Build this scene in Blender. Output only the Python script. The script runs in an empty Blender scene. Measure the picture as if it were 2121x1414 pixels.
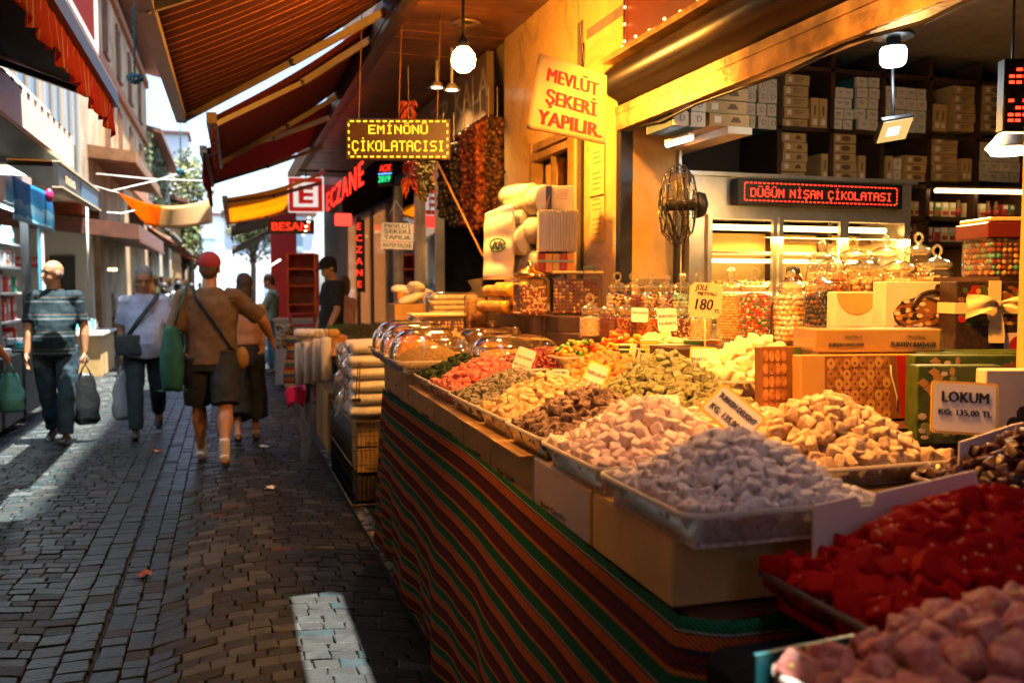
import bpy, bmesh, math, random
from mathutils import Vector, Matrix, Euler
R = math.radians
rnd = random.Random(7)
scene = bpy.context.scene
COL = scene.collection
# ------------------------------------------------ camera
CAM = Vector((0, 0, 1.525)); YAW = R(17.7); PITCH = R(3.5); FPX = 1850.0
cd = bpy.data.cameras.new('camera'); cam = bpy.data.objects.new('camera', cd); COL.objects.link(cam)
cam.location = CAM; cam.rotation_euler = (R(90) - PITCH, 0, -YAW)
cd.sensor_width = 36; cd.lens = 36 * FPX / 2121; cd.clip_end = 2000; cd.clip_start = .02
cd.dof.use_dof = True; cd.dof.focus_distance = 3.2; cd.dof.aperture_fstop = 3.0
scene.camera = cam
# ------------------------------------------------ world, sun, exposure
SUN = Vector((-.15, .12, -1)).normalized()          # the way the sunlight travels
w = bpy.data.worlds.new('World'); scene.world = w; w.use_nodes = True
nt = w.node_tree; bg = nt.nodes['Background']
sky = nt.nodes.new('ShaderNodeTexSky'); sky.sky_type = 'NISHITA'; sky.sun_disc = False
sky.sun_elevation = math.asin(-SUN.z); sky.sun_rotation = math.atan2(-SUN.x, -SUN.y)
sky.air_density = 1.0; sky.dust_density = 2.0; sky.ozone_density = 4.0
nt.links.new(sky.outputs[0], bg.inputs[0]); bg.inputs[1].default_value = .065
ld = bpy.data.lights.new('sun', 'SUN'); ld.energy = 5.0; ld.angle = R(.5); ld.color = (1, .93, .82)
so = bpy.data.objects.new('sun', ld); COL.objects.link(so); so.location = (3, 2, 20)
so.rotation_euler = SUN.to_track_quat('-Z', 'Y').to_euler()
scene.view_settings.view_transform = 'Standard'; scene.view_settings.look = 'None'
scene.view_settings.gamma = 1; scene.view_settings.exposure = 2.9
cy = scene.cycles
cy.use_denoising = True; cy.max_bounces = 7; cy.diffuse_bounces = 3; cy.glossy_bounces = 3
cy.transmission_bounces = 6; cy.transparent_max_bounces = 24; cy.caustics_reflective = False; cy.caustics_refractive = False
cy.sample_clamp_indirect = 4.0; cy.use_light_tree = True
# ------------------------------------------------ pixel of the photograph + one known coordinate -> a point
FW = Vector((math.sin(YAW) * math.cos(PITCH), math.cos(YAW) * math.cos(PITCH), -math.sin(PITCH)))
RT = Vector((math.cos(YAW), -math.sin(YAW), 0)); UPV = RT.cross(FW)
def ray(px, py): return FW + RT * ((px - 1060.5) / FPX) + UPV * ((707 - py) / FPX)
def pd(px, py, d): return CAM + ray(px, py) * d
def pz(px, py, z): r = ray(px, py); return CAM + r * ((z - CAM.z) / r.z)
def pX(px, py, x): r = ray(px, py); return CAM + r * (x / r.x)
def pY(px, py, y): r = ray(px, py); return CAM + r * (y / r.y)
# ------------------------------------------------ materials
MATS = {}
def newmat(name):
    m = bpy.data.materials.new(name); m.use_nodes = True
    t = m.node_tree; p = t.nodes['Principled BSDF']
    return m, t, p
def lin(c): return tuple(c) + (1,) if len(c) == 3 else tuple(c)
def mat(name, col=(.5, .5, .5), rough=.6, metal=0, var=0, vs=8, bump=0, bs=60, emit=None, es=0, spec=.5, sss=0, trans=0, alpha=1, col2=None, coat=0, sharp=0):
    """one principled surface: its colour may vary with a noise between col and col2, and a second noise roughens it"""
    if name in MATS: return MATS[name]
    m, t, p = newmat(name); N = t.nodes; L = t.links
    p.inputs['Base Color'].default_value = lin(col); p.inputs['Roughness'].default_value = rough
    p.inputs['Metallic'].default_value = metal; p.inputs['Specular IOR Level'].default_value = spec
    p.inputs['Coat Weight'].default_value = coat
    if alpha < 1: p.inputs['Alpha'].default_value = alpha
    if trans: p.inputs['Transmission Weight'].default_value = trans
    if sss:
        p.inputs['Subsurface Weight'].default_value = sss; p.inputs['Subsurface Radius'].default_value = (.02, .012, .008)
    if emit:
        p.inputs['Emission Color'].default_value = lin(emit); p.inputs['Emission Strength'].default_value = es
    if var or col2 or bump:
        tc = N.new('ShaderNodeTexCoord')
    if var or col2:
        nz = N.new('ShaderNodeTexNoise'); nz.inputs['Scale'].default_value = vs; nz.inputs['Detail'].default_value = 5
        L.new(tc.outputs['Object'], nz.inputs['Vector'])
        rp = N.new('ShaderNodeValToRGB'); L.new(nz.outputs[0], rp.inputs[0])
        a = col2 if col2 else tuple(max(0, c * (1 - var)) for c in col[:3])
        b = col if col2 else tuple(min(1, c * (1 + var)) for c in col[:3])
        rp.color_ramp.elements[0].position = .32 + sharp; rp.color_ramp.elements[1].position = .68 - sharp
        rp.color_ramp.elements[0].color = lin(a); rp.color_ramp.elements[1].color = lin(b)
        L.new(rp.outputs[0], p.inputs['Base Color'])
    if bump:
        n2 = N.new('ShaderNodeTexNoise'); n2.inputs['Scale'].default_value = bs; n2.inputs['Detail'].default_value = 4
        L.new(tc.outputs['Object'], n2.inputs['Vector'])
        bp = N.new('ShaderNodeBump'); bp.inputs['Strength'].default_value = bump; bp.inputs['Distance'].default_value = .01
        L.new(n2.outputs[0], bp.inputs['Height']); L.new(bp.outputs[0], p.inputs['Normal'])
    MATS[name] = m; return m
def glow(name, col, s):
    return mat(name, (.02, .02, .02), emit=col, es=s * .43)
def clear(name, tint=(1, 1, 1), rough=.03, refl=1.0, ior=1.45, haze=0.0, hcol=(.8, .8, .8)):
    """a thin clear wall (glass, film): see-through with its own mirror-like sheen, and a little milky haze"""
    if name in MATS: return MATS[name]
    m = bpy.data.materials.new(name); m.use_nodes = True; t = m.node_tree; N = t.nodes; L = t.links; N.clear()
    o = N.new('ShaderNodeOutputMaterial'); tr = N.new('ShaderNodeBsdfTransparent'); tr.inputs[0].default_value = lin(tint)
    g = N.new('ShaderNodeBsdfGlossy'); g.inputs['Roughness'].default_value = rough
    fr = N.new('ShaderNodeFresnel'); fr.inputs[0].default_value = ior
    ml = N.new('ShaderNodeMath'); ml.operation = 'MULTIPLY'; ml.use_clamp = True; ml.inputs[1].default_value = refl
    ge = N.new('ShaderNodeNewGeometry'); iv = N.new('ShaderNodeMath'); iv.operation = 'SUBTRACT'; iv.inputs[0].default_value = 1; L.new(ge.outputs['Backfacing'], iv.inputs[1])
    lw = N.new('ShaderNodeLayerWeight'); lw.inputs[0].default_value = .32; fa = N.new('ShaderNodeMath'); fa.operation = 'MULTIPLY_ADD'; fa.inputs[1].default_value = .5; L.new(lw.outputs['Facing'], fa.inputs[0]); L.new(fr.outputs[0], fa.inputs[2])
    m0 = N.new('ShaderNodeMath'); m0.operation = 'MULTIPLY'; L.new(fa.outputs[0], m0.inputs[0]); L.new(iv.outputs[0], m0.inputs[1])
    mx = N.new('ShaderNodeMixShader'); L.new(m0.outputs[0], ml.inputs[0]); L.new(ml.outputs[0], mx.inputs[0])
    L.new(g.outputs[0], mx.inputs[2])
    if haze:
        df = N.new('ShaderNodeBsdfDiffuse'); df.inputs[0].default_value = lin(hcol)
        tl = N.new('ShaderNodeBsdfTranslucent'); tl.inputs[0].default_value = lin(hcol)
        ad = N.new('ShaderNodeMixShader'); L.new(df.outputs[0], ad.inputs[1]); L.new(tl.outputs[0], ad.inputs[2])
        tc = N.new('ShaderNodeTexCoord'); nz = N.new('ShaderNodeTexNoise'); nz.inputs['Scale'].default_value = 14; nz.inputs['Detail'].default_value = 5
        L.new(tc.outputs['Object'], nz.inputs['Vector'])
        mm = N.new('ShaderNodeMath'); mm.operation = 'MULTIPLY'; mm.inputs[1].default_value = haze * 2; L.new(nz.outputs[0], mm.inputs[0])
        m2 = N.new('ShaderNodeMixShader'); L.new(mm.outputs[0], m2.inputs[0]); L.new(tr.outputs[0], m2.inputs[1]); L.new(ad.outputs[0], m2.inputs[2])
        L.new(m2.outputs[0], mx.inputs[1])
    else: L.new(tr.outputs[0], mx.inputs[1])
    L.new(mx.outputs[0], o.inputs[0]); MATS[name] = m; return m
def fabric(name, cols, axis=1, period=.13, transl=.4, rough=.8, uvv=False, bumps=0):
    """cloth in bands along one axis (or along the UV's v); cols = [(start fraction, colour)]; some light comes through"""
    if name in MATS: return MATS[name]
    m, t, p = newmat(name); N = t.nodes; L = t.links
    tc = N.new('ShaderNodeTexCoord'); sp = N.new('ShaderNodeSeparateXYZ')
    L.new(tc.outputs['UV' if uvv else 'Object'], sp.inputs[0])
    d = N.new('ShaderNodeMath'); d.operation = 'DIVIDE'; d.inputs[1].default_value = period; L.new(sp.outputs[axis], d.inputs[0])
    nz = N.new('ShaderNodeTexNoise'); nz.inputs['Scale'].default_value = 90; L.new(tc.outputs['Object'], nz.inputs['Vector'])
    fr = N.new('ShaderNodeMath'); fr.operation = 'FRACT'; L.new(d.outputs[0], fr.inputs[0])
    rp = N.new('ShaderNodeValToRGB'); rp.color_ramp.interpolation = 'CONSTANT'
    el = rp.color_ramp.elements
    el[0].position = cols[0][0]; el[0].color = lin(cols[0][1])
    el[1].position = cols[1][0] if len(cols) > 1 else 1; el[1].color = lin(cols[1][1] if len(cols) > 1 else cols[0][1])
    for q, c in cols[2:]:
        e = el.new(q); e.color = lin(c)
    L.new(fr.outputs[0], rp.inputs[0])
    mu = N.new('ShaderNodeMixRGB'); mu.blend_type = 'MULTIPLY'; mu.inputs[0].default_value = .55
    L.new(rp.outputs[0], mu.inputs[1]); L.new(nz.outputs[0], mu.inputs[2])
    L.new(mu.outputs[0], p.inputs['Base Color']); p.inputs['Roughness'].default_value = rough; p.inputs['Specular IOR Level'].default_value = .15
    bp = N.new('ShaderNodeBump'); bp.inputs['Strength'].default_value = .35; bp.inputs['Distance'].default_value = .004
    if bumps:
        wv = N.new('ShaderNodeTexWave'); wv.inputs['Scale'].default_value = bumps; wv.bands_direction = 'DIAGONAL'; wv.inputs['Distortion'].default_value = 1
        L.new(tc.outputs['UV' if uvv else 'Object'], wv.inputs['Vector']); L.new(wv.outputs[1], bp.inputs['Height'])
        bp.inputs['Strength'].default_value = .7
        m3 = N.new('ShaderNodeMixRGB'); m3.blend_type = 'MULTIPLY'; m3.inputs[0].default_value = .4
        L.new(mu.outputs[0], m3.inputs[1]); L.new(wv.outputs[0], m3.inputs[2]); L.new(m3.outputs[0], p.inputs['Base Color'])
    else: L.new(nz.outputs[0], bp.inputs['Height'])
    L.new(bp.outputs[0], p.inputs['Normal'])
    if transl:
        o = N['Material Output']; tl = N.new('ShaderNodeBsdfTranslucent'); L.new(rp.outputs[0], tl.inputs[0])
        mx = N.new('ShaderNodeMixShader'); mx.inputs[0].default_value = transl
        L.new(p.outputs[0], mx.inputs[1]); L.new(tl.outputs[0], mx.inputs[2]); L.new(mx.outputs[0], o.inputs[0])
    MATS[name] = m; return m
# ------------------------------------------------ mesh building
class MB:
    def __init__(s): s.v = []; s.f = []; s.mi = []; s.sm = []; s.mats = []; s.cur = 0; s.T = Matrix(); s.uv = {}
    def use(s, m):
        if m not in s.mats: s.mats.append(m)
        s.cur = s.mats.index(m); return s
    def add(s, vs, fs, smooth=False, uvs=None):
        b = len(s.v); T = s.T
        s.v.extend([tuple(T @ Vector(p)) for p in vs])
        for k, f in enumerate(fs):
            if uvs: s.uv[len(s.f)] = [uvs[i] for i in f]
            s.f.append([i + b for i in f]); s.mi.append(s.cur); s.sm.append(smooth)
        return s
    def box(s, c, d, rz=0, rot=None):
        M = Matrix.Translation(c) @ (rot if rot is not None else Matrix.Rotation(rz, 4, 'Z'))
        x, y, z = d[0] / 2, d[1] / 2, d[2] / 2
        vs = [M @ Vector((a, b, e)) for a in (-x, x) for b in (-y, y) for e in (-z, z)]
        return s.add(vs, [(0, 1, 3, 2), (4, 6, 7, 5), (0, 4, 5, 1), (2, 3, 7, 6), (0, 2, 6, 4), (1, 5, 7, 3)])
    def rbox(s, c, d, b=.004, rz=0, rot=None, seg=1, jit=0):
        bm = bmesh.new(); bmesh.ops.create_cube(bm, size=1)
        bmesh.ops.scale(bm, vec=d, verts=bm.verts)
        if jit:
            for v in bm.verts: v.co += Vector((rnd.uniform(-jit, jit) for _ in range(3)))
        bmesh.ops.bevel(bm, geom=bm.edges[:], offset=b, segments=seg, profile=.6, affect='EDGES')
        M = Matrix.Translation(c) @ (rot if rot is not None else Matrix.Rotation(rz, 4, 'Z'))
        bm.verts.index_update()
        s.add([M @ v.co for v in bm.verts], [[v.index for v in f.verts] for f in bm.faces], seg > 1); bm.free(); return s
    def quad(s, a, b, c, d): return s.add([a, b, c, d], [(0, 1, 2, 3)], False, [(0, 0), (1, 0), (1, 1), (0, 1)])
    def tube(s, pts, r, n=8, caps=True, flat=None):
        pts = [Vector(p) for p in pts]; k = len(pts); rr = r if isinstance(r, (list, tuple)) else [r] * k
        vs = []; up = None
        for i, p in enumerate(pts):
            t = (pts[min(i + 1, k - 1)] - pts[max(i - 1, 0)])
            t = t.normalized() if t.length > 1e-9 else Vector((0, 0, 1))
            if up is None: up = Vector((0, 0, 1)) if abs(t.z) < .9 else Vector((0, 1, 0))
            a = t.cross(up)
            a = a.normalized() if a.length > 1e-6 else Vector((1, 0, 0))
            b = a.cross(t).normalized(); up = b
            ra, rb = (rr[i] if isinstance(rr[i], (tuple, list)) else (rr[i], rr[i]))
            for j in range(n):
                q = 2 * math.pi * j / n
                vs.append(p + a * math.cos(q) * ra + b * math.sin(q) * rb)
        fs = [(i * n + j, i * n + (j + 1) % n, (i + 1) * n + (j + 1) % n, (i + 1) * n + j) for i in range(k - 1) for j in range(n)]
        if caps: fs += [tuple(range(n - 1, -1, -1)), tuple((k - 1) * n + j for j in range(n))]
        return s.add(vs, fs, True)
    def bar(s, a, b, wd, h=None, up=(0, 0, 1)):
        a = Vector(a); b = Vector(b); h = h or wd; t = (b - a).normalized(); u = Vector(up)
        x = t.cross(u); x = x.normalized() if x.length > 1e-5 else Vector((1, 0, 0)); y = x.cross(t)
        x *= wd / 2; y *= h / 2
        vs = [p + i * x + j * y for p in (a, b) for i, j in ((-1, -1), (1, -1), (1, 1), (-1, 1))]
        return s.add(vs, [(3, 2, 1, 0), (4, 5, 6, 7), (0, 1, 5, 4), (1, 2, 6, 5), (2, 3, 7, 6), (3, 0, 4, 7)])
    def lathe(s, prof, c=(0, 0, 0), n=16, M=None, sx=1, sy=1, smooth=True):
        c = Vector(c); vs = []
        for r, z in prof:
            for j in range(n):
                q = 2 * math.pi * j / n; p = Vector((r * math.cos(q) * sx, r * math.sin(q) * sy, z))
                vs.append(c + (M @ p if M is not None else p))
        k = len(prof)
        fs = [(i * n + j, i * n + (j + 1) % n, (i + 1) * n + (j + 1) % n, (i + 1) * n + j) for i in range(k - 1) for j in range(n)]
        if prof[0][0] > 1e-6: fs.append(tuple(range(n - 1, -1, -1)))
        if prof[-1][0] > 1e-6: fs.append(tuple((k - 1) * n + j for j in range(n)))
        return s.add(vs, fs, smooth)
    def ball(s, c, r, n=12, M=None):
        r = r if isinstance(r, (tuple, list)) else (r, r, r); m = max(4, n * 2 // 3); vs = []
        c = Vector(c)
        for i in range(m + 1):
            a = math.pi * i / m
            for j in range(n):
                q = 2 * math.pi * j / n
                p = Vector((r[0] * math.sin(a) * math.cos(q), r[1] * math.sin(a) * math.sin(q), -r[2] * math.cos(a)))
                vs.append(c + (M @ p if M is not None else p))
        return s.add(vs, [(i * n + j, i * n + (j + 1) % n, (i + 1) * n + (j + 1) % n, (i + 1) * n + j) for i in range(m) for j in range(n)], True)
    def prism(s, poly, h, M=Matrix()):
        """2-D outline (x, y) given depth h along z, placed by M"""
        n = len(poly)
        vs = [M @ Vector((x, y, z)) for z in (0, h) for x, y in poly]
        return s.add(vs, [tuple(range(n - 1, -1, -1)), tuple(range(n, 2 * n))] + [(i, (i + 1) % n, n + (i + 1) % n, n + i) for i in range(n)])
    def grid(s, fn, nu, nv, smooth=True, closed=False):
        vs = []; uv = []
        for i in range(nu + 1):
            for j in range(nv + 1):
                r = fn(i / nu, j / nv)
                if len(r) == 5: uv.append(r[3:]); r = r[:3]
                else: uv.append((i / nu, j / nv))
                vs.append(r)
        return s.add(vs, [(i * (nv + 1) + j, (i + 1) * (nv + 1) + j, (i + 1) * (nv + 1) + j + 1, i * (nv + 1) + j + 1) for i in range(nu) for j in range(nv)], smooth, uv)
    def mesh(s, o, M=None):
        """take over a mesh data block"""
        M = M if M is not None else Matrix()
        return s.add([M @ v.co for v in o.vertices], [list(p.vertices) for p in o.polygons], o.polygons[0].use_smooth if len(o.polygons) else False)
    def text(s, body, size, M, bold=.012, ext=.0006, shear=0, width=None, align='CENTER', sp=1.0):
        cu = bpy.data.curves.new('lettering', 'FONT'); cu.body = body; cu.size = size; cu.offset = 0; cu.extrude = ext
        cu.align_x = align; cu.align_y = 'CENTER'; cu.shear = shear; cu.resolution_u = 2; cu.space_character = sp
        o = bpy.data.objects.new('lettering', cu); me = bpy.data.meshes.new_from_object(o)
        if width and len(me.vertices):
            xs = [v.co.x for v in me.vertices]; k = width / (max(xs) - min(xs)); M = M @ Matrix.Diagonal((k, 1, 1, 1))
        for i, dx in enumerate((-1, 0, 1) if bold > .008 else (0,)): s.mesh(me, M @ Matrix.Translation((dx * bold * size * .8, 0, .0002 * i)))
        bpy.data.objects.remove(o); bpy.data.curves.remove(cu); bpy.data.meshes.remove(me); return s
    def build(s, name, parent=None, m=None, solid=0, loc=None):
        me = bpy.data.meshes.new(name); me.from_pydata(s.v, [], s.f)
        if m is not None and not s.mats: s.mats = [m]
        for q in s.mats: me.materials.append(q)
        if s.mats: me.polygons.foreach_set('material_index', s.mi)
        me.polygons.foreach_set('use_smooth', s.sm)
        if s.uv:
            ul = me.uv_layers.new(name='UVMap')
            for i, p in enumerate(me.polygons):
                if i in s.uv:
                    for k, li in enumerate(p.loop_indices): ul.data[li].uv = s.uv[i][k]
        me.validate(); me.update()
        o = bpy.data.objects.new(name, me); COL.objects.link(o)
        if solid:
            md = o.modifiers.new('thickness', 'SOLIDIFY'); md.thickness = solid; md.offset = 0
        if parent is not None: o.parent = parent
        if loc is not None: o.location = loc
        return o
def frame(o, x, y=None):
    """4x4 frame with origin o, x axis along x and y axis towards y (default up); z comes out of the face"""
    x = Vector(x).normalized(); y = Vector(y if y is not None else (0, 0, 1)); z = x.cross(y).normalized(); y = z.cross(x)
    return Matrix(((x.x, y.x, z.x, o[0]), (x.y, y.y, z.y, o[1]), (x.z, y.z, z.z, o[2]), (0, 0, 0, 1)))
def tag(o, label, cat, group=None, kind=None):
    o['label'] = label; o['category'] = cat
    if group: o['group'] = group
    if kind: o['kind'] = kind
    return o
def thing(name, label, cat, loc=(0, 0, 0), rz=0, group=None, kind=None):
    o = bpy.data.objects.new(name, None); COL.objects.link(o); o.location = loc; o.rotation_euler = (0, 0, rz); o.empty_display_size = .1
    return tag(o, label, cat, group, kind)
def copy_thing(o, loc, rz=None, label=None, group=None, scale=None):
    c = o.copy(); COL.objects.link(c); c.location = loc
    if rz is not None: c.rotation_euler = (0, 0, rz)
    if scale is not None: c.scale = scale if isinstance(scale, (tuple, list)) else (scale,) * 3
    if label: c['label'] = label
    if group: c['group'] = group
    for ch in list(o.children):
        d = ch.copy(); COL.objects.link(d); d.parent = c
        for g in list(ch.children):
            e = g.copy(); COL.objects.link(e); e.parent = d
    return c
def structure(o): o['kind'] = 'structure'; return o
def lamp(name, parent, loc, energy, col, radius=.05, kind='POINT', rot=None, size=None, blend=None, spot=None):
    l = bpy.data.lights.new(name, kind); l.energy = energy * .43; l.color = col
    if kind == 'AREA':
        l.shape = 'RECTANGLE'; l.size, l.size_y = size
    else: l.shadow_soft_size = radius
    if kind == 'SPOT': l.spot_size = spot; l.spot_blend = blend or .5
    o = bpy.data.objects.new(name, l); COL.objects.link(o); o.location = loc
    if rot: o.rotation_euler = rot
    if parent is not None: o.parent = parent
    return o
ORD = ['bottom', 'second', 'third', 'fourth', 'fifth', 'sixth', 'seventh', 'eighth', 'ninth', 'tenth', 'eleventh', 'twelfth', 'thirteenth', 'fourteenth', 'fifteenth', 'sixteenth', 'seventeenth', 'eighteenth', 'nineteenth', 'twentieth']
NTH = ['first'] + ORD[1:]
# ================================================= materials of the place
def stone(name, col, rough, wet=0):
    m = mat(name, col, rough + (.12 if rough > .25 else 0), var=.3, vs=11, bump=.5, bs=45, spec=.5 if rough < .25 else .22)
    return m
ST = [stone('basalt_grey', (.016, .019, .019), .46), stone('basalt_blue', (.013, .021, .024), .3), stone('basalt_pale', (.04, .046, .046), .4),
      stone('basalt_brown', (.013, .0145, .014), .5), stone('basalt_wet', (.013, .024, .028), .26), stone('basalt_red', (.06, .026, .02), .5)]
MORTAR = mat('joint_dirt', (.006, .007, .007), .75, var=.5, vs=6, bump=.6, bs=40)
CONC = mat('dark_concrete', (.016, .017, .017), .7, var=.4, vs=5, bump=.4, bs=30)
M_WOOD = mat('dark_brown_wood', (.05, .022, .01), .5, var=.4, vs=6, bump=.2, bs=30)
M_PLANK = mat('varnished_plank', (.13, .052, .016), .38, var=.4, vs=3, bump=.15, bs=25)
M_BLACK = mat('black_metal', (.012, .012, .013), .4, spec=.5, var=.3, vs=10)
M_STEEL = mat('brushed_steel', (.5, .47, .42), .3, metal=.65, var=.12, vs=12)
M_BRASS = mat('rusty_gold_rail', (.36, .2, .05), .4, metal=.5, var=.5, vs=9, bump=.4, bs=40)
M_SHUT = mat('shutter_paint', (.03, .022, .013), .32, metal=.4, var=.3, vs=4)
M_WHITE = mat('white_paint', (.78, .78, .75), .5, var=.06, vs=8)
M_CREAM = mat('cream_board', (.7, .6, .42), .6, var=.08, vs=10)
M_CARD = mat('cardboard', (.46, .28, .1), .8, var=.14, vs=9, bump=.15, bs=60)
M_CARD2 = mat('pale_cardboard', (.55, .36, .14), .8, var=.14, vs=7, bump=.15, bs=60)
M_INK = mat('black_ink', (.012, .01, .01), .6)
M_RED = mat('red_paint', (.5, .02, .015), .45, var=.15, vs=5)
M_REDD = mat('dark_red_fabric', (.3, .02, .018), .8, var=.2, vs=7)
M_BLUEINK = mat('blue_ink', (.03, .06, .3), .6)
def marble():
    m, t, p = newmat('yellow_marble'); N = t.nodes; L = t.links
    tc = N.new('ShaderNodeTexCoord'); mp = N.new('ShaderNodeMapping'); mp.inputs['Rotation'].default_value = (.6, .5, .2)
    L.new(tc.outputs['Object'], mp.inputs[0])
    wv = N.new('ShaderNodeTexNoise'); wv.inputs['Scale'].default_value = 2.2; wv.inputs['Detail'].default_value = 9; wv.inputs['Distortion'].default_value = 2.2; wv.inputs['Roughness'].default_value = .62
    L.new(mp.outputs[0], wv.inputs['Vector'])
    rp = N.new('ShaderNodeValToRGB'); e = rp.color_ramp.elements
    e[0].position = .40; e[0].color = (.44, .28, .08, 1); e[1].position = .47; e[1].color = (.64, .42, .13, 1)
    q = e.new(.52); q.color = (.58, .36, .1, 1); q = e.new(.7); q.color = (.7, .48, .16, 1)
    L.new(wv.outputs[0], rp.inputs[0]); L.new(rp.outputs[0], p.inputs['Base Color']); p.inputs['Roughness'].default_value = .3
    MATS['yellow_marble'] = m; return m
M_MARB = marble()
M_YWALL = mat('yellow_plaster', (.56, .36, .1), .55, var=.25, vs=3, bump=.2, bs=20)
def plaster(name, a, b, vs=1.5):
    return mat(name, b, .85, col2=a, vs=vs, bump=.6, bs=9)
# ================================================= ground
g = MB(); g.use(MORTAR)
g.box((0, 60, -.07), (60, 150, .1))
ground = structure(g.build('ground'))
def cobbles():
    m = MB(); rs = random.Random(3)
    for s in ST: m.use(s)
    def st(q, k):
        c = Vector((sum(p[0] for p in q) / 4, sum(p[1] for p in q) / 4, 0))
        h = rs.uniform(-.003, .003); tx, ty = rs.uniform(-.02, .02), rs.uniform(-.025, .025)
        q = [Vector((p[0] + rs.uniform(-.006, .006), p[1] + rs.uniform(-.006, .006), 0)) for p in q]
        r0 = [c + (p - c) * .98 for p in q]; r1 = [c + (p - c) * .955 for p in q]; r2 = [c + (p - c) * .88 for p in q]
        z = lambda p: h + (p.x - c.x) * tx + (p.y - c.y) * ty
        vs = [(p.x, p.y, -.03) for p in r0] + [(p.x, p.y, z(p) - .004) for p in r1] + [(p.x, p.y, z(p)) for p in r2]
        fs = [(a + i, a + (i + 1) % 4, a + 4 + (i + 1) % 4, a + 4 + i) for a in (0, 4) for i in range(4)] + [(8, 9, 10, 11)]
        m.cur = k; m.add(vs, fs, False)
    def pick(x, y):
        wet = abs(x + .55) < .3
        u = rs.random()
        if wet: return 4 if u < .55 else 1 if u < .85 else 0
        if abs(x + .1) < .35 and u < .25: return 2
        if x < -.4: return 1 if u < .4 else 4 if u < .5 else 2 if u < .6 else 0
        return 3 if u < .5 else 0 if u < .86 else 2 if u < .94 else 1 if u < .985 else 5
    def arch(x, x0, x1, k): # rows bow between two edges
        t = (x - x0) / (x1 - x0) * 2 - 1
        return k * (1 - t * t)
    # gutter: four columns of longer stones
    for i, (xa, xb) in enumerate(((-.8, -.68), (-.68, -.555), (-.54, -.43), (-.43, -.33))):
        y = 2.3 + i * .07
        while y < 22:
            l = rs.uniform(.08, .13)
            st([(xa, y), (xb, y), (xb, y + l), (xa, y + l)], pick((xa + xb) / 2, y)); y += l
    for (x0, x1, k, dy) in ((-.33, .78, .2, .084), (-2.0, -.8, .1, .09), (-3.6, -2.0, -.1, .1)):
        y = 1.6; r = 0
        while y < (18 if x0 > -1 else 22):
            x = x0 + (.0 if r % 2 else .07) ; f = lambda a: arch(min(max(a, x0), x1), x0, x1, k) + .006 * math.sin(a * 5 + y * 2)
            xp = x0
            d = dy * rs.uniform(.93, 1.07)
            while xp < x1 - .03:
                wd = rs.uniform(.085, .14) if rs.random() < .9 else .17
                xq = min(x1, xp + wd)
                if x1 - xq < .05: xq = x1
                st([(xp, y + f(xp)), (xq, y + f(xq)), (xq, y + d + f(xq)), (xp, y + d + f(xp))], pick((xp + xq) / 2, y)); xp = xq
            y += d; r += 1
    return m.build('cobbled_street')
structure(cobbles())
p = MB(); p.use(CONC); p.box((4.4, 30, -.012), (7.2, 90, .02)); structure(p.build('pavement'))
m, t, pr = newmat('worn_white_paint'); N = t.nodes; L = t.links
tc = N.new('ShaderNodeTexCoord'); nz = N.new('ShaderNodeTexNoise'); nz.inputs['Scale'].default_value = 9; nz.inputs['Detail'].default_value = 8; nz.inputs['Roughness'].default_value = .7
L.new(tc.outputs['Object'], nz.inputs['Vector']); rp = N.new('ShaderNodeValToRGB'); rp.color_ramp.elements[0].position = .47; rp.color_ramp.elements[1].position = .52
rp.color_ramp.elements[0].color = (.016, .016, .016, 1); rp.color_ramp.elements[1].color = (.3, .28, .25, 1)
L.new(nz.outputs[0], rp.inputs[0]); L.new(rp.outputs[0], pr.inputs['Base Color']); pr.inputs['Roughness'].default_value = .7; M_WORN = m
p = MB(); p.use(M_WORN); p.box((.845, 5.6, .0055), (.085, 5.6, .005)); structure(p.build('painted_ground_line'))
p = MB(); p.use(mat('kerb_stone', (.12, .12, .115), .7, var=.3, bump=.4)); p.box((-3.0, 28, .04), (1.0, 60, .12)); structure(p.build('left_pavement'))
# ================================================= the sweet shop on this side
XW = 2.1
shop = thing('sweet_shop_building', 'yellow marble sweet shop with a wide open front under a brown plank canopy', 'building', (XW, 4.6, 0))
def WB(root): b = MB(); b.T = Matrix.Rotation(-root.rotation_euler.z, 4, 'Z') @ Matrix.Translation(-root.location); return b
b = WB(shop).use(M_MARB)          # street wall with its window opening
b.box((XW + .12, 4.94, 1.73), (.24, .72, 3.46)); b.box((XW + .12, 6.44, 1.73), (.24, .68, 3.46))
b.box((XW + .12, 5.7, 2.99), (.24, .8, .94)); b.box((XW + .12, 5.7, .7), (.24, .8, 1.4))
b.build('marble_wall', shop)
f = WB(shop).use(mat('brass_frame', (.42, .25, .08), .35, metal=.5, var=.3))
for y in (5.32, 6.08): f.box((XW + .02, y, 1.97), (.09, .045, 1.14))
f.box((XW + .03, 5.7, 2.5), (.1, .8, .05)); f.box((XW + .02, 5.72, 1.97), (.03, .025, 1.1)); f.box((XW + .005, 5.7, 2.43), (.06, .72, .045))
win = f.build('window', shop)
f = WB(shop).use(clear('window_glass', (.75, .7, .6), .05)); f.box((XW + .08, 5.7, 1.95), (.008, .76, 1.08)); f.build('pane', win)
f = WB(shop).use(M_WOOD); f.box((XW + .4, 5.7, 1.95), (.3, .8, 1.1)); f.use(M_YWALL); f.box((XW + .22, 5.55, 1.8), (.05, .3, .8)); f.build('niche', win)
b = WB(shop).use(M_YWALL); b.box((XW + .175, 4.56, 1.23), (.27, .08, 2.46)); b.use(M_STEEL); b.box((XW + .318, 4.55, 1.23), (.016, .11, 2.46))
pil = b.build('pillar', shop)
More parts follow.
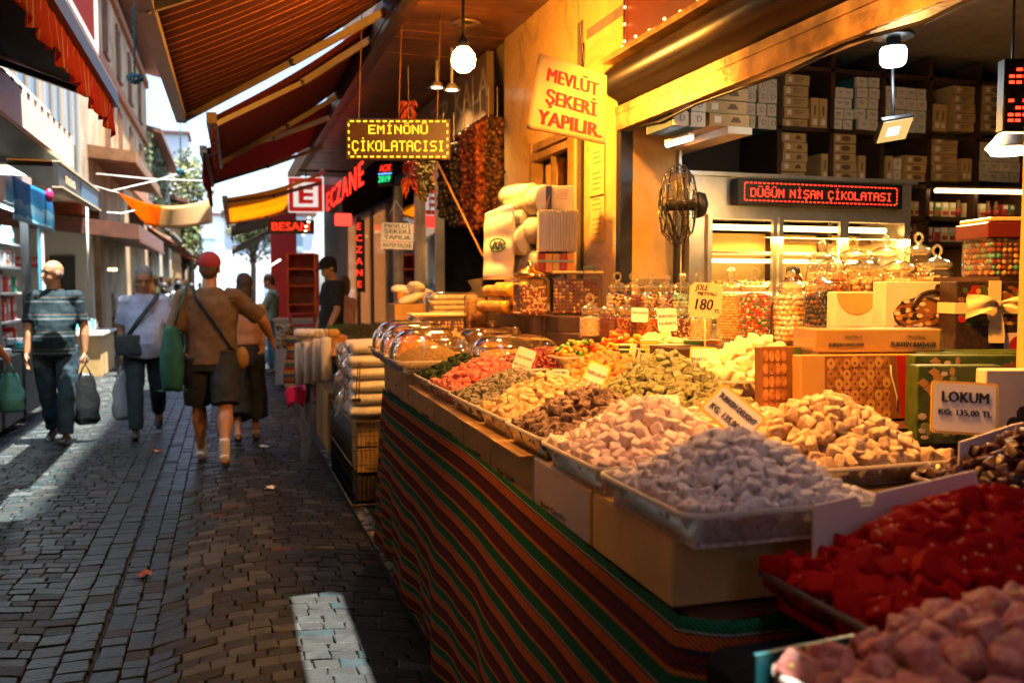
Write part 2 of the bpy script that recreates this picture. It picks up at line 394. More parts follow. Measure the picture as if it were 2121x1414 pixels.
b = WB(shop).use(clear('stuck_film', (.8, .8, .75), .2, 1.2, haze=.16)); b.box((XW + .175, 4.515, 1.32), (.2, .004, .5)); b.build('plastic_sheet', pil)
b = WB(shop).use(M_BLACK); b.box((XW - .005, 4.535, 1.23), (.07, .06, 2.46)); b.build('shutter_rail', shop)
# canopy of planks, with its outer beam
b = WB(shop).use(M_PLANK); y = 4.74
while y < 16:
    b.box((1.66, y + .048, 3.46 + rnd.uniform(-.003, .003)), (.92, .09, .03)); y += .096
b.use(M_WOOD); b.box((1.65, 10.4, 3.52), (.95, 11.4, .05)); b.box((1.57, .87, 3.5), (1.06, 7.74, .04))  # unseen near board, added to keep out skylight and leave a sun slot
b.build('plank_canopy_and_sky_cover', shop)
b = WB(shop).use(M_WOOD); b.box((1.14, 10.5, 3.45), (.14, 12, .2)); b.use(M_BLACK); b.box((1.10, 10.5, 3.33), (.05, 12, .05)); b.build('canopy_beam', shop)
b = WB(shop).use(mat('spot_ring', (.3, .2, .1), .4, metal=.5)); b.lathe([(.05, 0), (.1, 0), (.11, -.012), (.055, -.02), (.05, 0)], pz(966, 46, 3.443), 20); b.build('ceiling_spot', shop)
# roof over the opening and upper storeys
b = WB(shop).use(plaster('roof_felt', (.2, .17, .14), (.3, .26, .22)))
b.box((4.55, 1.7, 3.2), (4.86, 8.0, .2)); b.box((4.7, 5.36, 3.08), (4.4, .3, .34)); b.build('roof', shop)
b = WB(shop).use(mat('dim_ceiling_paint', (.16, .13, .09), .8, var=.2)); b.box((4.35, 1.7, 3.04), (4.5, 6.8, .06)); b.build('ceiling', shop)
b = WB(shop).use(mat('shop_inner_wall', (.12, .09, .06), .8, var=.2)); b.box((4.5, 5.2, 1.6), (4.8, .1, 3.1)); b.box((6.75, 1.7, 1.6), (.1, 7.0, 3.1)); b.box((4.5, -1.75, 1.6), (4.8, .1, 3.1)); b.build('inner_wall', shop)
b = WB(shop).use(mat('shop_floor_tile', (.2, .16, .12), .3)); b.box((4.4, 1.7, .02), (4.6, 6.9, .03)); b.build('floor', shop)
b = WB(shop).use(plaster('upper_facade', (.42, .32, .22), (.6, .5, .38)))
b.box((3.2, 7.5, 12.4), (2.6, 8.4, 17.8)); b.box((2.1, 2.1, 18), (.4, 2.38, 7.4)); b.box((3.6, 15, 6.5), (2.6, 6.5, 6)); b.build('upper_wall', shop)  # unseen thin tower and extra height added to block the sun over the street
for y in (7.6, 8.9, 10.2, 11.3):
    b = WB(shop).use(M_WHITE); b.box((1.9, y, 6.3), (.06, 1.1, 1.7)); u = b.build('upper_window', shop)
    b = WB(shop).use(mat('dark_pane', (.05, .07, .08), .08)); b.box((1.86, y, 6.3), (.03, .94, 1.54)); b.build('pane', u)
# roller shutter header over the open front
b = WB(shop).use(mat('maroon_fascia', (.13, .024, .01), .5, var=.2, vs=3)); b.box((XW - .0, 1.5, 3.07), (.05, 6.05, .74)); b.build('fascia_panel', shop)
sh = WB(shop).use(M_SHUT)
prof = [(.0, 2.72), (-.10, 2.71), (-.15, 2.66), (-.155, 2.6), (-.11, 2.555), (-.06, 2.53), (-.05, 2.5), (.0, 2.5)]
sh.grid(lambda u, v: (XW + prof[int(round(v * 7))][0], -1.5 + 6.02 * u, prof[int(round(v * 7))][1]), 1, 7, True)
sh.box((XW + .05, 1.51, 2.6), (.1, 6.0, .2)); shh = sh.build('shutter_box', shop)
b = WB(shop).use(M_BRASS)
b.box((XW - .07, 1.51, 2.735), (.16, 6.02, .03)); b.box((XW - .045, 1.51, 2.475), (.05, 6.02, .04)); b.box((XW - .06, 1.51, 2.42), (.012, 6.02, .1)); b.box((XW - .02, 1.51, 2.375), (.07, 6.02, .012))
b.build('rail', shh)
b = WB(shop).use(M_BLACK); b.tube([(XW - .03, 4.4 - i * .35, 2.37 - .03 * math.sin(i * 1.3) ** 2) for i in range(15)], .008, 5); b.build('cable', shh)
# fairy lights along the fascia: one string
fl = thing('fairy_light_string', 'string of tiny warm bulbs along the top of the rusty shutter rail', 'string light', (XW - .05, 4.5, 2.78))
b = WB(fl).use(M_BLACK); pts = [(XW - .06, 4.45 - i * .16, 2.785 + .012 * (i % 2)) for i in range(22)]
b.tube(pts, .0025, 4); pts2 = [(XW - .04, 4.47, 2.82 + i * .09) for i in range(8)]; b.tube(pts2, .0025, 4); b.build('wire', fl)
b = WB(fl).use(glow('fairy_glow', (1, .5, .1), 3))
for q in pts + pts2: b.ball(Vector(q) + Vector((0, 0, .018)), .009, 6)
b.build('bulbs', fl)
# ================================================= back shelving of the shop
YS = 4.72
def z7(x, y, Y=YS): return pY(1240 + x * .4244, y * .4244, Y)
shelf = thing('back_shelving', 'tall dark wooden shelving along the back wall of the shop', 'shelving', (4.3, 4.9, 0))
cols_ = [880, 1135, 1382, 1612, 1848, 2085, 2330]
b = WB(shelf).use(M_WOOD)
for cx in cols_: b.box((z7(cx, 600).x, 4.92, 1.7), (.03, .42, 2.55))
b.build('upright', shelf)
b = WB(shelf).use(M_WOOD); x0, x1 = z7(870, 600).x, z7(2330, 600).x
ZS = [z7(1140, 640).z, z7(1140, 893).z, z7(1700, 1068).z, z7(1700, 1190).z, z7(1140, 345).z]
for z in ZS: b.box(((x0 + x1) / 2, 4.92, z), (x1 - x0, .42, .025))
b.build('shelf', shelf)
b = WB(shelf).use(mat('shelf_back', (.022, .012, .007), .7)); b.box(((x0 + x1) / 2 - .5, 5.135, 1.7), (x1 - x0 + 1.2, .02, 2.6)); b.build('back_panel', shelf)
# mezzanine shelf with its tube lamp
mz = thing('hanging_shelf', 'pale board shelf hung from the ceiling beside the yellow pillar', 'shelf', (2.4, 4.3, 2.3))
MZ = pz(1558, 272, 2.3)
b = WB(mz).use(M_CREAM); b.box(((XW + .28 + MZ.x) / 2, (MZ.y + 4.82) / 2, 2.3), (MZ.x - XW - .28, 4.82 - MZ.y, .035)); b.build('board', mz)
b = WB(mz).use(M_BLACK); b.box((MZ.x - .03, MZ.y + .1, 2.66), (.02, .02, .7)); b.box((MZ.x - .03, 4.75, 2.66), (.02, .02, .7)); b.build('hanger', mz)
tl = thing('tube_lamp', 'white fluorescent tube under the hanging shelf', 'lamp', (2.4, 4.2, 2.27))
b = WB(tl).use(glow('cool_tube', (.8, .9, 1), 3)); a, c = pz(1382, 300, 2.262), pz(1432, 286, 2.262); b.tube([a, c], .014, 8); b.build('tube', tl)
b = WB(tl).use(M_WHITE); b.bar(a + Vector((0, 0, .017)), c + Vector((0, 0, .017)), .035, .012); b.build('batten', tl)
# ---------------- stock boxes on the shelves
def box_mesh(kind, sx, sy, sz):
    b = MB()
    if kind == 'brown':
        b.use(M_CARD).box((0, 0, sz / 2), (sx, sy, sz)); b.use(M_CREAM).box((-sx * .3, -sy / 2 - .001, sz * .5), (sx * .17, .002, sz * .5))
        b.use(mat('carton_print', (.13, .075, .03), .8)); k_ = rnd.randrange(3); Fb = frame((0, -sy / 2, sz * .52), (1, 0, 0))
        if k_ == 0: b.prism([(sx * .2 * math.cos(a / 8 * math.pi) + .06 * sx, sz * .28 * math.sin(a / 8 * math.pi)) for a in range(16)], .002, Fb)
        elif k_ == 1:
            for q in range(3): b.prism([(-sx * .1, sz * (.16 - q * .17)), (sx * (.34 - .08 * q), sz * (.16 - q * .17)), (sx * (.34 - .08 * q), sz * (.22 - q * .17)), (-sx * .1, sz * (.22 - q * .17))], .002, Fb)
        else: b.prism([(.02 * sx, -sz * .2), (.3 * sx, -sz * .2), (.22 * sx, sz * .22), (.1 * sx, sz * .22)], .002, Fb)
        b.use(M_INK).box((0, -sy / 2 - .0005, sz * .97), (sx, .001, sz * .05))
    elif kind == 'upright':
        b.use(M_CARD).box((0, 0, sz / 2), (sx, sy, sz)); b.use(M_CREAM).box((0, -sy / 2 - .001, sz * .22), (sx * .5, .002, sz * .2))
        b.use(mat('carton_print', (.13, .075, .03), .8)).box((0, -sy / 2 - .001, sz * .6), (sx * .16, .002, sz * .3))
    else:
        b.use(mat('white_carton', (.62, .55, .42), .6, var=.08)).box((0, 0, sz / 2), (sx * .95, sy, sz * .95))
        b.use(mat('teal_edge', (.03, .1, .1), .6)).box((0, sy * .02, sz / 2), (sx, sy * .9, sz))
        b.use(mat('grey_mark', (.25, .2, .15), .7))
        if kind == 'letter': b.text('D', sz * .62, frame((sx * .08, -sy / 2 - .001, sz * .5), (1, 0, 0)), 0.0)
        else:
            b.box((0, -sy / 2 - .001, sz * .62), (sx * .5, .002, sz * .07)); b.box((sx * .05, -sy / 2 - .001, sz * .45), (sx * .34, .002, sz * .06))
    o = b.build('carton'); return o
def stack(kind, x0, x1, y0, y1, cols, rows, where, noun, Y=YS, ragged=(), depth=.3):
    a = z7(x0, y1, Y); c = z7(x1, y0, Y); sx = (c.x - a.x) / cols; sz = (c.z - a.z) / rows
    proto = None; grp = noun + 's ' + where
    names = {1: [''], 2: ['first column', 'second column'], 3: ['first column', 'middle column', 'last column'], 4: ['first column', 'second column', 'third column', 'last column']}[cols]
    for i in range(cols):
        n = rows - (ragged[i] if ragged else 0)
        for k in range(n):
            if proto is None: o = proto = box_mesh(kind, sx * .97, depth, sz * .985); o.name = {'brown': 'shipping_carton', 'upright': 'tall_carton'}.get(kind, 'white_carton')
            else: o = proto.copy(); COL.objects.link(o)
            o.location = (a.x + sx * (i + .5) + rnd.uniform(-.008, .008), Y + depth / 2 + rnd.uniform(-.01, .01), a.z + sz * k); o.rotation_euler.z = rnd.uniform(-.03, .03)
            lv = 'only' if n == 1 else 'top' if k == n - 1 else ORD[k]
            lab = (f'{noun} {where}' if n == 1 and cols == 1 else f'{noun}, {lv} of the stack {where}' if cols == 1 else f'{noun}, {lv} of the {names[i]} {where}')
            tag(o, lab, 'box', grp)
stack('brown', 535, 735, 370, 612, 1, 4, 'on the hanging shelf', 'wide brown carton', 3.95)
stack('letter', 366, 522, 405, 612, 2, 3, 'on the hanging shelf', 'white carton lettered D', 3.95)
stack('letter', 725, 876, 385, 625, 3, 4, 'behind the hanging shelf', 'white carton lettered D', 4.72)
U, D = 'upper', 'lower'
stack('brown', 897, 1025, 368, 628, 1, 5, 'in the first upper bay', 'brown carton with white tag')
stack('upright', 1027, 1110, 482, 628, 2, 1, 'in the first upper bay', 'tall brown carton')
stack('white', 1142, 1245, 432, 632, 2, 4, 'at the start of the second upper bay', 'small white carton', ragged=(0, 0))
stack('white', 1255, 1372, 382, 632, 2, 5, 'at the end of the second upper bay', 'small white carton')
stack('white', 1395, 1605, 435, 640, 4, 4, 'in the third upper bay', 'small white carton', ragged=(0, 0, 0, 0))
stack('upright', 1622, 1705, 512, 640, 2, 1, 'in the fourth upper bay', 'tall brown carton')
stack('brown', 1725, 1837, 422, 640, 1, 5, 'in the fourth upper bay', 'brown carton with white tag')
stack('brown', 1870, 1988, 425, 640, 1, 5, 'in the fifth upper bay', 'brown carton with white tag')
stack('brown', 893, 1020, 650, 884, 1, 5, 'in the first lower bay', 'brown carton with white tag')
stack('upright', 1088, 1130, 750, 884, 1, 1, 'alone in the first lower bay', 'tall brown carton')
stack('brown', 1142, 1262, 657, 884, 1, 5, 'in the second lower bay', 'brown carton with white tag')
stack('upright', 1263, 1302, 760, 884, 1, 1, 'in the second lower bay', 'tall brown carton')
stack('upright', 1397, 1435, 760, 884, 1, 1, 'in the third lower bay', 'tall brown carton')
stack('white', 1437, 1480, 775, 884, 1, 2, 'in the third lower bay', 'small white carton')
stack('brown', 1492, 1602, 762, 884, 1, 3, 'in the third lower bay', 'brown carton with white tag')
stack('brown', 1627, 1755, 667, 884, 1, 5, 'in the fourth lower bay', 'brown carton with white tag')
stack('upright', 1765, 1822, 775, 884, 2, 1, 'in the fourth lower bay', 'tall brown carton')
stack('white', 1857, 2062, 697, 884, 4, 4, 'in the fifth lower bay', 'small white carton')
# bottles and packets on the lower lit shelves
BT = [mat('pack_cream', (.7, .55, .3), .5), mat('pack_red', (.45, .05, .03), .4), mat('pack_brown', (.2, .08, .03), .3), mat('pack_green', (.12, .2, .06), .4)]
def small_pack(kind):
    b = MB(); c = BT[kind]
    if kind == 2: b.use(c).lathe([(.02, 0), (.022, .01), (.022, .075), (.012, .1), (.012, .12), (0, .12)], n=10); b.use(BT[1]).lathe([(.0225, .02), (.0225, .06)], n=10)
    else: b.use(c).rbox((0, 0, .05), (.05, .05, .1), .004); b.use(M_WHITE).box((0, -.0255, .08), (.04, .002, .025)); b.use(BT[1]).box((0, -.0255, .03), (.04, .002, .025))
    return b.build('spice_bottle' if kind == 2 else 'food_packet')
PK = [small_pack(i) for i in range(4)]; used = set()
def shelf_row(x0, x1, z, where):
    x = x0; i = 0
    while x < x1:
        k = rnd.choice((0, 0, 1, 2, 3)); o = PK[k] if k not in used else PK[k].copy()
        if k in used: COL.objects.link(o)
        used.add(k); o.location = (x, YS + .08, z + .0127); o.rotation_euler.z = rnd.uniform(-.1, .1)
        tag(o, ['cream packet', 'red packet', 'brown glass bottle', 'green packet'][k] + ' standing in a row ' + where, 'bottle' if k == 2 else 'packet', 'packets and bottles ' + where)
        x += .062; i += 1
for x0, x1, z, wh in ((1550, 1600, 2, 'on the lit shelf next to the display fridge'), (1612, 1780, 2, 'on the lit shelf under the tube lamp'), (1800, 1960, 2, 'on the lit shelf past the tube lamp start'), (1985, 2080, 2, 'at the end of the lit shelf'), (1612, 1780, 3, 'on the shelf below the lit one'), (1795, 1860, 3, 'on the low shelf beside the mixed nut tub'), (1550, 1600, 3, 'on the low shelf next to the display fridge')):
    shelf_row(z7(x0, 1000).x, z7(x1, 1000).x, ZS[z], wh)
tb = thing('tube_lamp', 'long warm tube lamp over the packet shelf at the back', 'lamp', z7(1850, 935))
b = WB(tb).use(glow('warm_tube', (1, .66, .25), 3)); a, c = z7(1645, 930, 4.68), z7(2085, 938, 4.68); b.tube([a, c], .014, 8); b.build('tube', tb)
b = WB(tb).use(M_WOOD); b.bar(a + Vector((0, .02, .02)), c + Vector((0, .02, .02)), .04, .02); b.build('batten', tb)
# ================================================= display fridge with the red moving-letter sign
fr = thing('display_fridge', 'tall steel display fridge with three lit glass doors full of pastries', 'fridge', (3.5, 4.5, 0))
YF = 4.42
def fz(x, y, Y=YF): return z7(x, y, Y)
xl, xr = fz(445, 1000).x, fz(1525, 1000).x; zt = fz(1000, 880).z
xi, xj = fz(525, 1100).x, fz(1495, 1100).x; zi = fz(1000, 1060).z
b = WB(fr).use(M_STEEL)
b.box(((xl + xi) / 2, YF + .2, zt / 2), (xi - xl, .4, zt)); b.box(((xr + xj) / 2, YF + .2, zt / 2), (xr - xj, .4, zt)); b.box(((xi + xj) / 2, YF + .2, (zt + zi) / 2), (xj - xi, .4, zt - zi))
b.box(((xi + xj) / 2, YF + .2, .3), (xj - xi, .4, .6)); b.box(((xl + xr) / 2, YF + .2, zt + .012), (xr - xl + .04, .46, .022)); b.build('cabinet_body', fr)
b = WB(fr).use(mat('fridge_lining', (.75, .55, .25), .5)); b.box(((xi + xj) / 2, YF + .41, 1.2), (xj - xi, .02, 1.3)); b.build('lining', fr)
b = WB(fr).use(M_STEEL)
for z in (1.72, 1.5, 1.28, 1.06, .85): b.box(((xi + xj) / 2, YF + .22, z), (xj - xi - .01, .32, .012))
b.build('shelf', fr)
b = WB(fr).use(glow('fridge_tube', (1, .6, .18), 4))
b.tube([(xi + .05, YF + .1, zi - .06), (xj - .06, YF + .1, zi - .06)], .016, 8)
b.tube([(xi + .1, YF + .3, 1.68), (xj - .1, YF + .3, 1.68)], .011, 8); b.tube([(xi + .06, YF + .06, 1.485), (xj - .1, YF + .06, 1.485)], .009, 8); b.build('tube_light', fr)
for xa, xb in ((xi, fz(860, 1100).x), (fz(872, 1100).x, fz(1185, 1100).x), (fz(1190, 1100).x, xj)):
    b = WB(fr).use(M_STEEL)
    for x in (xa + .012, xb - .012): b.box((x, YF - .012, (zi + .62) / 2), (.026, .025, zi - .62))
    b.box(((xa + xb) / 2, YF - .012, zi - .012), (xb - xa - .052, .025, .024)); dr = b.build('door', fr)
    b = WB(fr).use(clear('fridge_glass', (.97, .97, .95), .02, .9)); b.box(((xa + xb) / 2, YF - .01, (zi + .6) / 2), (xb - xa - .05, .006, zi - .66)); b.build('pane', dr)
lamp('fridge_light', fr, (0, -.28 + .2, zi - .12), 60, (1, .46, .08), kind='AREA', size=(xj - xi - .2, .1))
tray_m = [mat('pastry_gold', (.55, .3, .08), .6, var=.4, vs=30), mat('pastry_red', (.4, .04, .03), .5, var=.3, vs=30), mat('pastry_cream', (.7, .55, .35), .6, var=.3, vs=30), mat('pastry_green', (.25, .28, .08), .6, var=.3, vs=30)]
def pastry_tray(k):
    b = MB(); b.use(M_STEEL).rbox((0, 0, .012), (.24, .24, .024), .004); b.use(tray_m[k]); r = random.Random(k)
    for i in range(6):
        for j in range(5): b.ball((-.09 + i * .036, -.085 + j * .042, .028 + r.uniform(0, .012)), (.017, .019, .018), 6)
    return b.build('pastry_tray')
PT = [pastry_tray(i) for i in range(4)]; pu = set()
for zi_, z in enumerate((1.5, 1.28, 1.06)):
    x = xi + .16; n = 0
    while x < xj - .12:
        k = (n * 2 + zi_ * 3) % 4; o = PT[k] if k not in pu else PT[k].copy()
        if k in pu: COL.objects.link(o)
        pu.add(k); o.location = (x, YF + .2, z + .007)
        tag(o, ['golden', 'red', 'cream', 'green'][k] + ' pastry tray, ' + NTH[n] + ' along the fridge ' + ['upper', 'middle', 'low'][zi_] + ' shelf', 'pastry tray', 'pastry trays in the display fridge'); x += .26; n += 1
# ---------------- dot-matrix lettering
F5 = {'E': '11111 10000 10000 11110 10000 10000 11111', 'M': '10001 11011 10101 10101 10001 10001 10001', 'I': '01110 00100 00100 00100 00100 00100 01110', 'N': '10001 11001 10101 10101 10011 10001 10001',
      'O': '01110 10001 10001 10001 10001 10001 01110', 'U': '10001 10001 10001 10001 10001 10001 01110', 'C': '01110 10001 10000 10000 10000 10001 01110', 'K': '10001 10010 10100 11000 10100 10010 10001',
      'L': '10000 10000 10000 10000 10000 10000 11111', 'A': '01110 10001 10001 11111 10001 10001 10001', 'T': '11111 00100 00100 00100 00100 00100 00100', 'S': '01111 10000 10000 01110 00001 00001 11110',
      'D': '11110 10001 10001 10001 10001 10001 11110', 'G': '01110 10001 10000 10111 10001 10001 01110', ' ': '000 000 000 000 000 000 000'}
BASE = {'İ': 'I', 'Ö': 'O', 'Ü': 'U', 'Ç': 'C', 'Ş': 'S', 'Ğ': 'G'}
def dots(b, txt, M, x0, y0, pitch, fx=1.0):
    """lit dots of one line of text; M maps (x, y) of the panel to the world"""
    x = x0
    for ch in txt:
        rows = F5[BASE.get(ch, ch)].split(); wd = len(rows[0]); pts = []
        for j, row in enumerate(rows):
            for i, v in enumerate(row):
                if v == '1': pts.append((i, 6 - j))
        if ch in 'ÖÜ': pts += [(1, 8), (3, 8)]
        if ch == 'İ': pts += [(2, 8)]
        if ch == 'Ğ': pts += [(1, 8), (2, 8), (3, 8)]
        if ch in 'ÇŞ': pts += [(2, -1), (2, -2)]
        for i, j in pts:
            c = Vector((x + (i + .5) * pitch * fx, y0 + (j + .5) * pitch, 0)); h = pitch * .42; hx = h * fx
            b.quad(M @ (c + Vector((-hx, -h, .001))), M @ (c + Vector((hx, -h, .001))), M @ (c + Vector((hx, h, .001))), M @ (c + Vector((-hx, h, .001))))
        x += (wd + 1) * pitch * fx
    return x
def wid(t): return sum(len(F5[BASE.get(c, c)].split()[0]) + 1 for c in t) - 1
def dashes(b, M, W, H, p, step=4):
    def q(x, y, sx, sy): b.quad(M @ Vector((x - sx, y - sy, .001)), M @ Vector((x + sx, y - sy, .001)), M @ Vector((x + sx, y + sy, .001)), M @ Vector((x - sx, y + sy, .001)))
    n = int(W / (p * step))
    for i in range(n):
        x = -W / 2 + (i + .5) * W / n
        q(x, H / 2, p * 1.2, p * .4); q(x, -H / 2, p * 1.2, p * .4)
    for s in (-1, 1):
        for k in range(5): q(s * W / 2, -H / 2 + (k + .5) * H / 5, p * .4, p * .9)
ls = thing('led_sign', 'long black moving-letter sign with red dots above the fridge doors', 'sign', fz(1060, 950))
a, c = fz(690, 885, YF - .05), fz(1452, 1010, YF - .05); W_, H_ = c.x - a.x, abs(a.z - c.z)
b = WB(ls).use(M_BLACK); mid = Vector(((a.x + c.x) / 2, YF - .036, (a.z + c.z) / 2)); b.rbox(mid, (W_ + .06, .07, H_ + .03), .006); b.build('case', ls)
b = WB(ls).use(glow('red_led', (1, .035, .012), 1.6)); txt = 'DÜĞÜN NİŞAN ÇİKOLATASI'; M = frame(mid + Vector((0, -.036, 0)), (1, 0, 0)); pt = H_ * .66 / 11; fx = (W_ * .9) / (wid(txt) * pt)
dots(b, txt, M, -W_ * .45, -pt * 4.2, pt, fx); dashes(b, M, W_ * .97, H_ * .86, pt, 4); b.build('lit_letters', ls)
# ================================================= lamps inside the shop
def mk_bulb():
    t = thing('ceiling_lamp', 'round hanging lamp with a glaring cool white drum bulb', 'lamp', pd(1850, 120, 3.9))
    c = t.location.copy(); b = WB(t).use(M_BLACK)
    b.tube([c + Vector((0, 0, .05)), (c.x, c.y, 3.0)], .012, 8); b.lathe([(0, .13), (.03, .125), (.085, .1), (.09, .09), (.08, .085), (.03, .085), (0, .085)], c, 20); b.lathe([(.03, .085), (.03, .05), (.04, .04)], c, 14); b.build('fitting', t)
    b = WB(t).use(glow('cool_bulb', (.75, .93, 1), 4)); b.lathe([(0, .045), (.05, .043), (.056, .03), (.054, -.02), (.044, -.034), (0, -.037)], c, 20); b.build('bulb', t)
    lamp('bulb_light', t, (0, 0, -.14), 3.5, (.8, .93, 1), .07)
mk_bulb()
t = thing('flood_lamp', 'square tilted flood lamp with a warm glowing face', 'lamp', pd(1850, 266, 4.0)); c = t.location.copy()
Rm = Euler((R(-42), R(-10), R(-12))).to_matrix().to_4x4()
b = WB(t).use(M_BLACK); b.rbox(c, (.15, .13, .025), .004, rot=Rm); b.tube([c + Vector((0, 0, .02)), (c.x + .05, c.y + .1, 3.0)], .008, 6); b.build('housing', t)
b = WB(t).use(glow('flood_face', (1, .62, .2), .28)); b.box(c + Rm @ Vector((0, 0, -.016)), (.135, .115, .006), rot=Rm); b.use(glow('flood_core', (1, .86, .6), 3)); b.rbox(c + Rm @ Vector((-.01, 0, -.019)), (.055, .045, .004), .001, rot=Rm); b.build('lit_face', t)
lamp('flood_light', t, Rm @ Vector((0, 0, -.06)), 26, (1, .55, .16), .06, 'SPOT', rot=(R(-42), R(-10), R(-12)), spot=R(150), blend=.6)
t = thing('pendant_lamp', 'white cone pendant lamp glowing near the shop corner', 'lamp', pd(2090, 318, 3.8)); c = t.location.copy()
b = WB(t).use(M_WHITE); b.lathe([(.02, .12), (.03, .09), (.05, .08), (.09, .03), (.094, .02), (.088, .02)], c, 18); b.use(M_BLACK).tube([c + Vector((0, 0, .11)), (c.x, c.y, 3.0)], .006, 6); b.build('shade', t)
b = WB(t).use(glow('pendant_glow', (1, .85, .55), 3)); b.lathe([(0, .022), (.086, .018), (.07, -.005), (0, -.012)], c, 18); b.build('bulb', t)
lamp('pendant_light', t, (0, 0, -.06), 7, (1, .6, .2), .06)
t = thing('led_sign', 'hanging black sign with red dots cut off at the edge of the shop post', 'sign', pd(2108, 196, 3.2)); c = t.location.copy()
b = WB(t).use(M_BLACK); b.rbox(c + Vector((.11, 0, 0)), (.3, .05, .26), .004, rz=-.3); b.tube([c + Vector((.1, 0, .13)), (c.x + .1, c.y, 3.0)], .004, 5); b.build('case', t)
b = WB(t).use(glow('red_led', (1, .035, .012), 1.6)); M = frame(c + Vector((.11, 0, 0)) + Matrix.Rotation(-.3, 3, 'Z') @ Vector((0, -.027, 0)), (math.cos(.3), -math.sin(.3), 0))
for j, y in enumerate((.09, .066, .045, -.02, -.045, -.07, -.09)):
    for i in range(10):
        if (i * 7 + j * 3) % 4: b.add([M @ Vector(q) for q in ((-.135 + i * .026, y - .006, .001), (-.115 + i * .026, y - .006, .001), (-.115 + i * .026, y + .005, .001), (-.135 + i * .026, y + .005, .001))], [(0, 1, 2, 3)])
b.build('lit_rows', t)
t = tag((lambda b: b.build('shop_post'))(MB().use(M_YWALL).box(pd(2140, 400, 2.3), (.035, .035, 3.4))), 'thin yellow lit post at the edge of the shop opening', 'post')
# pedestal fan
pf = thing('pedestal_fan', 'black pedestal fan with a wire cage turned edge on beside the pillar', 'fan', pY(1402, 560, 4.2)); c = pY(1404, 425, 4.2); pf.location.z = .02
dirv = Vector((.93, -.36, 0)).normalized(); Mf = frame(c, dirv.cross(Vector((0, 0, 1))), (0, 0, 1))
b = WB(pf).use(M_BLACK); b.tube([(c.x, c.y, .05), (c.x, c.y, c.z - .2), c + dirv * -.08], .022, 10); b.lathe([(.22, 0), (.2, .04), (.03, .06), (0, .06)], (c.x, c.y, .02), 20); b.build('stand', pf)
b = WB(pf).use(mat('fan_chrome', (.1, .095, .09), .3, metal=1))
for rr, zz in ((.21, 0), (.2, .03), (.2, -.03), (.15, .075), (.15, -.07), (.08, .09), (.08, -.085)):
    b.tube([Mf @ Vector((rr * math.cos(q / 24 * math.pi * 2), rr * math.sin(q / 24 * math.pi * 2), zz)) for q in range(25)], .004, 5, False)
for k in range(20):
    a_ = k / 20 * 2 * math.pi
    for s in (1, -1): b.tube([Mf @ Vector((rr * math.cos(a_), rr * math.sin(a_), s * zz)) for rr, zz in ((.03, .092), (.08, .09), (.15, .073), (.2, .03), (.21, 0))], .0022, 4)
b.build('cage', pf)
b = WB(pf).use(M_BLACK); b.lathe([(0, -.14), (.06, -.13), (.07, -.09), (.03, -.08), (.03, .05), (0, .06)], (0, 0, 0), 14, M=Mf.to_3x3()); 
b2 = WB(pf).use(M_BLACK); b2.lathe([(0, -.16), (.06, -.14), (.07, -.1), (.03, -.08), (.03, .05), (0, .06)], c, 14, M=Mf.to_3x3()); b2.build('motor', pf)
b = WB(pf).use(mat('fan_blade', (.1, .09, .07), .3))
for k in range(4):
    a_ = k * math.pi / 2 + .4
    pts = [(.03, -.3), (.17, -.45), (.19, .1), (.16, .4), (.03, .3)]
    b.add([Mf @ Vector((r_ * math.cos(a_ + w_), r_ * math.sin(a_ + w_), w_ * .05)) for r_, w_ in pts], [(0, 1, 2, 3, 4)])
b.build('blades', pf)
# ================================================= the sweet stall
def X_front(y): return .735 + .028 * (y - 1.3)          # street edge of the stall
TT = .955
tbl = thing('market_table', 'long wooden stall table under the striped woven cloth', 'table', (1.2, 3, 0))
b = WB(tbl).use(M_WOOD)
b.add([(X_front(1.32) + .02, 1.32, z) for z in (TT - .04, TT)] + [(2.05, 1.32, z) for z in (TT - .04, TT)] + [(2.05, 5.0, z) for z in (TT - .04, TT)] + [(X_front(5) + .02, 5.0, z) for z in (TT - .04, TT)], [(0, 2, 3, 1), (2, 4, 5, 3), (4, 6, 7, 5), (6, 0, 1, 7), (1, 3, 5, 7), (0, 6, 4, 2)]); b.build('table_top', tbl)
for x, y in ((.9, 1.5), (.95, 4.8), (1.9, 1.5), (1.9, 4.8)):
    b = WB(tbl).use(M_WOOD); b.box((x, y, (TT - .04) / 2), (.06, .06, TT - .04)); b.build('leg', tbl)
KILIM = fabric('striped_kilim', [(0, (.17, .024, .026)), (.13, (.016, .06, .07)), (.155, (.17, .024, .026)), (.26, (.68, .21, .04)), (.34, (.014, .17, .075)), (.62, (.5, .5, .45)), (.655, (.02, .032, .045)), (.68, (.64, .16, .035)), (.90, (.03, .035, .06)), (.96, (.10, .018, .022))], 1, .112, 0, .95, True, 70)
cl = tag(MB().build('striped_cloth'), 'striped woven cloth in orange, green and maroon draped down the street side of the stall', 'cloth')
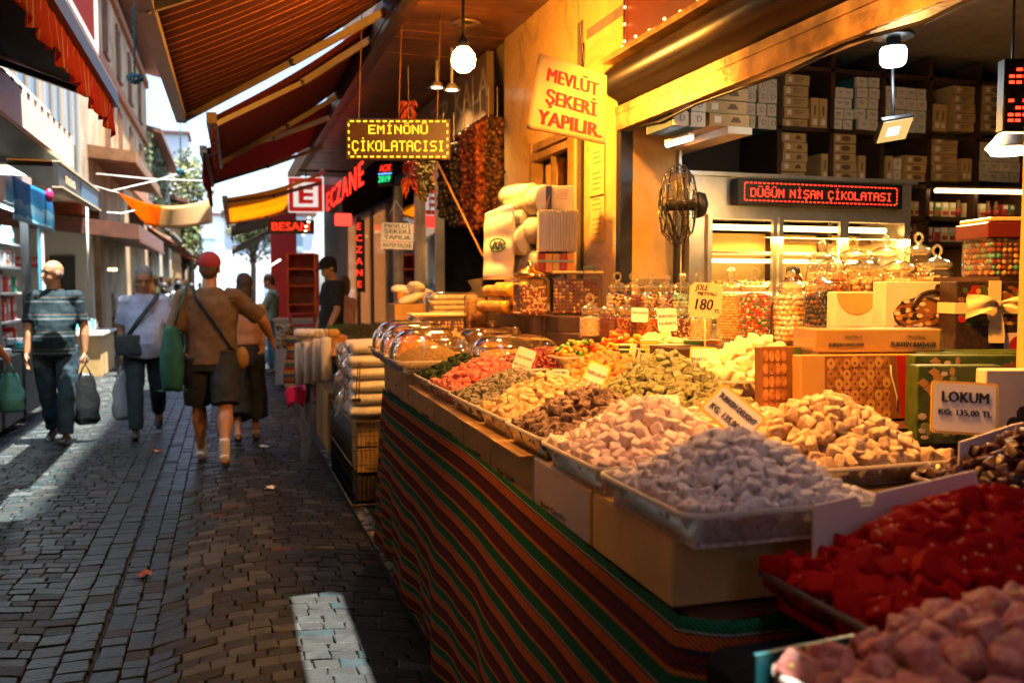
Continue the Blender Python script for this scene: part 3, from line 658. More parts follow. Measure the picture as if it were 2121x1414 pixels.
def kil(u, v):
    y = 5.02 - 3.68 * min(u / .82, 1); fold = v * v
    dz = v * .9
    if u <= .82:
        x = X_front(y) - .004 - .03 * v + fold * .024 * math.sin(y * 7 + 1) + fold * .012 * math.sin(y * 17) - .03 * math.sin(v * 3.1) * (1 if y < 4.8 else .3)
        z = TT + .012 - dz + .008 * math.sin(y * 2.2 + 1) * (1 - v) - .02 * max(0, (y - 4.2)) * (1 - v)
        s = y
    else:
        t = (u - .82) / .18; a = min(1, t / .22); x = X_front(1.34) - .02 + (t * .42) - .015 * math.sin(v * 3) * (1 - t)
        y = 1.34 - .055 * math.sin(a * math.pi / 2) - .02 * fold * math.sin(t * 12); z = TT + .012 - dz; s = 1.34 - t * .4
    return (x, y, z, s, .9 * v + .002 * math.sin(s * 5) + .05 - .008 * math.sin(s * 1.7 + .6))
me_src = MB(); me_src.use(KILIM); me_src.grid(kil, 130, 40)
o2 = me_src.build('tmp'); cl.data = o2.data; bpy.data.objects.remove(o2); cl.data.name = 'striped_cloth'
cl.modifiers.new('thickness', 'SOLIDIFY').thickness = .004
# riser of boards behind the front row
rs = thing('display_steps', 'stepped wooden display stand carrying the back rows of sweets and jars', 'display stand', (1.7, 3, TT))
for (x0, x1, y0, y1, z0, z1) in ((1.2, 1.66, 1.5, 4.6, TT, 1.075), (1.66, 2.9, 2.0, 3.0, TT, 1.135), (1.62, 2.9, 3.0, 4.5, TT, 1.29), (1.95, 3.1, 2.35, 3.0, 1.135, 1.30), (1.6, 2.0, 4.5, 5.6, .5, 1.37), (1.1, 1.6, 4.62, 6.0, .4, 1.2), (2.05, 3.1, 1.2, 2.0, .9, 1.1)):
    b = WB(rs).use(M_WOOD); b.box(((x0 + x1) / 2, (y0 + y1) / 2, (z0 + z1) / 2), (x1 - x0, y1 - y0, z1 - z0)); b.build('step', rs)
# low dark table at the near end
lt = thing('low_table', 'dark covered table at the near end holding the red and pink sweets', 'table', (1.2, .9, 0))
b = WB(lt).use(mat('black_cloth', (.012, .012, .014), .95, var=.3, vs=5, spec=.04)); b.rbox((1.48, .86, .47), (1.5, .82, .94), .02); b.build('table_cover', lt)
# ---------------- cardboard cartons along the edge, their writing in small blurred black type
ys = [1.375, 1.77, 2.19, 2.64, 3.01, 3.53, 3.95]
carton_words = ['in clear wrap', 'with a crushed corner', 'with a line of small black type', 'with one faint line of type', 'with heavy black type', 'with plain face']
clab = ['plain tan carton at the near corner of the stall under the lilac sweets', 'tan carton wrapped in shiny film under the white-pink sweets', 'tan carton with small black type under the dark brown sweets', 'tan carton with small black type under the cream sweets', 'tan carton with small black type under the grey sweets', 'tan carton under the pink sweets', ]
for i in range(6):
    y0, y1 = ys[i] + .006, ys[i + 1] - .006; xf = X_front((y0 + y1) / 2)
    c = (xf + .2, (y0 + y1) / 2, TT + .062); rz = -math.atan(.028)
    t = thing('carton', clab[i], 'carton', (c[0], c[1], TT + .002), 0, 'cartons along the stall edge')
    b = WB(t).use(M_CARD2 if i < 2 else M_CARD); b.rbox((c[0], c[1], TT + .064), (.4, y1 - y0, .122), .004, rz=rz)
    if i >= 2:
        b.box((c[0] - .05, c[1], TT + .1265), (.38, y1 - y0 + .01, .003), rz=rz)
    else: b.box((c[0], c[1], TT + .1262), (.395, (y1 - y0) * .97, .0025), rz=rz + .01)
    if i >= 1:
        b.use(M_INK); b.text('Best Quality Brand', .019, frame((xf - .0015 , (y0 + y1) / 2 + .02 - .02 * i % 2, TT + .022), (.028, -1, 0)), .03, width=(y1 - y0) * .62)
    b.build('carton_body', t)
    if i == 1:
        b = WB(t).use(clear('shrink_film', (.95, .93, .9), .12, .8, haze=.06)); b.rbox((c[0], c[1], TT + .064), (.408, y1 - y0 + .008, .13), .006, rz=rz); b.build('film', t)
for i, (y0, y1, lb) in enumerate(((3.95, 4.42, 'tan carton under the first clear food cover'), (4.42, 4.75, 'short tan carton under the second clear food cover'), (4.75, 5.02, 'tan carton at the far end of the stall'))):
    t = MB().use(M_CARD); xf = X_front(y0); t.rbox((xf + .22, (y0 + y1) / 2, TT + .09), (.42, y1 - y0 - .01, .17), .004); t.use(M_INK)
    t.text('Best', .018, frame((xf + .0085, (y0 + y1) / 2, TT + .06), (0, -1, 0)), .03)
    tag(t.build('carton'), lb, 'carton', 'cartons along the stall edge')
# ================================================= lokum: powdery cubes, heaps, trays
def lokum(name, col, powder=(.8, .72, .6), amt=.5, bump=.6, rough=.75, spec=.12):
    m, t, p = newmat(name); N = t.nodes; L = t.links; tc = N.new('ShaderNodeTexCoord'); oi = N.new('ShaderNodeObjectInfo')
    nz = N.new('ShaderNodeTexNoise'); nz.inputs['Scale'].default_value = 85; nz.inputs['Detail'].default_value = 6; nz.inputs['Roughness'].default_value = .7
    nz.noise_dimensions = '4D'; L.new(oi.outputs['Random'], nz.inputs['W'])
    L.new(tc.outputs['Object'], nz.inputs['Vector']); rp = N.new('ShaderNodeValToRGB')
    rp.color_ramp.elements[0].position = .62 - amt * .42; rp.color_ramp.elements[1].position = .80 - amt * .42
    rp.color_ramp.elements[0].color = lin(col); rp.color_ramp.elements[1].color = lin(tuple(c * .3 + d * .7 for c, d in zip(col, powder)))
    L.new(nz.outputs[0], rp.inputs[0]); L.new(rp.outputs[0], p.inputs['Base Color']); p.inputs['Roughness'].default_value = rough; p.inputs['Specular IOR Level'].default_value = spec
    p.inputs['Subsurface Weight'].default_value = .12; p.inputs['Subsurface Radius'].default_value = (.012, .008, .004)
    bp = N.new('ShaderNodeBump'); bp.inputs['Strength'].default_value = bump; bp.inputs['Distance'].default_value = .004
    L.new(nz.outputs[0], bp.inputs['Height']); L.new(bp.outputs[0], p.inputs['Normal']); MATS[name] = m; return m
def cube_variants(m, s, n=5, nut=None, squash=(.75, 1.1), jit=.13):
    out = []
    for i in range(n):
        d = [s * rnd.uniform(*squash) for _ in range(3)]; b = MB().use(m); b.rbox((0, 0, 0), d, s * .15, seg=2, jit=s * jit * .75)
        if nut:
            b.use(nut)
            for k in range(rnd.choice((0, 1, 1, 2))): b.ball((rnd.uniform(-.3, .3) * d[0], rnd.uniform(-.3, .3) * d[1], d[2] * .47), s * .1, 6)
            b.ball((d[0] * .46, rnd.uniform(-.2, .2) * d[1], 0), s * .1, 6)
        me = b.build('lokum'); dd = me.data; bpy.data.objects.remove(me); out.append(dd)
    return out
CUBES = []      # every candidate cube: (distance to the camera, variant mesh, matrix, heap index)
HEAPS = []
def heap(label, cat_name, cx, cy, z0, w, l, h, size, m, rz=0, nut=None, power=1.6, sp=.84, indiv=True, cube_label=None, squash=(.75, 1.1), core=None, jit=.13, peak=(0, 0)):
    """a mound of cubes over a w x l tray floor: h high in the middle"""
    vs = cube_variants(m, size, 5, nut, squash, jit); hi = len(HEAPS); pts = []
    rot = Matrix.Translation((cx, cy, 0)) @ Matrix.Rotation(rz, 4, 'Z')
    def H(u, v):
        u2, v2 = u - peak[0] * (1 - abs(u)), v - peak[1] * (1 - abs(v))
        r = (abs(u2) ** 2.6 + abs(v2) ** 2.6) ** (1 / 2.6); return h * max(0, 1 - r ** power)
    r2 = random.Random(hi * 13 + 5); tries = 0; sp_ = size * sp; gridc = {}
    while tries < 14000:
        tries += 1; u, v = r2.uniform(-1, 1), r2.uniform(-1, 1); x, y = u * w / 2, v * l / 2; z = H(u, v); 
        k = (int(x // sp_), int(y // sp_), int(z // sp_)); ok = True
        for a in (-1, 0, 1):
            for c in (-1, 0, 1):
                for e in (-1, 0, 1):
                    for q in gridc.get((k[0] + a, k[1] + c, k[2] + e), ()):
                        if (q[0] - x) ** 2 + (q[1] - y) ** 2 + (q[2] - z) ** 2 < sp_ * sp_: ok = False
        if ok: gridc.setdefault(k, []).append((x, y, z)); pts.append((x, y, z, 0))
    for x, y, z, _ in list(pts):   # a second layer peeping through the gaps
        pts.append((x + r2.uniform(-.5, .5) * size, y + r2.uniform(-.5, .5) * size, z - size * .55, 1))
    for x, y, z, ly in pts:
        x = max(-w / 2 + size * .3, min(w / 2 - size * .3, x)); y = max(-l / 2 + size * .3, min(l / 2 - size * .3, y))
        M = rot @ Matrix.Translation((x, y, z0 + z + size * .3 + r2.uniform(-.15, .2) * size)) @ Euler((r2.uniform(-.6, .6), r2.uniform(-.6, .6), r2.uniform(0, 6.28))).to_matrix().to_4x4()
        CUBES.append(((M.translation - CAM).length if ly == 0 and indiv else 99, r2.choice(vs), M, hi))
    cb = MB().use(core or m)
    cb.grid(lambda u, v: tuple((rot @ Vector(((u * 2 - 1) * w / 2 * .97, (v * 2 - 1) * l / 2 * .97, z0 + H(u * 2 - 1, v * 2 - 1) - size * .45)))), 12, 12)
    # the filled body of the tray below the mound
    q = [rot @ Vector((sx * w / 2 * .95, sy * l / 2 * .95, 0)) for sx, sy in ((-1, -1), (1, -1), (1, 1), (-1, 1))]
    cb.add([(p.x, p.y, z0 - .055) for p in q] + [(p.x, p.y, z0 - size * .1) for p in q], [(3, 2, 1, 0), (0, 1, 5, 4), (1, 2, 6, 5), (2, 3, 7, 6), (3, 0, 4, 7)])
    HEAPS.append(dict(label=label, cat=cat_name, cube=cube_label, mb=cb)); return hi
FROST = clear('frosted_plastic', (.9, .9, .88), .25, 1.4, haze=.3, hcol=(.75, .73, .7))
def tray(label, cx, cy, zr, w, l, h=.062, rz=0, m=None, name='plastic_tray', rim=.012):
    """open tray whose rim stands at height zr"""
    t = thing(name, label, 'tray', (cx, cy, zr - h), rz, 'plastic trays of sweets'); m = m or FROST
    def ring(k, z, r=.035):
        out = []
        for sx, sy, a0 in ((1, 1, 0), (-1, 1, 90), (-1, -1, 180), (1, -1, 270)):
            for i in range(5):
                a = R(a0 + i * 22.5); out.append((sx * (w / 2 * k - r) + r * math.cos(a), sy * (l / 2 * k - r) + r * math.sin(a), z))
        return out
    b = MB().use(m); rings = [ring(.86, 0), ring(.90, .004), ring(.985, h - .006)]
    n = 20; vs = [p for r_ in rings for p in r_]
    b.add(vs, [tuple(range(n))] + [(i * n + j, i * n + (j + 1) % n, (i + 1) * n + (j + 1) % n, (i + 1) * n + j) for i in range(2) for j in range(n)], True); b.build('tray_wall', t)
    b = MB().use(mat('milky_rim', (.34, .31, .27), .5, trans=0, var=.08, vs=20)) if m == FROST else MB().use(m)
    pr = [ring(.985, h - .006), ring(1.0, h), ring(1.03, h), ring(1.035, h - .008)]; vs = [p for r_ in pr for p in r_]
    b.add(vs, [(i * n + j, i * n + (j + 1) % n, (i + 1) * n + (j + 1) % n, (i + 1) * n + j) for i in range(3) for j in range(n)], True)
    b.build('rim', t); return t
LOKUM_CREAM = (.78, .66, .48)
K = dict(lilac=lokum('lokum_lilac', (.25, .20, .20), (.84, .78, .72), .66), whitepink=lokum('lokum_white_pink', (.58, .38, .32), (.84, .74, .66), .6), brown=lokum('lokum_brown', (.095, .052, .038), (.42, .34, .3), .42),
         tan=lokum('lokum_tan', (.42, .26, .10), (.7, .56, .38), .5), grey=lokum('lokum_grey', (.09, .085, .06), (.4, .36, .3), .45), pink=lokum('lokum_pink', (.45, .085, .065), (.7, .38, .3), .42),
         green=lokum('lokum_dark_green', (.016, .035, .012), (.06, .08, .035), .25), cream=lokum('lokum_cream', (.36, .22, .10), (.7, .58, .42), .55), orange=lokum('lokum_orange_tan', (.42, .18, .035), (.66, .45, .22), .4),
         olive=lokum('lokum_olive_green', (.12, .13, .045), (.46, .46, .28), .5), rose=lokum('lokum_pale_rose', (.55, .22, .15), (.85, .7, .6), .5), yellow=lokum('lokum_cream_yellow', (.74, .58, .26), (.85, .76, .52), .5),
         red=lokum('lokum_red', (.3, .004, .003), (.38, .01, .006), .12, rough=.7, spec=.05), pist=lokum('lokum_pink_pistachio', (.34, .10, .08), (.55, .32, .27), .42), white=lokum('lokum_ivory', (.82, .72, .42), (.88, .82, .6), .4))
PISTA = mat('pistachio_bit', (.42, .38, .04), .6); ALM = mat('nut_bit', (.6, .25, .08), .5)
# front row, near to far: (y0, y1, rim z, flavour, heap height, words)
rowA = [(1.30, 1.69, 1.146, 'lilac', .10, 'lilac grey', .027), (1.70, 2.08, 1.146, 'whitepink', .115, 'translucent white-pink', .028), (2.09, 2.42, 1.146, 'brown', .10, 'dark brown', .029), (2.43, 2.76, 1.146, 'tan', .105, 'pale tan', .030),
        (2.77, 3.18, 1.14, 'grey', .085, 'grey', .031), (3.19, 3.58, 1.14, 'pink', .10, 'bright pink', .031), (3.59, 3.92, 1.14, 'green', .085, 'black-green', .031)]
for y0, y1, zr, k, hh, wd, sz in rowA:
    yc = (y0 + y1) / 2; xf = X_front(yc); wx = .40
    tray(f'milky clear tray holding the {wd} lokum at the stall edge', xf + wx / 2 - .015, yc, zr, wx, y1 - y0 - .012, .062)
    heap(f'rest of the heap of {wd} lokum in its tray', 'lokum', xf + wx / 2 - .015, yc, zr - .012, wx - .03, y1 - y0 - .04, hh, sz, K[k], cube_label=f'{wd} lokum cube dusted with sugar in the tray at the stall edge', power=1.5, jit=.1, squash=(.82, 1.06))
# second row
rowB = [(1.18, 1.63, 1.64, 2.06, 1.125, 'cream', .125, 'cream beige', .032), (1.17, 1.6, 2.08, 2.42, 1.13, 'rose', .05, 'pale rose', .03), (1.18, 1.62, 2.44, 2.92, 1.15, 'olive', .15, 'olive green', .032), (1.18, 1.62, 2.94, 3.4, 1.15, 'orange', .115, 'orange tan', .03)]
for x0, x1, y0, y1, zr, k, hh, wd, sz in rowB:
    tray(f'clear tray under the {wd} lokum in the second row', (x0 + x1) / 2, (y0 + y1) / 2, zr, x1 - x0 - .01, y1 - y0 - .01, .05)
    heap(f'rest of the heap of {wd} lokum in its tray', 'lokum', (x0 + x1) / 2, (y0 + y1) / 2, zr - .01, x1 - x0 - .04, y1 - y0 - .04, hh, sz, K[k], cube_label=f'{wd} lokum cube dusted with sugar in the second row', power=1.5, squash=(.7, 1.2), jit=.18)
c = pd(1380, 745, 3.85); tray('clear yellow-lit tray of pale yellow lokum under the RAHAT LOKUM card', c.x - .03, c.y, 1.215, .36, .3, .07); heap('heap of pale yellow lokum under the RAHAT LOKUM card', 'lokum', c.x - .03, c.y, 1.2, .34, .28, .09, .05, K['yellow'], indiv=False, squash=(.7, 1.2))
c = pd(1560, 745, 3.3); tray('clear tray of ivory lokum beside the upright baklava packs', c.x, c.y, 1.2, .4, .34, .07); heap('heap of ivory lokum beside the upright baklava packs', 'lokum', c.x, c.y, 1.19, .38, .32, .12, .05, K['white'], indiv=False, squash=(.6, 1.3))
DRIED = mat('dried_barberry', (.16, .012, .008), .45, var=.6, vs=60)
c = pd(1150, 752, 3.9); tray('clear tray of dark red dried berries behind the pink lokum', c.x, c.y + .06, 1.19, .5, .5, .05); heap('heap of dark red dried berries', 'dried fruit', c.x, c.y + .06, 1.185, .48, .48, .06, .018, DRIED, indiv=False, sp=.95, squash=(.6, 1.4))
# near end: red and pink
tray('dark shallow tray full of red lokum at the near end', 1.16, 1.13, 1.045, .6, .36, .06, m=mat('dark_tray', (.05, .02, .02), .4)); heap('rest of the heap of red lokum in the dark tray', 'lokum', 1.16, 1.13, 1.03, .57, .34, .125, .038, K['red'], nut=ALM, cube_label='glossy red rose lokum piece with nut bits in the dark tray', squash=(.7, 1.25), jit=.16, sp=.8, peak=(.15, .3))
tray('clear tray of pink pistachio lokum at the near end', .975, .80, 1.035, .58, .42, .06, rz=.1); heap('rest of the heap of pink pistachio lokum', 'lokum', .975, .80, 1.025, .57, .40, .085, .039, K['pist'], rz=.1, nut=PISTA, cube_label='pink lokum cube with pistachio bits in the tray at the near end', squash=(.85, 1.05), jit=.08, power=2.2)
tag(MB().use(mat('teal_plastic', (.006, .07, .085), .4)).box((.735, 1.0, 1.015), (.17, .006, .06), rz=.1).build('plastic_board'), 'teal plastic board standing behind the pink pistachio lokum', 'board')
tray('dark carton tray of dark red dates at the near end', 1.58, 1.36, 1.13, .42, .34, .06, m=mat('dark_tray', (.05, .02, .02), .4)); DAT = mat('dark_date', (.035, .006, .004), .35, var=.5, vs=40); heap('heap of dark red stuffed dates', 'dates', 1.6, 1.38, 1.12, .4, .32, .11, .028, DAT, indiv=False, squash=(.7, 1.3))
CARDW = mat('white_card', (.62, .56, .48), .7, var=.06)
a, bq = pd(1683, 1055, 1.50), pd(1990, 1010, 1.62)
t = MB().use(CARDW); t.prism([(0, -.1), (0, .028), (.09, .036), (.1, .018), (.125, .018), (.135, .038), (.36, .06), (.42, -.07)], .004, frame(Vector((a.x, a.y, a.z - .02)), (bq.x - a.x, bq.y - a.y, 0))); tag(t.build('white_card'), 'white card with a notch standing behind the red lokum', 'card')
a, bq = pd(1985, 915, 1.85), pd(2118, 885, 1.9)
t = MB().use(CARDW); t.prism([(0, -.1), (0, .0), (.14, .03), (.3, .05), (.3, -.1)], .004, frame(a, (bq.x - a.x, bq.y - a.y, 0))); tag(t.build('white_card'), 'plain white card standing before the dark dates', 'card')
# hand the cubes out: the 300 nearest become things of their own, the others stay in their heap
CUBES.sort(key=lambda q: q[0])
for i, (d, me, M, hi) in enumerate(CUBES):
    h = HEAPS[hi]
    if i < 300 and d < 90:
        o = bpy.data.objects.new('lokum_cube', me); COL.objects.link(o); o.matrix_world = M; tag(o, h['cube'], 'lokum', h['cube'].replace('cube', 'cubes').replace('piece', 'pieces'))
    else:
        h['mb'].use(me.materials[0]); mb = h['mb']; b0 = len(mb.f)
        vs = [M @ v.co for v in me.vertices]; off = len(mb.v); mb.v.extend([tuple(v) for v in vs])
        for mt in me.materials: mb.use(mt)
        for p in me.polygons:
            mb.f.append([off + k for k in p.vertices]); mb.mi.append(mb.mats.index(me.materials[p.material_index])); mb.sm.append(p.use_smooth)
for h in HEAPS:
    o = h['mb'].build(('lokum' if h['cat'] == 'lokum' else h['cat'].replace(' ', '_')) + '_heap'); tag(o, h['label'], h['cat'], None, 'stuff')
# ================================================= cards with writing
M_SIGNY = mat('yellow_edge', (.75, .48, .04), .4)
M_SIGNW = mat('sign_white', (.72, .68, .6), .45, var=.04)
def card(label, ctr, w, h, xdir, tilt, lines, edge=M_SIGNY, face=M_SIGNW, ink=M_INK, roll=0, border=.006, chamfer=0, cat='price card', name='price_card', grp='price cards stuck in the sweets', shear=0):
    t = thing(name, label, cat, ctr, 0, grp); x = Vector(xdir).normalized()
    up = (Vector((0, 0, 1)) * math.cos(tilt) + Vector((0, 0, 1)).cross(x) * math.sin(tilt)).normalized()
    M = Matrix.Translation(-Vector(ctr)) @ frame(ctr, x, up) @ Matrix.Rotation(roll, 4, 'Z')
    W, Hh, c = w / 2, h / 2, chamfer or .006
    out = [(-W + c, -Hh), (W - c, -Hh), (W, -Hh + c), (W, Hh - c), (W - c, Hh), (-W + c, Hh), (-W, Hh - c), (-W, -Hh + c)]
    b = MB().use(edge); b.prism(out, .004, M @ Matrix.Translation((0, 0, -.004)))
    if border:
        k = border; b.use(face); W -= k; Hh -= k; out = [(-W + c, -Hh), (W - c, -Hh), (W, -Hh + c), (W, Hh - c), (W - c, Hh), (-W + c, Hh), (-W, Hh - c), (-W, -Hh + c)]; b.prism(out, .0008, M)
    b.build('plate', t)
    b = MB().use(ink)
    for txt, size, x0, y0, wd in lines: b.text(txt, size, M @ Matrix.Translation((x0, y0, .0015)), .03 if size > .018 else .012, width=wd, shear=shear)
    b.build('lettering', t); return t
def xd(deg): return (math.cos(R(deg)), math.sin(R(deg)), 0)
card('white LOKUM 135,00 TL card with yellow edge behind the cream lokum', pd(1998, 845, 2.12), .152, .125, xd(-24), .15, [('LOKUM', .036, 0, .024, .105), ('LOKUM', .036, .001, .0242, .105), ('KG: 135,00 TL', .02, .0, -.012, .12)], roll=-.05)
card('tilted TURKISH DELIGHT card over the lilac lokum, cut off by the heap', pd(1518, 856, 2.05), .13, .085, xd(-30), .45, [('TURKISH DELIGHT', .02, .0, .015, .105), ('KG: 135,00', .022, -.01, -.018, .08)], roll=-.72)
card('TAZE LOKUM 135,00 TL card between the tan and orange heaps', pd(1232, 782, 2.85), .075, .1, xd(-30), .3, [('TAZE LOKUM', .015, 0, .012, .062), ('KG: 135,00 TL', .014, 0, -.02, .062)], roll=-.36)
card('TÜM LOKUMLAR card on the pink lokum by the dried berries', pd(1085, 745, 3.4), .072, .09, xd(-28), .25, [('TÜM LOKUMLAR', .013, 0, .008, .063), ('KG: 135,00 TL', .012, 0, -.024, .06)], edge=M_SIGNW, roll=-.32)
card('RAHAT LOKUM card in front of the pale yellow lokum', pd(1457, 742, 3.3), .1, .085, xd(-20), .2, [('RAHAT LOKUM', .019, 0, -.005, .088), ('KG: 1', .016, -.03, -.032, .03)], roll=-.05)
card('card reading OKUM turned sideways before the fruit jelly', pd(1320, 735, 3.5), .075, .085, xd(38), .45, [('LOKUM', .018, -.003, .006, .06), ('0,00 TL', .015, .004, -.02, .05)], roll=.62, face=mat('sign_yellowed', (.62, .5, .28), .5))
card('small LOKUMU label half sunk in the orange tan lokum', pd(1160, 772, 3.0), .06, .025, xd(-25), .2, [('LOKUMU', .016, 0, 0, .045)], edge=M_SIGNW, ink=M_BLUEINK, border=0)
card('small REYİN label lying behind the white-pink lokum', pd(1375, 828, 2.45), .085, .03, xd(-16), .5, [('REYİN', .018, -.008, 0, .045)], edge=M_SIGNW, ink=M_BLUEINK, border=0)
t = card('big handwritten JÖLE MEYVALI 180 TL card on a stick', pd(1462, 622, 3.45), .13, .135, xd(-14), 0, [('JÖLE', .03, -.02, .048, .05), ('MEYVALI', .02, .002, .025, .075), ('180', .06, -.012, -.018, .07), ('TL', .02, .045, -.04, .022)], edge=mat('sign_yellowed', (.62, .5, .28), .5), border=0, chamfer=.018, roll=-.06, shear=.15)
b = MB().use(M_CREAM); b.tube([(.0, .004, -.06), (.003, .004, -.26)], .004, 6); b.build('stick', t)
card('JELLY & JÖLE card above the mixed gummies', pd(1325, 652, 3.95), .075, .065, xd(-16), .25, [('JELLY & JÖLE', .012, 0, .01, .065)], edge=M_SIGNW, border=0, roll=-.05)
card('JELİBON JELLY 200,00 TL card beside the small jars', pd(1382, 662, 3.85), .085, .1, xd(-14), .2, [('JELİBON JELLY', .014, 0, .016, .074), ('KG: 200,00 TL', .013, 0, -.016, .074)], edge=M_SIGNW, border=0, roll=.04)
# ================================================= clear food covers with spices
DOME = clear('clear_acrylic', (.97, .93, .85), .06, 1.6, haze=.05, hcol=(.85, .75, .55))
SP = [mat('spice_ochre', (.45, .22, .04), .9, var=.25, vs=60, bump=.6, bs=150), mat('spice_orange', (.55, .14, .02), .9, var=.25, vs=60, bump=.6, bs=150), mat('spice_olive', (.2, .13, .035), .9, var=.4, vs=90, bump=.8, bs=180), mat('spice_mixed', (.5, .22, .07), .8, var=.7, vs=70, bump=.8, bs=120)]
def dome(ctr, w, l, h, rz, k, lab, knob=True):
    tray(f'clear tray of spice beneath {lab}', ctr.x, ctr.y, ctr.z, w, l, .06, rz)
    Mr = Matrix.Translation(ctr) @ Matrix.Rotation(rz, 4, 'Z')
    b = MB().use(SP[k]); b.grid(lambda u, v: tuple(Mr @ Vector(((u - .5) * w * .92, (v - .5) * l * .92, -.02 + .55 * h * max(0, 1 - (abs(u * 2 - 1) ** 2.2 + abs(v * 2 - 1) ** 2.2)) + .006 * math.sin(u * 40) * math.sin(v * 37)))), 24, 24)
    tag(b.build('spice_heap'), f'{["ochre","orange","olive","mixed"][k]} spice heaped under {lab}', 'spice', None, 'stuff')
    t = thing('food_cover', lab, 'food cover', ctr, rz, 'clear food covers over the spices')
    b = MB().use(DOME)
    def f(u, v):
        a = u * math.pi / 2; q = -v * 2 * math.pi; e = lambda c, p: math.copysign(abs(c) ** p, c); r = math.cos(a) ** .55
        return (w / 2 * r * e(math.cos(q), .6), l / 2 * r * e(math.sin(q), .6), h * math.sin(a) ** 1.0)
    b.grid(f, 10, 36); b.grid(lambda u, v: tuple(Vector(f(0, v)) * (1 + .05 * u)), 1, 36); b.build('shell', t)
    b = MB().use(DOME); b.lathe([(.008, h - .002), (.01, h + .012), (.022, h + .022), (.018, h + .03), (0, h + .032)], n=12); b.build('knob', t)
    b = MB().use(DOME); b.tube([(-w * .47 + .02 * math.sin(q / 10 * math.pi), -.05 + .01 * q, .02 + .05 * math.sin(q / 10 * math.pi)) for q in range(11)], .004, 6); b.build('handle', t)
def lift(p, z): p.z = z; return p
dome(lift(pd(890, 752, 4.2), 1.195), .37, .38, .14, 0, 2, 'clear dome cover nearest the black-green lokum')
dome(lift(pd(864, 738, 4.58), 1.195), .37, .36, .15, 0, 0, 'clear dome cover in the middle of the front three')
dome(lift(pd(842, 726, 4.93), 1.195), .37, .34, .15, 0, 1, 'clear dome cover at the far end of the stall edge')
dome(pd(1068, 748, 4.45), .46, .4, .14, 0, 3, 'clear dome cover behind the pink lokum')
dome(pd(1020, 732, 4.95), .46, .4, .15, 0, 3, 'second clear dome cover tucked behind the pink lokum')
# ================================================= jars of sweets
JGL = clear('jar_glass', (.98, .95, .88), .03, 1.4, haze=.03, hcol=(.9, .8, .6))
def candy_mesh(r, h, s, cols, stretch=1.0, seed=1, top=.015):
    b = MB(); rr = random.Random(seed); ms = [mat('candy_%s' % n, c, .35, spec=.5) for n, c in cols]
    b.use(ms[0]); b.lathe([(r - s * .5, .006), (r - s * .5, h - s)], n=16)
    rows = max(2, int(h / (s * .86))); per = max(6, int(2 * math.pi * r / (s * .98)))
    def one(p):
        b.use(rr.choice(ms)); Mr = Euler((rr.uniform(0, 6), rr.uniform(0, 6), rr.uniform(0, 6))).to_matrix()
        b.ball(p, (s * .5 * stretch, s * .5, s * .46), 7 if s > .012 else 5, Mr)
    for i in range(rows):
        for j in range(per):
            a = (j + .5 * (i % 2) + rr.uniform(-.2, .2)) / per * 2 * math.pi; q = r - s * .45
            if math.sin(a) > .5: continue          # the far side is hidden by the filling itself
            one((q * math.cos(a), q * math.sin(a), .008 + (i + .5) * h / rows + rr.uniform(-.1, .1) * s))
    n = int((r / s) ** 2 * 3)
    for i in range(n):
        a = rr.uniform(0, 6.28); q = r * math.sqrt(rr.random()) * .92; one((q * math.cos(a), q * math.sin(a), h + top * (1 - q / r) + rr.uniform(-.2, .2) * s))
    o = b.build('filling'); d = o.data; bpy.data.objects.remove(o); return d
C = dict(cream=(.72, .5, .22), white=(.8, .74, .6), red=(.5, .03, .02), green=(.05, .2, .08), orange=(.7, .25, .04), pastel=(.55, .62, .5), blue=(.06, .35, .42), yellow=(.75, .5, .1), black=(.02, .018, .018), brown=(.14, .05, .02), dred=(.25, .03, .02), gold=(.6, .36, .1))
FILL = {}
def filling(key, r, h):
    k = (key, round(r, 3), round(h, 3))
    if k in FILL: return FILL[k]
    P = {'chick': (.013, ['cream', 'gold'], 1), 'mix': (.012, ['red', 'white', 'green', 'orange', 'red'], 1.2), 'dragee': (.021, ['white', 'pastel', 'orange', 'cream', 'pastel'], 1.35), 'olive': (.02, ['black', 'black', 'brown'], 1.3),
         'beads': (.008, ['cream', 'white'], 1), 'seed': (.008, ['brown', 'dred'], 1), 'redseed': (.009, ['dred', 'red', 'gold'], 1), 'orange': (.009, ['orange', 'red', 'gold'], 1), 'choc': (.01, ['brown', 'dred', 'white'], 1), 'blue': (.022, ['blue', 'blue', 'pastel'], 1.3), 'nuts': (.02, ['gold', 'cream', 'brown'], 1.2), 'pearl': (.009, ['yellow', 'cream', 'white'], 1), 'foil': (.022, ['dred', 'gold', 'blue', 'brown', 'green'], 1.2)}[key]
    FILL[k] = candy_mesh(r, h, P[0], [(n, C[n]) for n in P[1]], P[2], len(FILL) + 3); return FILL[k]
WORDS = {'chick': 'cream chickpea sweets', 'mix': 'bright star candies', 'dragee': 'pastel almond dragees', 'olive': 'shiny black dragees', 'beads': 'tiny cream beads', 'seed': 'dark brown seeds', 'redseed': 'dark red beads', 'orange': 'orange beads', 'choc': 'chocolate pearls', 'blue': 'blue dragees', 'nuts': 'mixed nuts', 'pearl': 'pale yellow pearls', 'foil': 'foil-wrapped chocolates'}
GLS = {}
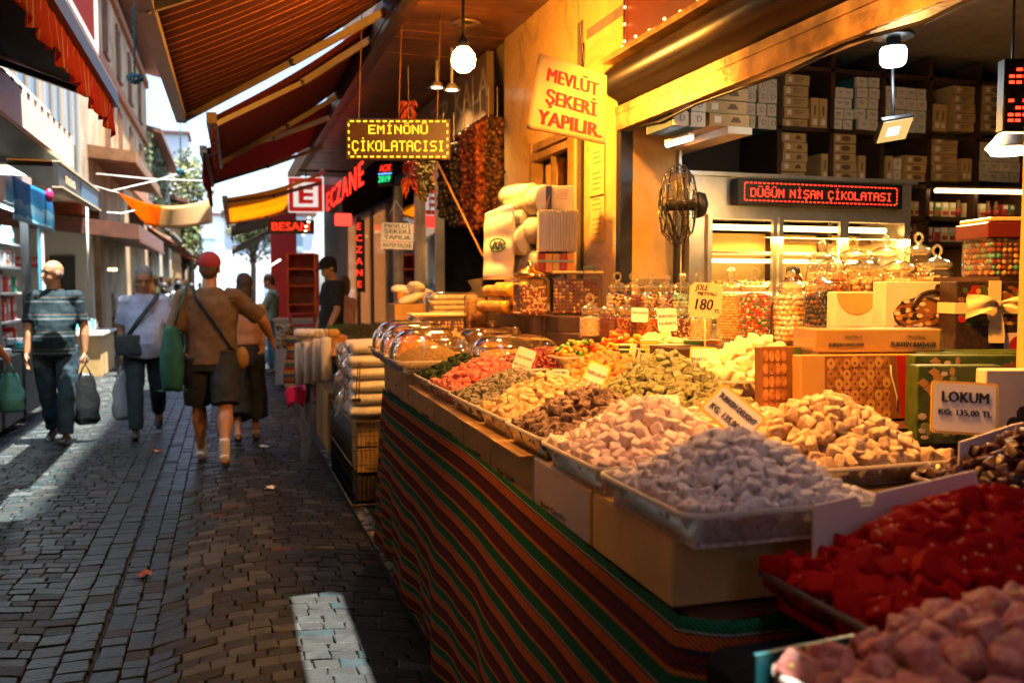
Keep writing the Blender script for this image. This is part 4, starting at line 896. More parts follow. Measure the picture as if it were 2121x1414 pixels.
def jar(loc, r, h, fill, lab, knob='ring', level=.9, ang=0):
    """round shouldered jar: body, filling, lid with its knob"""
    t = thing('candy_jar', lab, 'jar', loc, ang, 'glass candy jars')
    k = (round(r, 3), round(h, 3), knob)
    if k not in GLS:
        b = MB().use(JGL); b.lathe([(r * .96, 0), (r, .006), (r, h * .88), (r * .93, h * .95), (r * .8, h), (r * .8, h + .012), (r * .86, h + .016)], n=24); bo = b.build('jar_body'); 
        b = MB().use(clear('lid_glass', (.95, .92, .82), .05, 1.8, haze=.12, hcol=(.9, .82, .6))); b.lathe([(r * .74, h + .004), (r * .9, h + .018), (r * .92, h + .024), (r * .86, h + .03), (r * .5, h + .044), (.012, h + .05), (.009, h + .056)], n=24); li = b.build('lid')
        b = MB().use(clear('knob_glass', (.9, .86, .75), .05, 2.2, haze=.2, hcol=(.9, .82, .6))); z = h + .056
        if knob == 'ring': b.tube([(.02 * math.cos(q / 14 * 2 * math.pi), 0, z + .02 + .02 * math.sin(q / 14 * 2 * math.pi)) for q in range(15)], .0055, 8, False)
        elif knob == 'ball': b.ball((0, 0, z + .014), .017, 12)
        else: b.lathe([(.008, 0), (.016, .012), (.017, .03), (.01, .046), (0, .05)], (0, 0, z - .004), 12)
        kn = b.build('knob'); GLS[k] = (bo.data, li.data, kn.data)
        for o in (bo, li, kn): bpy.data.objects.remove(o)
    def put(n, d, par): o = bpy.data.objects.new(n, d); COL.objects.link(o); o.parent = par; return o
    put('jar_body', GLS[k][0], t); l = put('lid', GLS[k][1], t); put('knob', GLS[k][2], l); f = put('filling', filling(fill, r * .95, h * level), t); f['kind'] = 'stuff'; return t
# the big ones beside the handwritten card
ZB = 1.305
for i, (px, k, kn) in enumerate(((1512, 'chick', 'tall'), (1562, 'mix', 'ring'), (1636, 'dragee', 'ball'), (1697, 'olive', 'ring'))):
    p = pd(px, 705, [3.65, 3.6, 3.5, 3.42][i]); jar((p.x, p.y, ZB), .066 if i else .055, .2, k, f'tall glass jar of {WORDS[k]} beside the boxed sweets', kn)
# small ones: two rows behind the gummies
KN = ['ring', 'tall', 'ball', 'ball', 'tall']
for i, (px, k) in enumerate(((1222, 'beads'), (1262, 'seed'), (1298, 'redseed'), (1338, 'orange'), (1372, 'redseed'), (1412, 'choc'), (1452, 'pearl'))):
    p = pd(px, 690, 4.15 - i * .04); nm = NTH[i]
    jar((p.x, p.y, 1.29), .05, .105, k, f'small round jar of {WORDS[k]}, {nm} of the front row behind the gummies', ['ring', 'tall', 'ball', 'tall', 'ball', 'ring', 'ball'][i], .8)
for i, (px, k) in enumerate(((1278, 'nuts'), (1312, 'seed'), (1348, 'nuts'), (1382, 'choc'), (1412, 'blue'), (1446, 'nuts'))):
    p = pd(px, 655, 4.6 - i * .03)
    jar((p.x, p.y, 1.37), .055, .13, k, f'round jar of {WORDS[k]}, {NTH[i]} of the back row before the pillar', ['ring', 'ring', 'ball', 'ball', 'tall', 'ring'][i], .75)
st = MB().use(M_WOOD).box((2.0, 4.42, 1.33), (.75, .22, .075)).build('jar_riser'); tag(st, 'low wooden riser under the back row of small jars', 'riser')
# lidded jars seen over the boxes
bk = tag(MB().use(M_WOOD).box((2.75, 3.35, 1.21), (.95, .5, .5)).build('jar_counter'), 'dark wooden counter under the jars behind the gift boxes', 'counter')
for i, (px, py, d, k, kn) in enumerate(((1702, 545, 3.9, 'pearl', 'tall'), (1766, 540, 3.9, 'chick', 'ring'), (1834, 535, 3.85, 'pearl', 'tall'), (1902, 530, 3.85, 'nuts', 'ring'), (1722, 562, 3.55, 'mix', 'ring'), (1795, 566, 3.5, 'nuts', 'ball'), (1862, 566, 3.5, 'pearl', 'tall'), (1940, 560, 3.45, 'chick', 'ring'))):
    p = pd(px, py, d); jar((p.x, p.y, 1.462), .066, p.z - 1.462 - .0 if p.z - 1.462 > .08 else .1, k, f'lidded jar of {WORDS[k]}, {NTH[i % 4]} of the {"back" if i < 4 else "front"} row behind the gift boxes', kn, .7)
t = thing('tablet_bottle', 'dark brown bottle with black cap and pale label behind the tall jars', 'bottle', (pd(1643, 560, 4.0).x, pd(1643, 560, 4.0).y, 1.462)); p = t.location.copy()
b = WB(t).use(mat('amber_plastic', (.07, .02, .008), .15)); b.lathe([(.038, 0), (.04, .01), (.04, .1), (.03, .118), (.026, .125), (0, .125)], p, 18); b.build('bottle_body', t)
b = WB(t).use(M_BLACK); b.lathe([(.03, .122), (.03, .152), (0, .154)], p, 18); b.build('cap', t)
b = WB(t).use(M_CREAM); b.lathe([(.0405, .03), (.0405, .085)], p, 18); b.build('paper_label', t)
# big nut tubs
def tub(ctr, w, d_, h, k, lab, rz=0, lid=None):
    t = thing('nut_tub', lab, 'tub', ctr, rz); b = MB().use(clear('tub_plastic', (.95, .92, .85), .08, 1.2, haze=.05)); b.rbox((0, 0, h / 2), (w, d_, h), .01); b.build('tub_wall', t)
    b = MB().use(lid or mat('tub_lid', (.6, .45, .2), .4)); b.rbox((0, 0, h + .008), (w + .012, d_ + .012, .016), .004); b.build('lid', t)
    rr = random.Random(4); f = MB(); cs = {'nuts': ['dred', 'brown', 'gold'], 'foil': ['dred', 'gold', 'blue', 'brown', 'brown'], 'mush': ['gold', 'cream', 'brown']}[k]; ms = [mat('candy_' + c, C[c], .35) for c in cs]
    f.use(mat('candy_brown', C['brown'], .35)).box((0, 0, h * .44), (w - .02, d_ - .02, h * .86)); s = .02
    for i in range(int(w / s * .95)):
        for j in range(int(h * .9 / s)):
            for side in (0, 1):
                if side and i * s > d_ - .02: continue
                f.use(rr.choice(ms)); q = (-w / 2 + .015 + i * s + rr.uniform(0, .004), -d_ / 2 + .01, .012 + j * s) if not side else (-w / 2 + .01, -d_ / 2 + .015 + i * s, .012 + j * s)
                f.ball(q, (s * .5, s * .42, s * .5), 6, Euler((rr.uniform(0, 6), rr.uniform(0, 6), 0)).to_matrix())
    o = f.build('filling', t); o['kind'] = 'stuff'; return t
p = pd(1192, 640, 5.0); tub((p.x, p.y, 1.375), .27, .2, .22, 'nuts', 'clear tub of red-brown nuts with a green handle before the marble wall', -.25)
t = tag(MB().use(mat('green_handle', (.05, .25, .1), .5)).tube([(0, 0, 0), (0, 0, .03), (.06, 0, .035), (.065, 0, 0)], .004, 6).build('tub_handle', loc=(p.x + .0, p.y - .12, 1.6)), 'green wire handle resting on the nut tub', 'handle')
p = pd(2075, 575, 3.2); tub((p.x, p.y, 1.56), .2, .2, .19, 'foil', 'big clear tub of foil chocolates under a red box', -.3)
tag(MB().use(M_WOOD).box((2.68, 2.55, 1.43), (.34, .3, .26)).build('display_block'), 'dark wooden block under the foil chocolate tub', 'block')
p2 = pd(2085, 492, 3.2); tag(MB().use(mat('gift_maroon', (.12, .015, .012), .35)).rbox((p.x + .01, p.y, p2.z + .02), (.25, .22, .055), .004, rz=-.3).build('gift_box'), 'flat maroon gift box on top of the foil chocolate tub', 'gift box', 'gift boxes of sweets')
p = pd(905, 690, 5.4); tub((p.x, p.y, 1.2), .32, .26, .15, 'mush', 'wide clear tub of dried mushroom slices with an orange lid', -.1, mat('pack_cream', (.7, .55, .3), .5))
# ================================================= gummies and jelly slices
GUM = [mat('gummy_' + n, c, .3, sss=.3) for n, c in (('red', (.6, .05, .02)), ('orange', (.75, .25, .02)), ('green', (.12, .4, .03)), ('yellow', (.75, .5, .05)), ('dark', (.03, .06, .02)))]
def gummies(ctr, w, l, h, n, lab, rz=0, kinds=(0, 1, 2, 3)):
    b = MB(); rr = random.Random(n); Mr = Matrix.Translation(ctr) @ Matrix.Rotation(rz, 4, 'Z')
    b.use(GUM[3]); b.add([Mr @ Vector(q) for q in ((-w * .46, -l * .46, -.05), (w * .46, -l * .46, -.05), (w * .46, l * .46, -.05), (-w * .46, l * .46, -.05), (-w * .46, -l * .46, 0), (w * .46, -l * .46, 0), (w * .46, l * .46, 0), (-w * .46, l * .46, 0))], [(0, 1, 5, 4), (1, 2, 6, 5), (2, 3, 7, 6), (3, 0, 4, 7), (4, 5, 6, 7)])
    for i in range(n):
        u, v = rr.uniform(-1, 1), rr.uniform(-1, 1); z = h * (1 - max(abs(u), abs(v)) ** 1.6) * rr.uniform(.5, 1.1); b.use(GUM[rr.choice(kinds)]); a = rr.uniform(0, 6.28); tl = rr.uniform(-.5, .5)
        p = Mr @ Vector((u * w * .46, v * l * .46, z)); d = Vector((math.cos(a), math.sin(a), tl)) * .022
        if i % 2: b.tube([p - d, p + Vector((0, 0, .008)), p + d], [.007, .009, .007], 6)
        else: b.ball(p, (.018, .013, .012), 7, Euler((0, tl, a)).to_matrix())
    tag(b.build('gummy_heap'), lab, 'gummies', None, 'stuff')
c = pd(1212, 705, 3.85); c.z = 1.235; tray('milky tray of mixed gummies before the small jars', c.x, c.y, c.z, .32, .26, .06); gummies(c, .3, .24, .055, 90, 'mixed green, yellow and orange gummy sweets in the milky tray', kinds=(1, 2, 3, 1, 4))
c = pd(1290, 698, 3.8); c.z = 1.25; gummies(c, .24, .24, .08, 120, 'tangled red and orange gummy strips before the small jars', kinds=(0, 1, 0, 1, 3))
tag(MB().use(M_WOOD).box((c.x - .04, c.y, 1.115), (.62, .32, .15)).build('display_block'), 'low wooden block under the gummy trays', 'block')
def slab(k, ctr, n, lab, grp):
    """a short pile of sugared jelly slices, each its own thing"""
    for i in range(n):
        b = MB().use(GUM[k]); b.rbox((0, 0, .006), (.075, .045, .012), .003); b.use(mat('sugar_grain', (.78, .66, .45), .8, bump=.6, bs=300)); b.rbox((0, 0, .0145), (.077, .047, .006), .002)
        o = b.build('jelly_slice', loc=(ctr.x + rnd.uniform(-.004, .004), ctr.y + rnd.uniform(-.004, .004), ctr.z + i * .018)); o.rotation_euler.z = rnd.uniform(-.15, .15) - .2
        tag(o, f'{lab}, {"top" if i == n - 1 else ORD[i]} of its pile', 'jelly slice', grp)
for k, px, py, n, lab in ((4, 1298, 708, 3, 'dark sesame jelly slice before the gummy strips'), (4, 1338, 708, 2, 'dark sesame jelly slice next to the orange ones'), (0, 1366, 710, 3, 'orange red jelly slice before the small jars'), (3, 1395, 705, 3, 'yellow jelly slice between the orange and green ones'), (2, 1432, 705, 4, 'green sugared jelly slice before the tall jars'), (1, 1470, 712, 4, 'pale orange jelly slice by the tall jars'), (3, 1345, 690, 4, 'yellow jelly slice behind the orange red pile'), (4, 1410, 715, 2, 'dark green jelly slice under the card stick')):
    c = pd(px, py, 3.62); c.z = 1.24; slab(k, c, n, lab, 'sugared jelly slices')
c = pd(1390, 735, 3.62); tag(MB().use(CARDW).rbox((c.x - .0, c.y + .02, 1.233), (.44, .2, .012), .003, rz=-.2).build('cake_board'), 'white board under the sugared jelly slices', 'board')
tag(MB().use(M_WOOD).box((c.x, c.y + .02, 1.16), (.42, .18, .132), rz=-.2).build('display_block'), 'wooden block under the jelly slice board', 'block')
# ================================================= boxed sweets
def pbox(name, lab, ctr, d, rz, paint, grp='gift boxes of sweets', base=M_CREAM, cat='gift box', lean=0):
    """box whose front face (-y) carries a print: paint(b, F) draws on it; F maps face x, y"""
    rot = Matrix.Rotation(rz, 4, 'Z') @ Matrix.Rotation(lean, 4, 'X'); t = MB(); t.T = rot
    t.use(base); t.rbox((0, 0, d[2] / 2), d, .003); F = frame((0, -d[1] / 2 - .0006, 0), (1, 0, 0)); paint(t, F, d)
    o = t.build(name, loc=ctr); tag(o, lab, cat, grp); return o
def disc(b, F, x, y, rx, ry, h=.001, n=20, a0=0, a1=2 * math.pi):
    b.prism([(x + rx * math.cos(a0 + (a1 - a0) * i / n), y + ry * math.sin(a0 + (a1 - a0) * i / n)) for i in range(n if a1 - a0 > 6.2 else n + 1)], h, F)
P_BROWN = mat('print_brown', (.22, .09, .025), .4); P_GOLD = mat('print_gold', (.5, .28, .07), .35); P_DK = mat('print_dark', (.035, .02, .014), .4, var=.5, vs=60); P_GRN = mat('print_green', (.06, .1, .02), .35, var=.3, vs=30); P_RED = mat('print_red', (.35, .02, .01), .35); P_TEAL = mat('print_teal', (.25, .4, .36), .4)
P_BAK = mat('print_pastry', (.55, .26, .07), .4, col2=(.2, .07, .015), vs=35)
def pine(b, F, d):
    b.use(P_GOLD); disc(b, F, 0, d[2] * .98, d[0] * .46, d[2] * .36, .001, 20, math.pi, 2 * math.pi); b.use(P_BROWN); disc(b, F, 0, d[2] * .98, d[0] * .46, d[2] * .37, .0006, 20, math.pi, 2 * math.pi)
    b.use(P_GOLD); disc(b, F, d[0] * .05, d[2] * .08, d[0] * .2, d[2] * .1); b.prism([(-d[0] * .42, 0), (-d[0] * .2, 0), (-d[0] * .2, d[2] * .22), (-d[0] * .42, d[2] * .22)], .001, F)
    b.use(P_DK)
    for i in range(9):
        a = .3 + i * .3; b.prism([(d[0] * .26, d[2] * .05), (d[0] * .28, d[2] * .05), (d[0] * .27 + .05 * math.cos(a), d[2] * .05 + .05 * math.sin(a))], .001, F)
def dates(b, F, d):
    b.use(P_DK); disc(b, F, .01, d[2] * .54, d[0] * .42, d[2] * .25); b.use(P_BROWN); disc(b, F, 0, d[2] * .56, d[0] * .36, d[2] * .19, .0016)
    b.use(P_DK); b.tube([F @ Vector((.05 + .075 * math.cos(a / 10 * math.pi), d[2] * .62 + .06 * math.sin(a / 10 * math.pi), .001)) for a in range(11)], .008, 5); disc(b, F, .06, d[2] * .91, .01, .014)
    rr = random.Random(2)
    for i in range(46):
        b.use([P_DK, P_GOLD, P_BROWN, M_CREAM][i % 4]); a = rr.uniform(0, 6.28); q = rr.random() ** .5; disc(b, F, q * d[0] * .34 * math.cos(a), d[2] * .58 + q * d[2] * .2 * math.sin(a), .011, .007, .0022 + i * .00002, 8)
    b.use(P_BROWN); b.text('Turkey', .012, F @ Matrix.Translation((d[0] * .36, d[2] * .92, .001)))
def pome(b, F, d):
    b.use(P_DK); b.prism([(-d[0] * .49, .004), (d[0] * .49, .004), (d[0] * .49, d[2] * .98), (-d[0] * .49, d[2] * .98)], .0006, F)
    rr = random.Random(5)
    for i in range(60):
        b.use([P_BROWN, P_RED, P_GOLD, P_GRN][i % 4]); disc(b, F, rr.uniform(-.44, .44) * d[0], d[2] * rr.uniform(.42, .92), rr.uniform(.008, .022), rr.uniform(.006, .014), .001 + i * .00002, 9)
    b.use(M_CREAM); b.prism([(d[0] * .1, .006), (d[0] * .48, .006), (d[0] * .48, d[2] * .32), (d[0] * .1, d[2] * .32)], .0009, F); b.use(P_RED); disc(b, F, d[0] * .3, d[2] * .15, .036, .032, .0016); b.prism([(d[0] * .25, d[2] * .26), (d[0] * .35, d[2] * .26), (d[0] * .3, d[2] * .33)], .0018, F)
p = pd(1764, 712, 3.15); pbox('gift_box', 'cream gift box printed with a pineapple beside the black jar', (p.x, p.y, 1.302), (.155, .07, .205), R(-15), pine)
p = pd(1888, 718, 3.0); pbox('gift_box', 'big cream gift box printed with a plate of stuffed dates', (p.x, p.y, 1.302), (.235, .09, .24), R(-14), dates)
p = pd(2042, 722, 2.9); o = pbox('gift_box', 'dark gift box printed with pomegranate, tied with a cream ribbon', (p.x, p.y, 1.302), (.27, .1, .24), R(-14), pome, base=P_DK)
t = thing('ribbon_bow', 'cream ribbon and bow tied round the pomegranate gift box', 'ribbon', (p.x, p.y, 1.302), R(-14)); M_RIB = mat('satin_ribbon', (.75, .62, .32), .35, bump=.2, bs=20)
b = MB().use(M_RIB); b.box((0, 0, .155), (.276, .106, .035)); b.box((-.01, -.055, .18), (.04, .004, .125)); b.build('band', t)
for s in (-1, 1):
    b = MB().use(M_RIB); b.grid(lambda u, v: (s * (.004 + .1 * u), -.06 - .03 * math.sin(u * math.pi) - .006 * math.sin(v * 9 + u * 4), .168 + .022 * u - .03 * u * u + (v - .5) * (.016 + .062 * u)), 12, 6); b.ball((0, -.064, .168), (.012, .01, .014), 8); b.build('loop', t)
    b = MB().use(M_RIB); b.grid(lambda u, v: (-.005 + s * .004 + (v - .5) * (.015 + .028 * math.sin(u * 2)), -.058 - .006 * u - .003 * s, .16 - .115 * u), 8, 3); b.build('tail', t)
def bak(b, F, d):
    b.use(P_BAK); rr = random.Random(3)
    for i in range(4):
        for j in range(5): disc(b, F, -d[0] * .5 + d[0] * (.1 + i * .15), d[2] * (.1 + j * .19), d[0] * .068, d[2] * .088, .0016, 10)
    b.use(P_GRN); b.prism([(d[0] * .18, .002), (d[0] * .49, .002), (d[0] * .49, d[2] * .98), (d[0] * .3, d[2] * .98)], .001, F)
def bak2(b, F, d):
    rr = random.Random(8); b.use(P_BROWN); b.prism([(-d[0] * .3, .002), (d[0] * .49, .002), (d[0] * .49, d[2] * .98), (-d[0] * .3, d[2] * .98)], .0007, F); b.use(P_BAK)
    for i in range(8):
        for j in range(6): b.use([P_BAK, P_GOLD, P_BAK][(i + j * 2) % 3]); disc(b, F, -d[0] * .25 + i * d[0] * .067, d[2] * (.07 + j * .16) + rr.uniform(-.004, .004), d[0] * .034, d[2] * .085, .0016 + .0002 * (j % 2), 12); b.use(P_GRN); disc(b, F, -d[0] * .25 + i * d[0] * .067, d[2] * (.07 + j * .16), d[0] * .01, d[2] * .02, .0022, 7)
    b.use(P_RED); b.prism([(d[0] * .34, .002), (d[0] * .49, .002), (d[0] * .49, d[2] * .98), (d[0] * .3, d[2] * .98)], .0021, F); b.use(M_CREAM)
    b.tube([F @ Vector((d[0] * (.28 + .03 * math.sin(k)), d[2] * k / 6, .002)) for k in range(1, 6)], .0022, 5)
    b.use(M_INK)
    for k in range(4): b.prism([(-d[0] * .47, .012 + k * .007), (-d[0] * .36, .012 + k * .007), (-d[0] * .36, .015 + k * .007), (-d[0] * .47, .015 + k * .007)], .001, F)
def grn(b, F, d):
    b.use(P_GRN); b.prism([(-d[0] * .49, .002), (d[0] * .49, .002), (d[0] * .49, d[2] * .98), (-d[0] * .49, d[2] * .98)], .0007, F); rr = random.Random(6)
    b.use(P_GOLD)
    for k in range(7): disc(b, F, -d[0] * .3 + rr.uniform(-.03, .03), d[2] * (.5 + .07 * k), .016, .012, .0012 + k * .0001, 4)
    b.use(P_RED)
    for k in range(3): b.tube([F @ Vector((d[0] * .1 + .012 * k + .014 * math.sin(q * .9 + k), d[2] * (.3 + q * .07), .001)) for q in range(8)], .0022, 5)
    b.use(mat('print_lime', (.25, .28, .08), .4)); disc(b, F, d[0] * .25, d[2] * .4, d[0] * .2, d[2] * .3)
    for k in range(40): b.use([MATS['print_lime'], P_GOLD, M_CREAM, P_BROWN][k % 4]); disc(b, F, rr.uniform(-.45, .45) * d[0], rr.uniform(.06, .94) * d[2], rr.uniform(.005, .013), rr.uniform(.005, .012), .0016 + k * .00002, 7)
p = pd(1612, 855, 2.72); pbox('baklava_box', 'upright pack printed with square baklava and a green band by the olive lokum', (p.x, p.y, 1.14), (.13, .05, .205), R(-8), bak, 'upright printed packs', P_BROWN, lean=-.06)
p = pd(1772, 862, 2.62); pbox('baklava_box', 'wide upright pack printed with rolled baklava behind the rose lokum', (p.x, p.y, 1.14), (.36, .06, .188), R(-12), bak2, 'upright printed packs', P_GOLD, lean=-.05)
for k in range(2):
    p = pd(1800, 850, 2.78 + k * .12); pbox('baklava_box', 'orange-edged upright pack, ' + ['first', 'second'][k] + ' behind the rolled baklava pack', (p.x, p.y, 1.14), (.36, .055, .19), R(-12), bak, 'upright printed packs', P_RED)
p = pd(1975, 880, 2.42); pbox('sweet_pack', 'green upright pack with red scrolls behind the LOKUM card', (p.x, p.y, 1.105), (.23, .05, .21), R(-16), grn, 'upright printed packs', P_GRN)
for k in range(3):
    p = pd(1990 + k * 14, 870, 2.52 + k * .1); pbox('sweet_pack', 'green-topped upright pack, ' + NTH[k] + ' behind the red scroll pack', (p.x, p.y, 1.13), (.3, .05, .205), R(-16), grn, 'upright printed packs', P_GRN)
def pale(b, F, d):
    b.use(P_DK)
    for k in range(5): disc(b, F, d[0] * (-.25 + .12 * k), d[2] * (.2 + .13 * (k % 3)), .018, .022, .001 + k * .0001, 9)
    b.use(P_RED); disc(b, F, d[0] * .4, d[2] * .6, .012, .02)
p = pd(2108, 890, 2.3); pbox('sweet_pack', 'pale upright pack printed with dark chocolates at the picture edge', (p.x, p.y, 1.105), (.2, .05, .21), R(-18), pale, 'upright printed packs', M_CREAM)
def tbak(b, F, d):
    b.use(M_INK); b.text('TURKISH BAKLAVA', .02, F @ Matrix.Translation((d[0] * .27, d[2] * .32, .001)), .02, shear=.35, width=d[0] * .36); b.text('TURKISH BAKLAVA', .014, F @ Matrix.Translation((-d[0] * .26, d[2] * .32, .001)), .03, shear=.3, width=d[0] * .28)
    for x in (-.2, .3):
        for k in range(6): b.tube([F @ Vector((d[0] * x + (k - 3) * .009 + q * .003, d[2] * .68 + .004 * math.sin(k * 2 + q * 1.6), .001)) for q in range(4)], .0008, 4)
p = pd(1798, 738, 2.66); o = pbox('baklava_box', 'flat golden box lettered TURKISH BAKLAVA lying on the upright packs', (p.x + .03, p.y + .05, 1.334), (.385, .16, .066), R(-13), tbak, base=mat('gold_board', (.5, .3, .07), .3))
MB().use(clear('shrink_film', (.95, .93, .9), .12, 1.6, haze=.06)).rbox((0, 0, .0335), (.392, .167, .0735), .005, rz=R(-13)).build('plastic_wrap', o)
# ================================================= awnings on this side
FAB1 = fabric('brown_orange_stripe', [(0, (.06, .014, .008)), (.80, (.5, .17, .035)), (.90, (.05, .015, .008))], 1, .125, .2)
FAB2 = fabric('red_fine_stripe', [(0, (.22, .036, .015)), (.55, (.09, .014, .008)), (.8, (.3, .07, .02))], 1, .07, .3)
FAB3 = fabric('red_awning_cloth', [(0, (.42, .03, .02)), (.5, (.3, .02, .015))], 1, .09, .4)
FAB4 = fabric('yellow_awning_cloth', [(0, (.8, .42, .03)), (.6, (.7, .3, .02))], 1, .3, .55)
M_ARM = mat('beige_enamel', (.22, .18, .11), .4, var=.15)
def awning(lab, w0, w1, f1, f0, fab, arms=(.12, .88), val=0, sag=.05, bar=.035, armcol=None, solid=.006, scallop=False):
    """cloth between the wall corners w0 (near), w1 (far) and the front bar f0 (near), f1 (far)"""
    w0, w1, f0, f1 = map(Vector, (w0, w1, f0, f1)); c = (w0 + w1) / 2
    t = thing('awning', lab, 'awning', c)
    def S(u, v):
        a = w0.lerp(w1, v); e = f0.lerp(f1, v); p = a.lerp(e, u); return (p.x, p.y, p.z - sag * math.sin(u * math.pi) + .006 * math.sin(v * 60) * math.sin(u * math.pi))
    b = WB(t).use(fab); b.grid(S, 14, 40); b.build('fabric', t, solid=solid)
    b = WB(t).use(armcol or M_ARM); b.bar(f0, f1, bar * 2, bar * 2.2); b.build('front_bar', t)
    if val:
        b = WB(t).use(fab); n = 60
        b.grid(lambda u, v: tuple(f0.lerp(f1, v) + Vector((-.02 * u * math.sin(v * 90), 0, -.04 - u * val * (1 - (.22 * abs(math.sin(v * 40)) if scallop else 0))))), 3, 160); b.build('valance', t, solid=.003)
    for q in arms:
        b = WB(t).use(armcol or M_ARM); s = w0.lerp(w1, q) + Vector((0, 0, -.12)); e = f0.lerp(f1, q) + Vector((0, 0, -.03)); m_ = s.lerp(e, .5) + Vector((0, .12 if q < .5 else -.12, -.03))
        b.bar(s, m_, .045, .045); b.bar(m_, e, .036, .036); b.use(M_BLACK).ball(m_, .03, 8); b.build('folding_arm', t)
    b = WB(t).use(M_WHITE if val else M_ARM); b.tube([w0 + Vector((0, 0, .03)), w1 + Vector((0, 0, .03))], .03, 10); b.build('roller', t)
    return t
fa, fb = pz(302, 8, 2.75), pz(376, 244, 2.75)
awning('large brown awning with thin orange stripes over the sweet stall', (1.22, 4.06, 3.6), (1.22, 6.25, 3.62), (fb.x, fb.y, 2.75), (fa.x, 4.06, 2.75), FAB1, (.06, .985), 0)
fa = pz(438, 244, 2.7)
awning('dark red fine-striped awning behind the brown one', (1.22, 6.75, 3.62), (1.22, 9.2, 3.6), (-.05, 9.3, 2.72), (fa.x, fa.y, 2.7), FAB2, (.06, .9), .1)
awning('red awning with a ragged hem between the striped and the yellow one', (1.22, 9.5, 3.5), (1.22, 12.2, 3.45), (-.16, 12.3, 2.85), (-.2, 9.7, 2.92), FAB3, (.08, .9), .28, scallop=True)
awning('sunlit yellow awning farther down this side', (1.3, 12.6, 3.1), (1.3, 16.2, 3.0), (.05, 16.2, 2.62), (.0, 12.6, 2.7), FAB4, (.06, .94), .06)
awning('unseen dark red awning added over the viewpoint to block skylight', (.73, -3, 3.2), (.73, 4.1, 3.2), (-.74, 4.1, 2.9), (-.74, -3, 2.9), FAB3, (), 0)  # out of view, added and shaped to cut skylight and bound a sun patch
# ================================================= the glaring bulb and small lamps under the canopy
t = thing('bulb_lamp', 'glaring warm bulb lamp under the plank canopy by the marble wall', 'lamp', pd(960, 125, 4.9)); c = t.location.copy()
b = WB(t).use(M_BLACK); b.tube([c + Vector((0, 0, .08)), (c.x, c.y, 3.45)], .01, 8); b.lathe([(.02, .12), (.03, .1), (.034, .06)], c, 14); b.lathe([(0, .0), (.07, -.01), (.07, -.025), (0, -.03)], (c.x, c.y, 3.45), 16); b.build('fitting', t)
b = WB(t).use(glow('hot_bulb', (1, .66, .22), 18)); b.lathe([(0, .07), (.035, .065), (.06, .035), (.068, 0), (.06, -.035), (.035, -.06), (0, -.068)], c, 20); b.build('bulb', t)
lamp('bulb_light', t, (0, -.0, -.2), 70, (1, .38, .05), .07)
for px, py, l in ((905, 182, 'first'), (936, 187, 'second')):
    t = thing('spot_lamp', f'small white spot lamp under the canopy, {l} beyond the glaring bulb', 'lamp', pd(px, py, 7.6 if l == 'first' else 7.2)); c = t.location.copy()
    b = WB(t).use(M_WHITE); b.tube([(c.x, c.y, 3.44), c], .012, 6); b.lathe([(.03, .05), (.06, .01), (.07, 0), (.065, 0)], c, 12); b.build('housing', t)
    b = WB(t).use(glow('warm_spot', (1, .85, .6), 3)); b.lathe([(0, .004), (.062, .002), (0, -.006)], c, 12); b.build('lit_face', t); lamp('spot_light', t, (0, 0, -.05), 14, (1, .6, .28), .04, 'SPOT', rot=(R(10), 0, 0), spot=R(140), blend=.5)
# the other bulb lamps that hang over the sweets, above the picture
for x, y, z, e, l, ry in ((.12, 2.3, 2.86, 44, 'beside the street edge of the stall', -46), (1.3, 1.95, 2.85, 125, 'over the middle of the sweet stall', -19), (1.5, 3.4, 2.98, 62, 'over the small candy jars', -16)):
    t = thing('bulb_lamp', f'warm bulb lamp in a black cone shade hanging {l}', 'lamp', (x, y, z)); c = Vector((x, y, z))
    b = WB(t).use(M_BLACK); b.tube([c + Vector((0, 0, .1)), (x, y, 3.5)], .008, 6); b.lathe([(.03, .15), (.05, .12), (.055, .07)], c, 14); b.lathe([(.04, .1), (.06, .09), (.17, -.03), (.165, -.03), (.055, .08)], c, 20); b.build('fitting', t)
    b = WB(t).use(MATS['hot_bulb']); b.lathe([(0, .08), (.05, .075), (.06, .02), (.04, -.05), (0, -.06)], c, 16); b.build('bulb', t)
    lamp('bulb_light', t, (0, 0, -.1), e, (1, .37, .05), .05, 'SPOT', rot=(R(22 if ry > -20 else 4), R(ry), 0), spot=R(112 if ry > -20 else 74), blend=.75)
# ================================================= hanging signs
t = thing('led_sign', 'hanging brown sign with yellow dots reading EMİNÖNÜ ÇİKOLATACISI', 'sign', pd(826, 290, 6.3)); c = t.location.copy(); W_ = .735; H_ = .285
M = frame(c, (math.cos(R(-17)), math.sin(R(-17)), 0)) @ Matrix.Rotation(.0, 4, 'Z'); b = WB(t).use(mat('brown_panel', (.045, .02, .008), .5)); b.rbox(c, (W_, .07, H_), .006, rz=R(-17))
b.build('case', t)
b = WB(t).use(glow('yellow_led', (1, .55, .02), 1.1)); M2 = M @ Matrix.Translation((0, 0, .0365))
p_ = .0088; dots(b, 'EMİNÖNÜ', M2, -wid('EMİNÖNÜ') * p_ * 1.15 / 2, .035, p_, 1.15); dots(b, 'ÇİKOLATACISI', M2, -W_ * .44, -.085, .0105, W_ * .88 / (wid('ÇİKOLATACISI') * .0105)); dashes(b, M2, W_ * .94, H_ * .86, .011, 4); b.build('lit_letters', t)
b = WB(t).use(mat('brown_cord', (.25, .12, .04), .8))
for s in (-.28, .0, .27): q = M @ Vector((s, H_ / 2, 0)); b.tube([q, (q.x + .03, q.y, 3.44)], .004, 5)
b.build('cord', t)
t = thing('paper_sign', 'big curling paper sign in red letters MEVLÜT ŞEKERİ YAPILIR hung on threads', 'sign', pd(1172, 200, 4.3))
